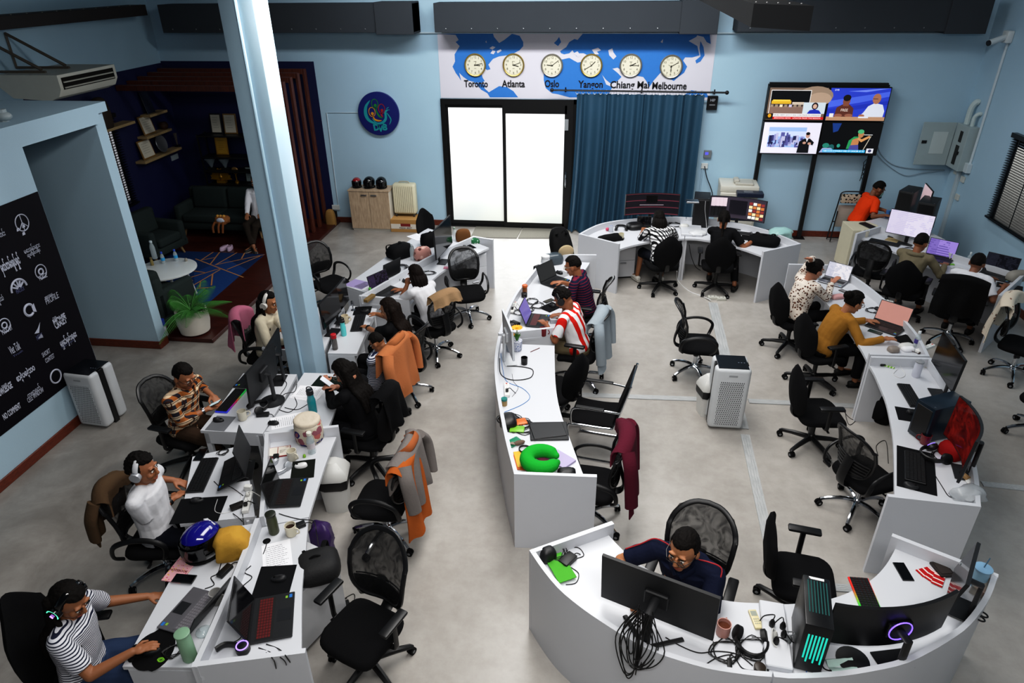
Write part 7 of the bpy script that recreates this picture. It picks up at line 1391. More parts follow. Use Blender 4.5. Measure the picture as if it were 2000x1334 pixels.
m = MB(); m.box(XR-.05, yf-.3, .1, XR, yf-.22, zb_, .006); tag(m.build('cable_trunking', mat('#b5c3c9', .45)), 'white cable trunking below the switch box down the right wall', 'trunking')
for k, (z_, y_) in enumerate(((zb_-.14, yf-.42), (1.0, yf-.42), (zb_-.08, yf-.12))): tag(MB().box(XR-.03, y_-.06, z_-.05, XR-.001, y_+.06, z_+.05, .004).build('wall_socket', mat('#c3c6c0', .4)), 'white wall socket beside the trunking, %s' % ['just under the switch box', 'at desk height', 'between box and back wall'][k], 'socket', 'wall sockets')
o = thing('security_camera', 'white security camera high in the right corner', 'security camera', (XR, ym_, 3.6)); MB().box(-.1, -.09, -.09, 0, .09, .09, .02, 2).build('mount_box', mat('#c9cfd0', .4), o); m = MB(); m.cyl((-.08, -.02, 0), (-.34, -.1, -.08), .045, 16); m.m = 1; m.cyl((-.335, -.098, -.079), (-.36, -.106, -.087), .042, 16); m.build('camera_barrel', [mat('#c9cfd0', .4), BLACK], o)
# blinds : right wall and lounge
SLAT = mat('#0d0d10', .35); DAY = mat('#f2f3ee', .5, emit=.95)
def blind(x, y0, y1, z0, z1, side, label, n, wname):
    o = thing('venetian_blind', label, 'blind', (x, 0, 0)); s = side
    m = MB(); m.box(min(0, s*.08), y0-.03, z1, max(0, s*.08), y1+.03, z1+.07, .004); m.build('head_rail', SLAT, o); m = MB(); m.box(min(s*.02, s*.08), y0-.03, z0-.04, max(s*.02, s*.08), y1+.03, z0-.01, .004); m.build('bottom_rail', SLAT, o)
    m = MB()
    for k in range(n):
        z = z0+(z1-z0)*(k+.5)/n; hh = (.1 if s < 0 else .02)*(z1-z0)/n; m.add([(s*.025, y0, z+hh), (s*.025, y1, z+hh), (s*.075, y1, z-hh), (s*.075, y0, z-hh), (s*.022, y0, z+hh-.003), (s*.022, y1, z+hh-.003), (s*.072, y1, z-hh-.003), (s*.072, y0, z-hh-.003)], [(0, 1, 2, 3), (7, 6, 5, 4), (3, 2, 6, 7), (0, 4, 5, 1)])
    m.build('slat', SLAT, o)['kind'] = 'stuff'
    m = MB(); nn = max(2, int((y1-y0)/.45))
    for k in range(nn): y = y0+(y1-y0)*(k+.5)/nn; m.box(min(s*.078, s*.08), y-.012, z0, max(s*.078, s*.08), y+.012, z1)
    m.build('ladder_tape', BLACK, o)
    w = thing(wname, 'bright daylit window behind the slats of the %s' % label[:34].rsplit(' ', 1)[0], 'window', (x, 0, 0)); w['kind'] = 'structure'; MB().box(min(0, s*.012), y0+.12, z0+.05, max(0, s*.012), y1-.12, z1-.1).build('window_pane', DAY, w); m = MB(); m.box(min(0, s*.016), y0+.05, z0, max(0, s*.016), y0+.12, z1); m.box(min(0, s*.016), y1-.12, z0, max(0, s*.016), y1-.05, z1); m.build('window_frame', BLACK, w)
c0 = atX(1929, 420, XR-.06); c1 = atX(1977, 268, XR-.06); blind(XR, 8.2, (c0.y+c1.y)/2, c0.z, c1.z, -1, 'black venetian blind on the right wall with daylight between its slats', 34, 'window_1')
l0 = atX(268, 388, XL+.06); blind(XL, l0.y-1.7, l0.y, .93, 2.42, 1, 'black venetian blind in the navy lounge', 34, 'window_2')
# air conditioner above the boxed-in room
XA = -7.25; a0 = atX(118, 172, XA); a1 = atX(229, 149, XA); o = thing('air_conditioner', 'long white wall air conditioner hanging from brackets above the boxed-in room', 'air conditioner', (XA, a0.y, a0.z)); Ln = a1.y-a0.y; ACW = mat('#b9b7ac', .45)
def acp(y): return [Vector((x, y, z)) for x, z in ((0, .16), (0, -.02), (-.06, -.12), (-.2, -.17), (-.75, -.14), (-.9, .0), (-.9, .16))]
MB().loft([acp(0), acp(Ln)]).build('unit_body', ACW, o); m = MB(); m.box(-.02, .06, -.03, .004, Ln-.06, .12); m.build('air_outlet', mat('#15120f', .8), o)
for k in range(2): m = MB(); m.box(-.06, .08, .0+.07*k, .02, Ln-.08, .012+.07*k, .002, rot=(0, .5, 0)); m.build('louvre', ACW, o)
for y in (.25, Ln-.5): m = MB(); m.tube([(-.35, y, .17), (-1.18, y, .17), (-1.18, y, .62), (-.4, y, .2)], .022, 6); m.build('bracket', mat('#5a5248', .6), o)
m = MB(); P0 = atX(10, 238, XP-.25); m.sphere((P0.x, P0.y, 3.33), (.09, .07, .05), 12, 8); m.cyl((P0.x, P0.y, 3.28), (P0.x, P0.y, 3.4), .045, 10); tag(m.build('security_camera', mat('#a9b3b6', .4)), 'small white camera on top of the boxed-in room', 'security camera')
# lounge : slats, shelves, rack, sofa
SLW = wood('slatw', '#3f1a10', '#5e2a18', (20, 20, 2)); xs = -5.5
ws = thing('wood_slat_screen', 'nested dark wood slat frames at the right side of the navy lounge', 'slat screen', (0, 0, 0))
for k in range(5):
    y = 13.1-.33*k; m = MB(); m.box(xs-.05, y-.1, .06, xs, y, 3.02-.03*k, .004); m.build('slat_post', SLW, ws); m = MB(); m.box(XL+.02, y-.1, 2.93-.03*k, xs-.05, y, 3.02-.03*k, .004); m.build('slat_beam', SLW, ws)
LW = wood('lightw', '#8f7a55', '#a89068', (3, 20, 20))
def shelf(pa, pb, label, dep=.2):
    a, b = atX(*pa, XL+dep), atX(*pb, XL+dep); z = (a.z+b.z)/2; tag(MB().box(0, 0, -.045, dep, b.y-a.y, 0, .004).build('wall_shelf', LW, None, (XL+.013, a.y, z)), label, 'shelf', 'lounge wall shelves'); return a.y, b.y, z
sh1 = shelf((292, 226), (325, 213), 'uppermost light wood shelf on the navy wall'); sh2 = shelf((286, 268), (334, 250), 'middle light wood shelf on the navy wall'); sh3 = shelf((283, 318), (353, 285), 'lowest light wood shelf on the navy wall'); sh0 = shelf((199, 258), (262, 234), 'left light wood shelf above the lounge blind', .24)
def frame(name, label, cat, x, y, z, w, h, fm, pm, rz=PI/2, lean=.2, n=5):
    o = thing(name, label, cat, (x, y, z), rz); Bm = Matrix.Rotation(-lean, 4, 'X'); m = MB(); m.T = Bm; m.box(-w/2, 0, 0, w/2, .02, h, .003); m.build('frame', fm, o); m = MB(); m.T = Bm; m.box(-w/2+.025, -.002, .025, w/2-.025, 0, h-.025); m.build('certificate', pm, o)
    m = MB(); m.T = Bm @ Matrix.Translation((0, -.003, h/2)) @ ROTY; scribble(m, w*.7, h*.8, 0, n, len(label)); m.build('printed_text', mat('#3a3a3a', .8), o); return o
WP = mat('#c5c0b0', .7); GLD = mat('#b8872a', .3, .6); GFR = mat('#7a5a28', .4)
frame('award_plaque', 'dark award plaque on the uppermost shelf', 'plaque', XL+.13, sh1[0]+.2, sh1[2], .24, .4, mat('#1b2030', .3), mat('#232a3c', .3), n=3); frame('framed_certificate', 'gold framed certificate on the middle shelf', 'certificate', XL+.13, sh2[0]+.26, sh2[2], .36, .34, GFR, WP); frame('framed_certificate', 'gold framed certificate on the lowest shelf', 'certificate', XL+.13, sh3[0]+.3, sh3[2], .38, .34, GFR, WP)
o = thing('award_plate', 'round silver plate standing on the lowest shelf', 'plate', (XL+.12, sh3[0]+.72, sh3[2])); m = MB(); m.T = Matrix.Translation((0, 0, .17)) @ Matrix.Rotation(PI/2-.2, 4, 'Y'); m.lathe([(.05, 0), (.13, .01), (.165, .025), (.16, .03), (.1, .018)], 28); m.build('plate_disc', mat('#8f9298', .3, .7), o)
o = thing('wooden_pot', 'small dark wooden pot on the middle shelf', 'pot', (XL+.12, sh2[0]+.72, sh2[2])); MB().lathe([(.05, 0), (.08, .04), (.085, .09), (.06, .13)], 18).build('pot_body', mat('#3a2014', .5), o)
o = thing('glass_trophy', 'small clear trophy at the end of the lowest shelf', 'trophy', (XL+.12, sh3[0]+1.25, sh3[2])); MB().box(-.03, -.05, 0, .03, .05, .03).build('trophy_base', BLACK, o); MB().cone((0, 0, .03), (0, 0, .26), .012, .035, 8).build('trophy_glass', mat('#6a6258', .15, alpha=.6), o)
o = bag(Vector((XL+.16, sh0[0]+.22, sh0[2])), 0, 'dark brown carton standing on the shelf above the lounge blind', 'carton', (.22, .3, .5), mat('#2b1d10', .7), straps=False, lump=.02, name='carton')
p = atX(341, 307, XL+.02); tag(MB().box(XL+.012, p.y-.12, p.z-.05, XL+.03, p.y+.12, p.z+.05, .003).build('wall_switch', mat('#8f9aa0', .4)), 'white switch plate on the navy wall below the shelves', 'switch')
rx0, rx1 = atY(392, 260, YB-.2).x, atY(392, 260, YB-.2).x+1.15; rz_ = [atY(420, y, YB-.2).z for y in (262, 303, 330, 356)]; o = thing('display_rack', 'black metal display rack of awards behind the sofa', 'rack', (rx0, YB-.03, 0)); wr_ = rx1-rx0
for x in (0, wr_):
    for y in (-.03, -.33): m = MB(); m.box(x-.012, y-.012, .06, x+.012, y+.012, rz_[0]+.02); m.build('rack_post', BLACK, o)
for z in rz_: MB().box(0, -.34, z-.03, wr_, -.02, z, .003).build('rack_shelf', BLACK, o)
yr = YB-.2; X_at = lambda px, z: None
for i, (px, zi, w, h, fm, pm, lb) in enumerate(((430, 0, .24, .38, BLACK, WP, 'white certificate in a black frame on top of the award rack'), (457, 0, .27, .38, GFR, WP, 'cream certificate in a gold frame on top of the award rack'), (432, 1, .26, .34, GLD, mat('#c89a2a', .4), 'gold plaque on the second level of the award rack'), (476, 3, .2, .32, BLACK, mat('#9fb0b0', .5), 'pale certificate beside the small gold trophy'))): frame('framed_certificate', lb, 'certificate', atY(px, 300, yr).x, yr+.05, rz_[zi], w, h, fm, pm, 0, .12)
o = thing('fan_trophy', 'golden fan shaped trophy on the award rack', 'trophy', (atY(432, 345, yr).x, yr, rz_[3])); MB().box(-.09, -.05, 0, .09, .05, .05).build('trophy_base', GLD, o); m = MB(); m.add([(0, 0, .05)]+[((.2 if k % 2 else .23)*math.cos(PI*k/18), 0, .07+(.2 if k % 2 else .23)*math.sin(PI*k/18)) for k in range(19)]+[(0, -.02, .05)]+[((.2 if k % 2 else .23)*math.cos(PI*k/18), -.02, .07+(.2 if k % 2 else .23)*math.sin(PI*k/18)) for k in range(19)], [(0, k+2, k+1) for k in range(18)]+[(20, 21+k, 22+k) for k in range(18)]+[(1+k, 2+k, 22+k, 21+k) for k in range(18)]); m.build('fan', mat('#c08a1c', .3, .5), o); MB().lathe([(.03, .05), (.05, .12), (.02, .2), (.01, .22)], 12).build('figure', GLD, o)
o = thing('disc_trophy', 'small golden trophy with a disc on the award rack', 'trophy', (atY(461, 345, yr).x, yr, rz_[3])); MB().lathe([(.04, 0), (.04, .03), (.012, .06), (.014, .18)], 14).build('trophy_stem', GLD, o); m = MB(); m.T = Matrix.Translation((0, 0, .25)) @ ROTY; m.lathe([(.06, -.012), (.075, 0), (.06, .012)], 20); m.build('trophy_disc', mat('#a8824a', .4, .4), o)
for i, px in enumerate((410, 437)): o = thing('glass_trophy', 'clear glass trophy on the third level of the award rack, %s one' % ('left' if i == 0 else 'right'), 'trophy', (atY(px, 310, yr).x, yr, rz_[2])); MB().box(-.08, -.04, 0, .08, .04, .035).build('trophy_base', BLACK, o); MB().lathe([(.02, .035), (.05, .1), (.11, .2), (.1, .22)], 12).build('trophy_glass', mat('#9fb0b8', .1, alpha=.5), o)
SOFA = mat('#27302f', .9, bump=.4, bs=200); SL = mat('#8f7550', .5)
def sofa(label, name, px, w, rz, seats=2, cat='sofa', d=.8, m_=SOFA):
    p = at(*px, .06); o = thing(name, label, cat, (p.x, p.y, .06), rz)
    for x in (-1, 1):
        for y in (-1, 1): MB().cone((x*(w/2-.12), y*(d/2-.12), .17), (x*(w/2-.08), y*(d/2-.08), 0), .026, .017, 10).build('leg', SL, o)
    MB().box(-w/2, -d/2, .16, w/2, d/2, .3, .03, 2).build('sofa_base', m_, o)
    for s in (-1, 1): MB().box(s*(w/2-.07)-.07, -d/2+.0, .2, s*(w/2-.07)+.07, d/2, .62, .05, 3).build('armrest', m_, o)
    MB().box(-w/2, d/2-.18, .2, w/2, d/2, .82, .06, 3).build('backrest', m_, o); cw_ = (w-.3)/seats
    for k in range(seats): x = -w/2+.15+cw_*k; MB().box(x+.005, -d/2-.02, .3, x+cw_-.005, d/2-.17, .46, .045, 3).build('seat_cushion', m_, o); MB().box(x+.01, d/2-.34, .44, x+cw_-.01, d/2-.15, .86, .06, 3, rot=(-.15, 0, 0)).build('back_cushion', m_, o)
    return o
sofa('dark grey two seat sofa with wooden legs in the navy lounge', 'sofa', (452, 452), 1.75, .0); sofa('dark grey lounge armchair behind the round white table', 'lounge_armchair', (308, 503), .85, R(80), 1, 'armchair', .78); sofa('dark grey lounge armchair before the round table, behind the palm', 'lounge_armchair', (318, 625), .8, R(170), 1, 'armchair', .75)
rc = [at(367, 491, .06), at(517, 497, .06), at(395, 612, .06)]; ex = rc[0]-rc[1]; ey = rc[2]-rc[1]
m = MB(); RC = rc[1]; ux = Vector((-1, 0, 0))*2.5; uy = Vector((0, -1, 0))*2.75; uy = Vector((ey.x*.3, ey.y, 0)); 
q4 = [RC, RC+ux, RC+ux+uy, RC+uy]; m.prism([(v.x, v.y) for v in q4], .06, .068)
m.m = 1; rgl = [((925, 820), (1300, 965)), ((1040, 865), (1115, 768)), ((1080, 870), (1250, 772)), ((1080, 868), (1465, 788)), ((965, 835), (1065, 768)), ((1170, 905), (1430, 800)), ((965, 833), (1075, 812)), ((1285, 820), (1310, 775)), ((810, 990), (1125, 895)), ((830, 1075), (1120, 905)), ((1050, 1030), (1060, 940)), ((900, 915), (1000, 930)), ((960, 1045), (965, 1000)), ((830, 1060), (1060, 1045)), ((885, 1040), (900, 990)), ((720, 1330), (745, 1230)), ((770, 1225), (840, 1250))]
for k, (a_, b_) in enumerate(rgl):
    a_, b_ = [at(150+x*.25037, 300+y*.25037, .069) for x, y in (a_, b_)]; dd = (b_-a_).normalized(); nn = Vector((-dd.y, dd.x, 0))*.012; z = Vector((0, 0, .0004*k)); m.add([a_+nn+z, a_-nn+z, b_-nn+z, b_+nn+z], [(0, 1, 2, 3)])
tag(m.build('rug', [pattern('rugp', lambda nt, L, tc: m_mix(nt, L, m_math(nt, L, 'FRACT', nd(nt, 'ShaderNodeTexVoronoi', i_Scale=1.4).outputs['Color']), '#0d1d3f', '#1c4076'), rough=.95), mat('#b07a4a', .7)]), 'navy blue lounge rug with thin gold lines', 'rug')
p = at(322, 524, .60); o = thing('round_table', 'round white lounge table on slanted legs', 'table', (p.x, p.y, .06)); MB().lathe([(.44, .5), (.46, .51), (.46, .53), (.44, .54)], 48).build('table_top', mat('#cdd2d2', .3), o); 
for k in range(4): a_ = PI/4+k*PI/2; MB().tube([(.27*math.cos(a_), .27*math.sin(a_), .5), (.36*math.cos(a_), .36*math.sin(a_), .0)], [.022, .015], 8).build('leg', mat('#bfc4c4', .4), o)
m = MB(); m.tube([(.3*math.cos(PI/4), .3*math.sin(PI/4), .22), (-.3*math.cos(PI/4), -.3*math.sin(PI/4), .22)], .014, 6); m.tube([(.3*math.cos(PI/4), -.3*math.sin(PI/4), .22), (-.3*math.cos(PI/4), .3*math.sin(PI/4), .22)], .014, 6); m.build('stretcher', mat('#bfc4c4', .4), o)
bottle((303, 505), 'tall clear water bottle on the round white table', .3, .04, CLEAR, '#c8d4d8', z=.60); bottle((320, 514), 'small water bottle with blue cap, left one on the round table', .19, .03, CLEAR, '#2a4fb8', z=.60, lab='#2f9ad0'); bottle((345, 509), 'small water bottle with blue cap, right one on the round table', .19, .03, CLEAR, '#2a4fb8', z=.60, lab='#2f9ad0'); bottle((298, 518), 'small brown vial beside the tall water bottle', .13, .024, mat('#8a7a4a', .4), '#6a5a38', z=.60, neck=.7)
bag((284, 537), .3, 'crumpled tissue on the round white table', 'tissue', (.18, .14, .08), mat('#c9c6bb', .8), z=.60, straps=False, lump=.5, seed=22, name='tissue'); one(MB().lathe([(.02, 0), (.025, .03), (.015, .05)], 10), 'small_cup', mat('#8f8a80', .5), 'tiny grey cup at the right rim of the round table', 'cup', (364, 510), .60)
o = bag((435, 436), 0, 'brown and white plush toy lying on the sofa', 'plush toy', (.26, .2, .14), mat('#8a5a34', .9, bump=.4), z=.525, straps=False, lump=.4, seed=23, name='plush_toy'); MB().sphere((.02, -.09, .08), (.08, .03, .05), 12, 8).build('belly', mat('#c5cbd4', .9), o); [MB().tube(bez([(x, -.1, .05), (x*1.2, -.17, -.02), (x*1.1, -.2, -.12)], 4), .02, 8).build('leg', mat('#7a4a28', .9), o) for x in (-.09, .0, .07)]; [MB().sphere((x, -.02, .14), .03, 10, 6).build('ear', mat('#c09048', .9), o) for x in (-.06, 0, .06)]
for s in (0, 1):
    m = MB(); n_ = 18; rs = [[Vector((.042*k_*math.cos(t)*(1+.2*math.sin(t)), .12*k_*math.sin(t), z_)) for t in [2*PI*i/n_ for i in range(n_)]] for k_, z_ in ((1, 0), (1.02, .03), (.9, .06), (.7, .07))]; m.loft(rs, False); o = one(m, 'shoe', mat('#b7a0b4', .7), 'pink and white flat shoe on the rug, %s one of the pair' % ('left' if s == 0 else 'right'), 'shoe', (439+s*11, 487), .07, 2.9+.4*s, 'pair of pink shoes')
# potted palm
p = at(385, 655, .0); o = thing('potted_palm', 'small green palm in a white pot at the edge of the lounge deck', 'plant', (p.x, p.y, .06)); MB().lathe([(.15, 0), (.2, .03), (.225, .18), (.215, .36), (.195, .37), (.185, .33), (.02, .33)], 28).build('plant_pot', mat('#cfcac0', .5), o); m = MB(); m.lathe([(.18, .335), (.0, .34)], 20, caps=(False, False)); m.build('soil', mat('#1d150f', .95), o)
rnd = random.Random(4); LEAF = mat('#3f7a34', .5, vary=.25, vs=12)
for k in range(24):
    a_ = k*2.4; ln = rnd.uniform(.35, .7) if k not in (2, 9) else .85; el_ = rnd.uniform(.35, 1.2); d_ = Vector((math.cos(a_), math.sin(a_), 0)); ln *= .62 if d_.x < -.3 else 1; m = MB(); pts = [Vector((0, 0, .34))+d_*(ln*t*math.cos(el_)*1.2)+Vector((0, 0, ln*(math.sin(el_)*t*1.15-.5*t*t))) for t in (0, .2, .4, .6, .8, 1)]; m.tube(pts, [.007, .006, .005, .004, .003, .002], 5); sd = d_.cross(Vector((0, 0, 1)))
    for j in range(3, 30):
        t = j/30; i_ = min(4, int(t*5)); b_ = pts[i_].lerp(pts[i_+1], t*5-i_)
        for s in (-1, 1): l_ = .15*math.sin(PI*min(1, t*.9+.12))+.03; tip = b_+(sd*s+d_*1.3).normalized()*l_-Vector((0, 0, l_*.25)); w_ = d_*.0035; m.add([b_-w_, b_+w_, b_.lerp(tip, .5)+w_*1.4, tip, b_.lerp(tip, .5)-w_*1.4], [(0, 1, 2, 3, 4)])
    m.build('frond', LEAF, o)
bottle((324, 655), 'blue and white spray can on the floor behind the wall end', .26, .035, mat('#c0c8d0', .4), '#2440a0', z=.06, neck=.9, ch=.1)
# cabinet, helmets, suitcase, boxes by the back wall
ca, cb = at(690, 449), at(766, 452); yf_ = (ca.y+cb.y)/2; cw_ = cb.x-ca.x; o = thing('wooden_cabinet', 'pale oak two door cabinet with three helmets on top', 'cabinet', (ca.x, yf_, 0)); OAK = wood('oak', '#a08a72', '#bda68c', (14, 14, 2)); MB().box(0, 0, .03, cw_, .38, .80, .003).build('cabinet_body', mat('#c9c4ba', .5), o); MB().box(-.01, -.02, .80, cw_+.01, .39, .83, .003).build('cabinet_top', OAK, o); MB().box(.01, .01, 0, cw_-.01, .37, .03).build('plinth', mat('#c9c4ba', .5), o)
for k in range(2): x = .005+k*cw_/2; dd = MB().box(x, -.02, .05, x+cw_/2-.008, 0, .79, .002).build('door', OAK, o); hx = x+(cw_/2-.16 if k == 0 else .04); MB().box(hx, -.04, .72, hx+.12, -.02, .745, .004).build('door_handle', STEEL, dd)
for (px, py), m1, m2, lb, rz, s in (((702, 362), mat('#8a1418', .15, coat=1.), BLACK, 'red and black motorcycle helmet on the oak cabinet', 3.3, .85), ((727, 362), GLOSSY, GLOSSY, 'glossy black motorcycle helmet in the middle on the oak cabinet', 2.8, .95), ((752, 361), GLOSSY, mat('#1a1a1e', .2), 'black motorcycle helmet with grey marks at the right on the oak cabinet', 3.4, .95)):
    p = at(px, py, .83); hh = thing('motorcycle_helmet', lb, 'helmet', (p.x, yf_+.19, .83), rz, 'helmets on the oak cabinet'); helmet(hh, m1, m2, s*.9, True)
p = at(795, 449); o = thing('carton', 'printed fruit carton under the cream suitcase', 'carton', (p.x, YB-.3, 0)); MB().box(-.29, -.2, 0, .29, .2, .24, .004).build('carton_body', mat('#a8814f', .8), o); m = MB(); m.box(-.28, -.203, .07, .28, -.2, .17); m.m = 1; m.box(-.08, -.204, .12, .12, -.2032, .18); m.build('printed_band', [mat('#cfc8bc', .7), mat('#7a1c1c', .6)], o); text('FRESH BEST', .05, mat('#4a3a34'), (.02, -.205, .09), ROTY, o); MB().box(-.285, -.195, .24, .285, .195, .26, .004).build('lid', mat('#b08a58', .8), o)
o = thing('suitcase', 'cream ribbed cabin suitcase standing on the carton', 'suitcase', (p.x-.02, YB-.22, .262)); SC = mat('#c5bfa6', .45); MB().box(-.23, -.11, .05, .23, .11, .66, .05, 3).build('suitcase_shell', SC, o); m = MB(); [m.box(-.2+.038*k, -.118, .09, -.185+.038*k, -.105, .62, .004) for k in range(11)]; m.build('rib', mat('#cfc9b2', .45), o)
for x in (-1, 1):
    for y in (-1, 1): MB().cyl((x*.18-.012, y*.07, .028), (x*.18+.012, y*.07, .028), .028, 12).build('wheel', mat('#3a3a38', .6), o)
MB().tube(bez([(-.1, 0, .655), (-.08, 0, .69), (.08, 0, .69), (.1, 0, .655)], 4), .011, 8).build('carry_handle', mat('#a9a491', .5), o)
bag((648, 442), 0, 'brown paper carrier bag below the socket beside the slats', 'bag', (.2, .16, .36), mat('#8a6a3c', .8), z=0., straps=False, lump=.05, name='paper_bag', seed=24)
# air purifiers and bins
def purifier(pa, pb, label, dep, h, Y=None):
    a, b = at(*pa), at(*pb); dv = b-a; w = dv.length; rz = math.atan2(dv.y, dv.x); o = thing('air_purifier', label, 'air purifier', a.lerp(b, .5)+Vector((-dv.y, dv.x, 0)).normalized()*(dep/2), rz); PW = mat('#c3c6c9', .4)
    for s, nm in ((-1, 'front'), (1, 'rear')):
        y0, y1 = (-dep/2, -.035) if s < 0 else (.035, dep/2); m = MB(); m.box(-w/2, y0, .02, w/2, y1, h, .045, 4); sh_ = m.build('shell_half', PW, o)
    MB().box(-w/2+.012, -.034, .0, w/2-.012, .034, h-.012, .004).build('dark_spine', BLACK, o)
    MB().box(-w/2+.03, -dep/2+.025, h-.008, w/2-.03, dep/2-.025, h+.003, .003).build('top_grille', mat('#0d1016', .25), o); m = MB(); [m.box(.06+.03*k, -.02, h+.003, .075+.03*k, -.01, h+.0035) for k in range(3)]; m.build('touch_button', mat('#5a6270', .4), o)
    def holes(nt, L, tc):
        x = m_xyz(nt, L, tc); r_ = m_math(nt, L, 'FLOOR', m_math(nt, L, 'MULTIPLY', x[2], 1/.026)); xx = m_math(nt, L, 'ADD', m_math(nt, L, 'MULTIPLY', x[0], 1/.02), m_math(nt, L, 'MULTIPLY', r_, .5)); f_ = m_math(nt, L, 'LESS_THAN', m_math(nt, L, 'FRACT', xx), .42); g_ = m_math(nt, L, 'LESS_THAN', m_math(nt, L, 'FRACT', m_math(nt, L, 'MULTIPLY', x[2], 1/.026)), .74); return m_mix(nt, L, m_math(nt, L, 'MULTIPLY', f_, g_), '#c3c6c9', '#24272b')
    hm = pattern('holes', holes, rough=.5, bump=0); MB().box(-w*.33, -dep/2-.003, .07, w*.33, -dep/2+.001, h*.80, .001).build('perforated_panel', hm, o); MB().box(-w*.12, -dep/2-.002, h*.88, w*.12, -dep/2+.002, h*.91, .001).build('grip', mat('#9a9da0', .5), o); return o
purifier((1381, 839), (1449, 843), 'white air purifier standing on the floor inside the right desk ring', .34, .80); purifier((157, 833), (212, 840), 'white air purifier beside the logo wall at the left', .36, .72)
def bin_(px, rz, label, w=.24, h=.34, waist=True):
    o = K('waste_bin', label, 'waste bin', px, 0, rz, 'white waste bins'); BW = mat('#cdcdca', .35); m = MB(); r_ = lambda s_, z: [(x*s_, y*s_, z) for x, y in ((-.5, -.4), (-.3, -.5), (.3, -.5), (.5, -.4), (.5, .4), (.3, .5), (-.3, .5), (-.5, .4))]; m.loft([r_(w*.8, 0), r_(w, h)]); m.build('bin_body', BW, o); m = MB(); m.loft([r_(w*1.0, h*.72), r_(w*1.06, h*.8), r_(w*1.06, h*1.0)]); m.build('bin_liner', BLACK, o); m = MB(); m.loft([r_(w*1.1, h), r_(w*1.1, h+.03), r_(w*.85, h+.1), r_(w*.4, h+.16), r_(w*.3, h+.16)]); m.build('lid', BW, o); m = MB(); m.grid(lambda u_, v: (-.3*w+.6*w*u_, -.52*w+.2*w*v, h+.04+.08*v), 2, 2, .004); m.build('swing_flap', mat('#bcbcb8', .35), o)
bin_((662, 988), .2, 'white swing-lid waste bin under the narrow lipped desk', .26, .40); bin_((1378, 806), .3, 'white swing-lid waste bin behind the air purifier', .22, .36)
bag((621, 1118), .5, 'black laptop bag lying on the pale grey cabinet', 'laptop bag', (.34, .30, .16), mat('#0b0b0d', .7, bump=.2), z=.60, name='laptop_bag', seed=25); bag((632, 1072), .2, 'purple plastic bag on the floor behind the pale grey cabinet', 'plastic bag', (.22, .2, .3), mat('#3a2458', .4), z=0., straps=False, lump=.4, name='plastic_bag', seed=26)
adapter((678, 1192), .6, 'black power brick on the floor beside the pale grey cabinet', .07, .14, .045, z=0.); cable([(668, 1172, .004), (690, 1160, .004), (692, 1172, .004), (684, 1186, .004)], 'thin black cord on the floor beside the power brick', z=0)
# floor trunking and outlets
ALU = pattern('alu', lambda nt, L, tc: m_mix(nt, L, nd(nt, 'ShaderNodeTexNoise', i_Scale=14.).outputs['Fac'], '#85888b', '#c2c3c2'), rough=.45)
def trunk(pts, w, label):
    P = [at(*q_) for q_ in pts]; m = MB(); dd = (P[-1]-P[0]).normalized(); nn = Vector((-dd.y, dd.x, 0))
    for k in range(4): o_ = nn*(w*(k-1.5)/4); m.prism([(P[0]+o_-nn*w*.115)[:2], (P[0]+o_+nn*w*.115)[:2], (P[-1]+o_+nn*w*.115)[:2], (P[-1]+o_-nn*w*.115)[:2]], 0, .012)
    m.prism([(P[0]-nn*w/2)[:2], (P[0]+nn*w/2)[:2], (P[-1]+nn*w/2)[:2], (P[-1]-nn*w/2)[:2]], 0, .009); tag(m.build('floor_trunking', ALU), label, 'trunking', 'floor cable trunking')
trunk([(1392, 592), (1450, 838)], .14, 'long aluminium floor trunking from the outlets to the air purifier'); trunk([(1455, 850), (1506, 1080)], .1, 'aluminium floor trunking from the purifier towards the front chairs'); trunk([(1135, 772), (1378, 781)], .09, 'aluminium floor trunking left of the air purifier'); trunk([(1462, 784), (1692, 795)], .09, 'aluminium floor trunking right of the air purifier'); trunk([(1918, 946), (2010, 956)], .08, 'aluminium floor trunking at the right edge behind the right desk'); trunk([(1600, 1146), (1690, 1153)], .08, 'aluminium floor trunking behind the shell chair in the horseshoe')
for k, px in enumerate(((1391, 584), (1408, 586))): o = one(MB().box(-.07, -.04, 0, .07, .04, .05, .006), 'floor_outlet', mat('#c5c5bd', .4), 'white socket block on the floor, %s' % ('left one with the white cable' if k == 0 else 'right one'), 'socket', px, 0., .1); m = MB(); [m.cbox((x, 0, .051), (.02, .02, .002)) for x in (-.03, .03)]; m.build('socket_face', mat('#7a7a74', .5), o)
cable([(1322, 530, .2), (1324, 548, .01), (1345, 568, .006), (1370, 578, .006), (1388, 586, .03)], 'white extension cable from the far desk to the floor sockets', .008, CORDW, z=0.)
for k, ps in enumerate(([(1346, 478, .6), (1350, 500, .3), (1358, 520, .05), (1368, 528, .01)], [(1340, 478, .6), (1338, 505, .3), (1336, 535, .02)])): cable(ps, ['black cable hanging under the middle of the far desk', 'pale cable hanging along the middle leg of the far desk'][k], .006, None if k == 0 else CORDW, z=0.)
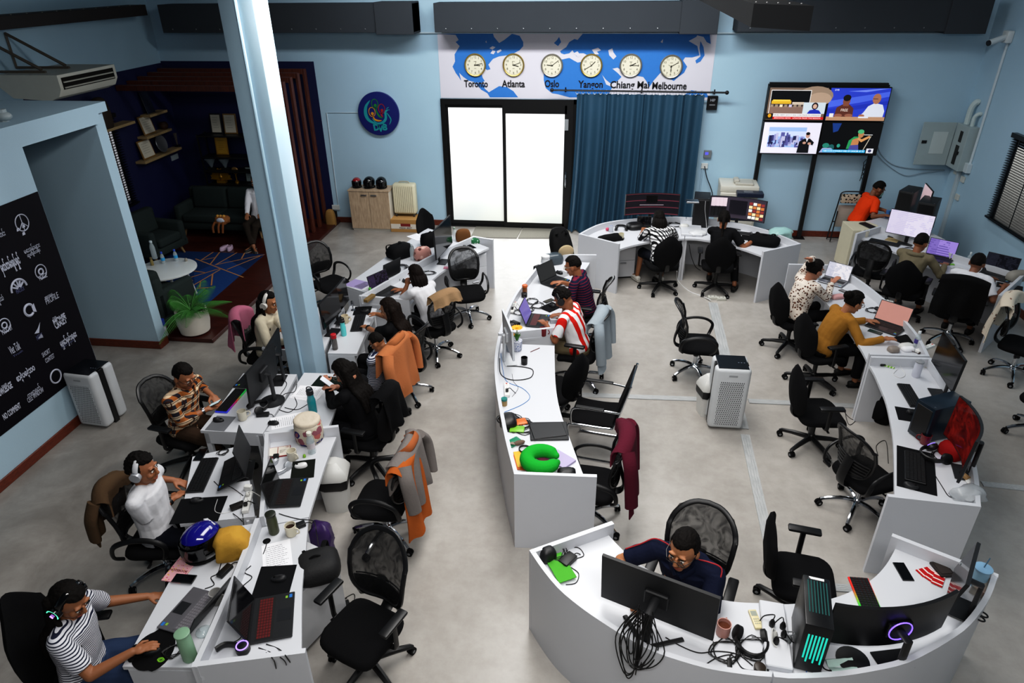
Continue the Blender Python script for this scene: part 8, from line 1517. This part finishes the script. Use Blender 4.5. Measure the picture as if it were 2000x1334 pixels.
# logo wall poster
RX = Matrix(((0, 0, 1, 0), (1, 0, 0, 0), (0, 1, 0, 0), (0, 0, 0, 1))); po = thing('logo_wall_poster', 'large dark poster of white programme logos on the left wall', 'poster', (XP, 0, 0)); yR = 6.42; MB().box(0, .8, .52, .008, yR, 2.60).build('poster_sheet', mat('#0a0710', .7, vary=.4, vs=2, spec=.15), po); PT = mat('#b9bccb', .6); PD = mat('#565a80', .6)
def pt(zx, zy): p = atX(zx/2.667, 360+zy/2.667, XP+.01); return p
def ptext(t, x0, y0, x1, y1, m_=None, sz=None, bold=0.):
    a, b = pt(x0, y0), pt(x1, y1); w = abs(b.y-a.y); text(t, sz or .075, m_ or PT, (.011, (a.y+b.y)/2, (a.z+b.z)/2), RX, po, bold=bold, width=w)
for e in (('PODCAST', 10, 775, 62, 745), ('PERSONAL', 233, 592, 276, 575, None, .045), ('PROFILE', 238, 614, 303, 577, None, .1), ('DVB', 275, 702, 292, 692, None, .04), ('MOVIE', 278, 725, 340, 686, None, .1, .004), ('CRAZY', 285, 742, 346, 704, None, .1, .004), ('SHORT', 220, 893, 260, 866), ('CONTEST', 236, 922, 282, 893), ('NO COMMENT', 16, 1216, 106, 1152, None, .09, .002), ('CELE WINDOW', 143, 1128, 226, 1070, None, .08), ('DVB', 10, 1060, 36, 1044, None, .06), ('KNOWLEDGE', -30, 1104, 62, 1046, None, .1, .003), ('NEWS', 190, 803, 222, 785, PD), ('PEACE', 203, 490, 244, 474), ('PEACOCK', 84, 562, 126, 542, PD, .06), ('Viet Talk', 50, 872, 102, 838, None, .13), ('မေးခွန်းများ', 125, 352, 206, 316, None, .07), ('ဆွေးနွေးခန်း', 142, 374, 208, 340, None, .05), ('မှတ်တမ်းရုပ်ရှင်', 5, 443, 100, 388, None, .12, .004), ('မျှော်မှန်းရေး', 313, 832, 397, 780, None, .1, .003), ('စာနဲ့ပေနဲ့ဘဝ', 85, 1016, 180, 955, None, .09, .003), ('ကဗျာရွတ်', 143, 1102, 210, 1060, None, .08), ('သတင်း', -20, 270, 26, 256), ('ရုပ်သံ', -12, 606, 16, 590), ('Truth matters', 320, 852, 385, 812, PD, .03), ('Truth', 68, 898, 118, 866, PD, .03)): ptext(*e)
def ring(zx, zy, r, t=.006, a0=0, a1=2*PI, m_=None):
    p = pt(zx, zy); mm = MB(); full = a1-a0 > 6.2; mm.tube([(.011, p.y+r*math.cos(a_), p.z+r*math.sin(a_)) for a_ in [a0+(a1-a0)*k/24 for k in range(24 if full else 25)]], t, 5, full, flat=(t, t)); mm.build('logo', m_ or PT, po)
ring(114, 200, .085); ring(212, 455, .075); ring(22, 735, .07); ring(150, 655, .06, .014, .6, 5.4); ring(290, 1000, .075, .01); ring(100, 545, .1, .012, 0, PI); ring(212, 455, .03, .01); ring(22, 735, .03, .008)
m = MB(); p = pt(114, 200)
for a_ in (PI/2, -PI/2, -PI/4, -3*PI/4): m.tube([(.011, p.y, p.z), (.011, p.y+.085*math.cos(a_), p.z+.085*math.sin(a_))], .005, 5)
m.build('logo', PT, po); m = MB(); p = pt(100, 545)
for a_ in (.6, 1.1, 1.57, 2.1, 2.6): m.tube([(.011, p.y+.02*math.cos(a_), p.z+.02*math.sin(a_)), (.011, p.y+.085*math.cos(a_), p.z+.085*math.sin(a_))], .009, 5)
m.build('logo', PT, po); m = MB(); p = pt(168, 650); m.poly([(.012, p.y, p.z-.03), (.012, p.y+.04, p.z-.05), (.012, p.y+.04, p.z+.05), (.012, p.y, p.z+.03)]); m.build('logo', PT, po); m = MB(); p = pt(200, 765); m.poly([(.012, p.y-.06, p.z), (.012, p.y+.0, p.z-.02), (.012, p.y+.06, p.z+.08), (.012, p.y, p.z+.03)]); m.build('logo', PT, po); m = MB(); m.poly([(.012, p.y-.04, p.z-.07), (.012, p.y+.03, p.z-.09), (.012, p.y+.02, p.z-.04)])
m.build('logo', PT, po); m = MB(); p = pt(114, 235); [MB().poly([(.012, p.y+x-.02, p.z+z), (.012, p.y+x+.02, p.z+z), (.012, p.y+x+.02, p.z+z+.03), (.012, p.y+x-.01, p.z+z+.03)]).build('logo', PT, po) for x, z in ((-.05, 0), (.03, .01), (0, -.06))]
# ================================================================= light
wd = bpy.data.worlds.new('world'); sc.world = wd; wd.use_nodes = True
bg = wd.node_tree.nodes['Background']; bg.inputs[0].default_value = (.55, .68, .85, 1); bg.inputs[1].default_value = .05
def area(name, loc, size, power, col=(1, .98, .955), rot=(0, 0, 0), spread=180):
    l = bpy.data.lights.new(name, 'AREA'); l.shape = 'RECTANGLE'; l.size, l.size_y = size; l.energy = power; l.color = col; l.spread = R(spread)
    o = bpy.data.objects.new(name, l); COL.objects.link(o); o.location = loc; o.rotation_euler = rot; return o
area('ceiling_lamp', (-.2, 4.8, 5.4), (1.6, 5), 185, spread=150)
area('ceiling_lamp', (.6, 9.0, 5.4), (3.2, 2.6), 165, spread=150)
area('wall_fill', (-.9, 10.4, 5.3), (6.2, .3), 150, (.96, .98, 1), (R(38), 0, 0), 150)  # added fill washing the back wall, not a fitting of the room
area('wall_fill', (4.6, 9.0, 5.3), (.3, 3.5), 26, (.96, .98, 1), (R(8), R(-40), 0), 150)  # added fill to lift the right wall
area('wall_fill', (-4.2, 5.4, 5.3), (.3, 4), 8, (.93, .97, 1), (0, R(38), 0), 150)  # added weak fill for the left wall
area('pillar_lamp', (-2.25, 6.35, 4.75), (.25, .6), 34, rot=(0, R(55), 0), spread=110)
area('front_lamp', (.4, .2, 5.3), (4, .4), 120, rot=(R(35), 0, 0), spread=150)
area('wall_fill', (5.4, 4.0, 5.3), (.3, 4), 22, (.96, .98, 1), spread=170)  # added fill brightening the near right side
area('door_daylight', (-1.75, YB-.15, 1.3), (2.2, 2.2), 50, (.95, .98, 1), (R(-90), 0, 0))
vs = sc.view_settings; vs.view_transform = 'Standard'; vs.look = 'None'; vs.exposure = 0; vs.gamma = 1
vs.use_curve_mapping = True
cv = vs.curve_mapping.curves[3]
for a_, b_ in ((.04, .027), (.2, .185), (.55, .60)): cv.points.new(a_, b_)
vs.curve_mapping.update()
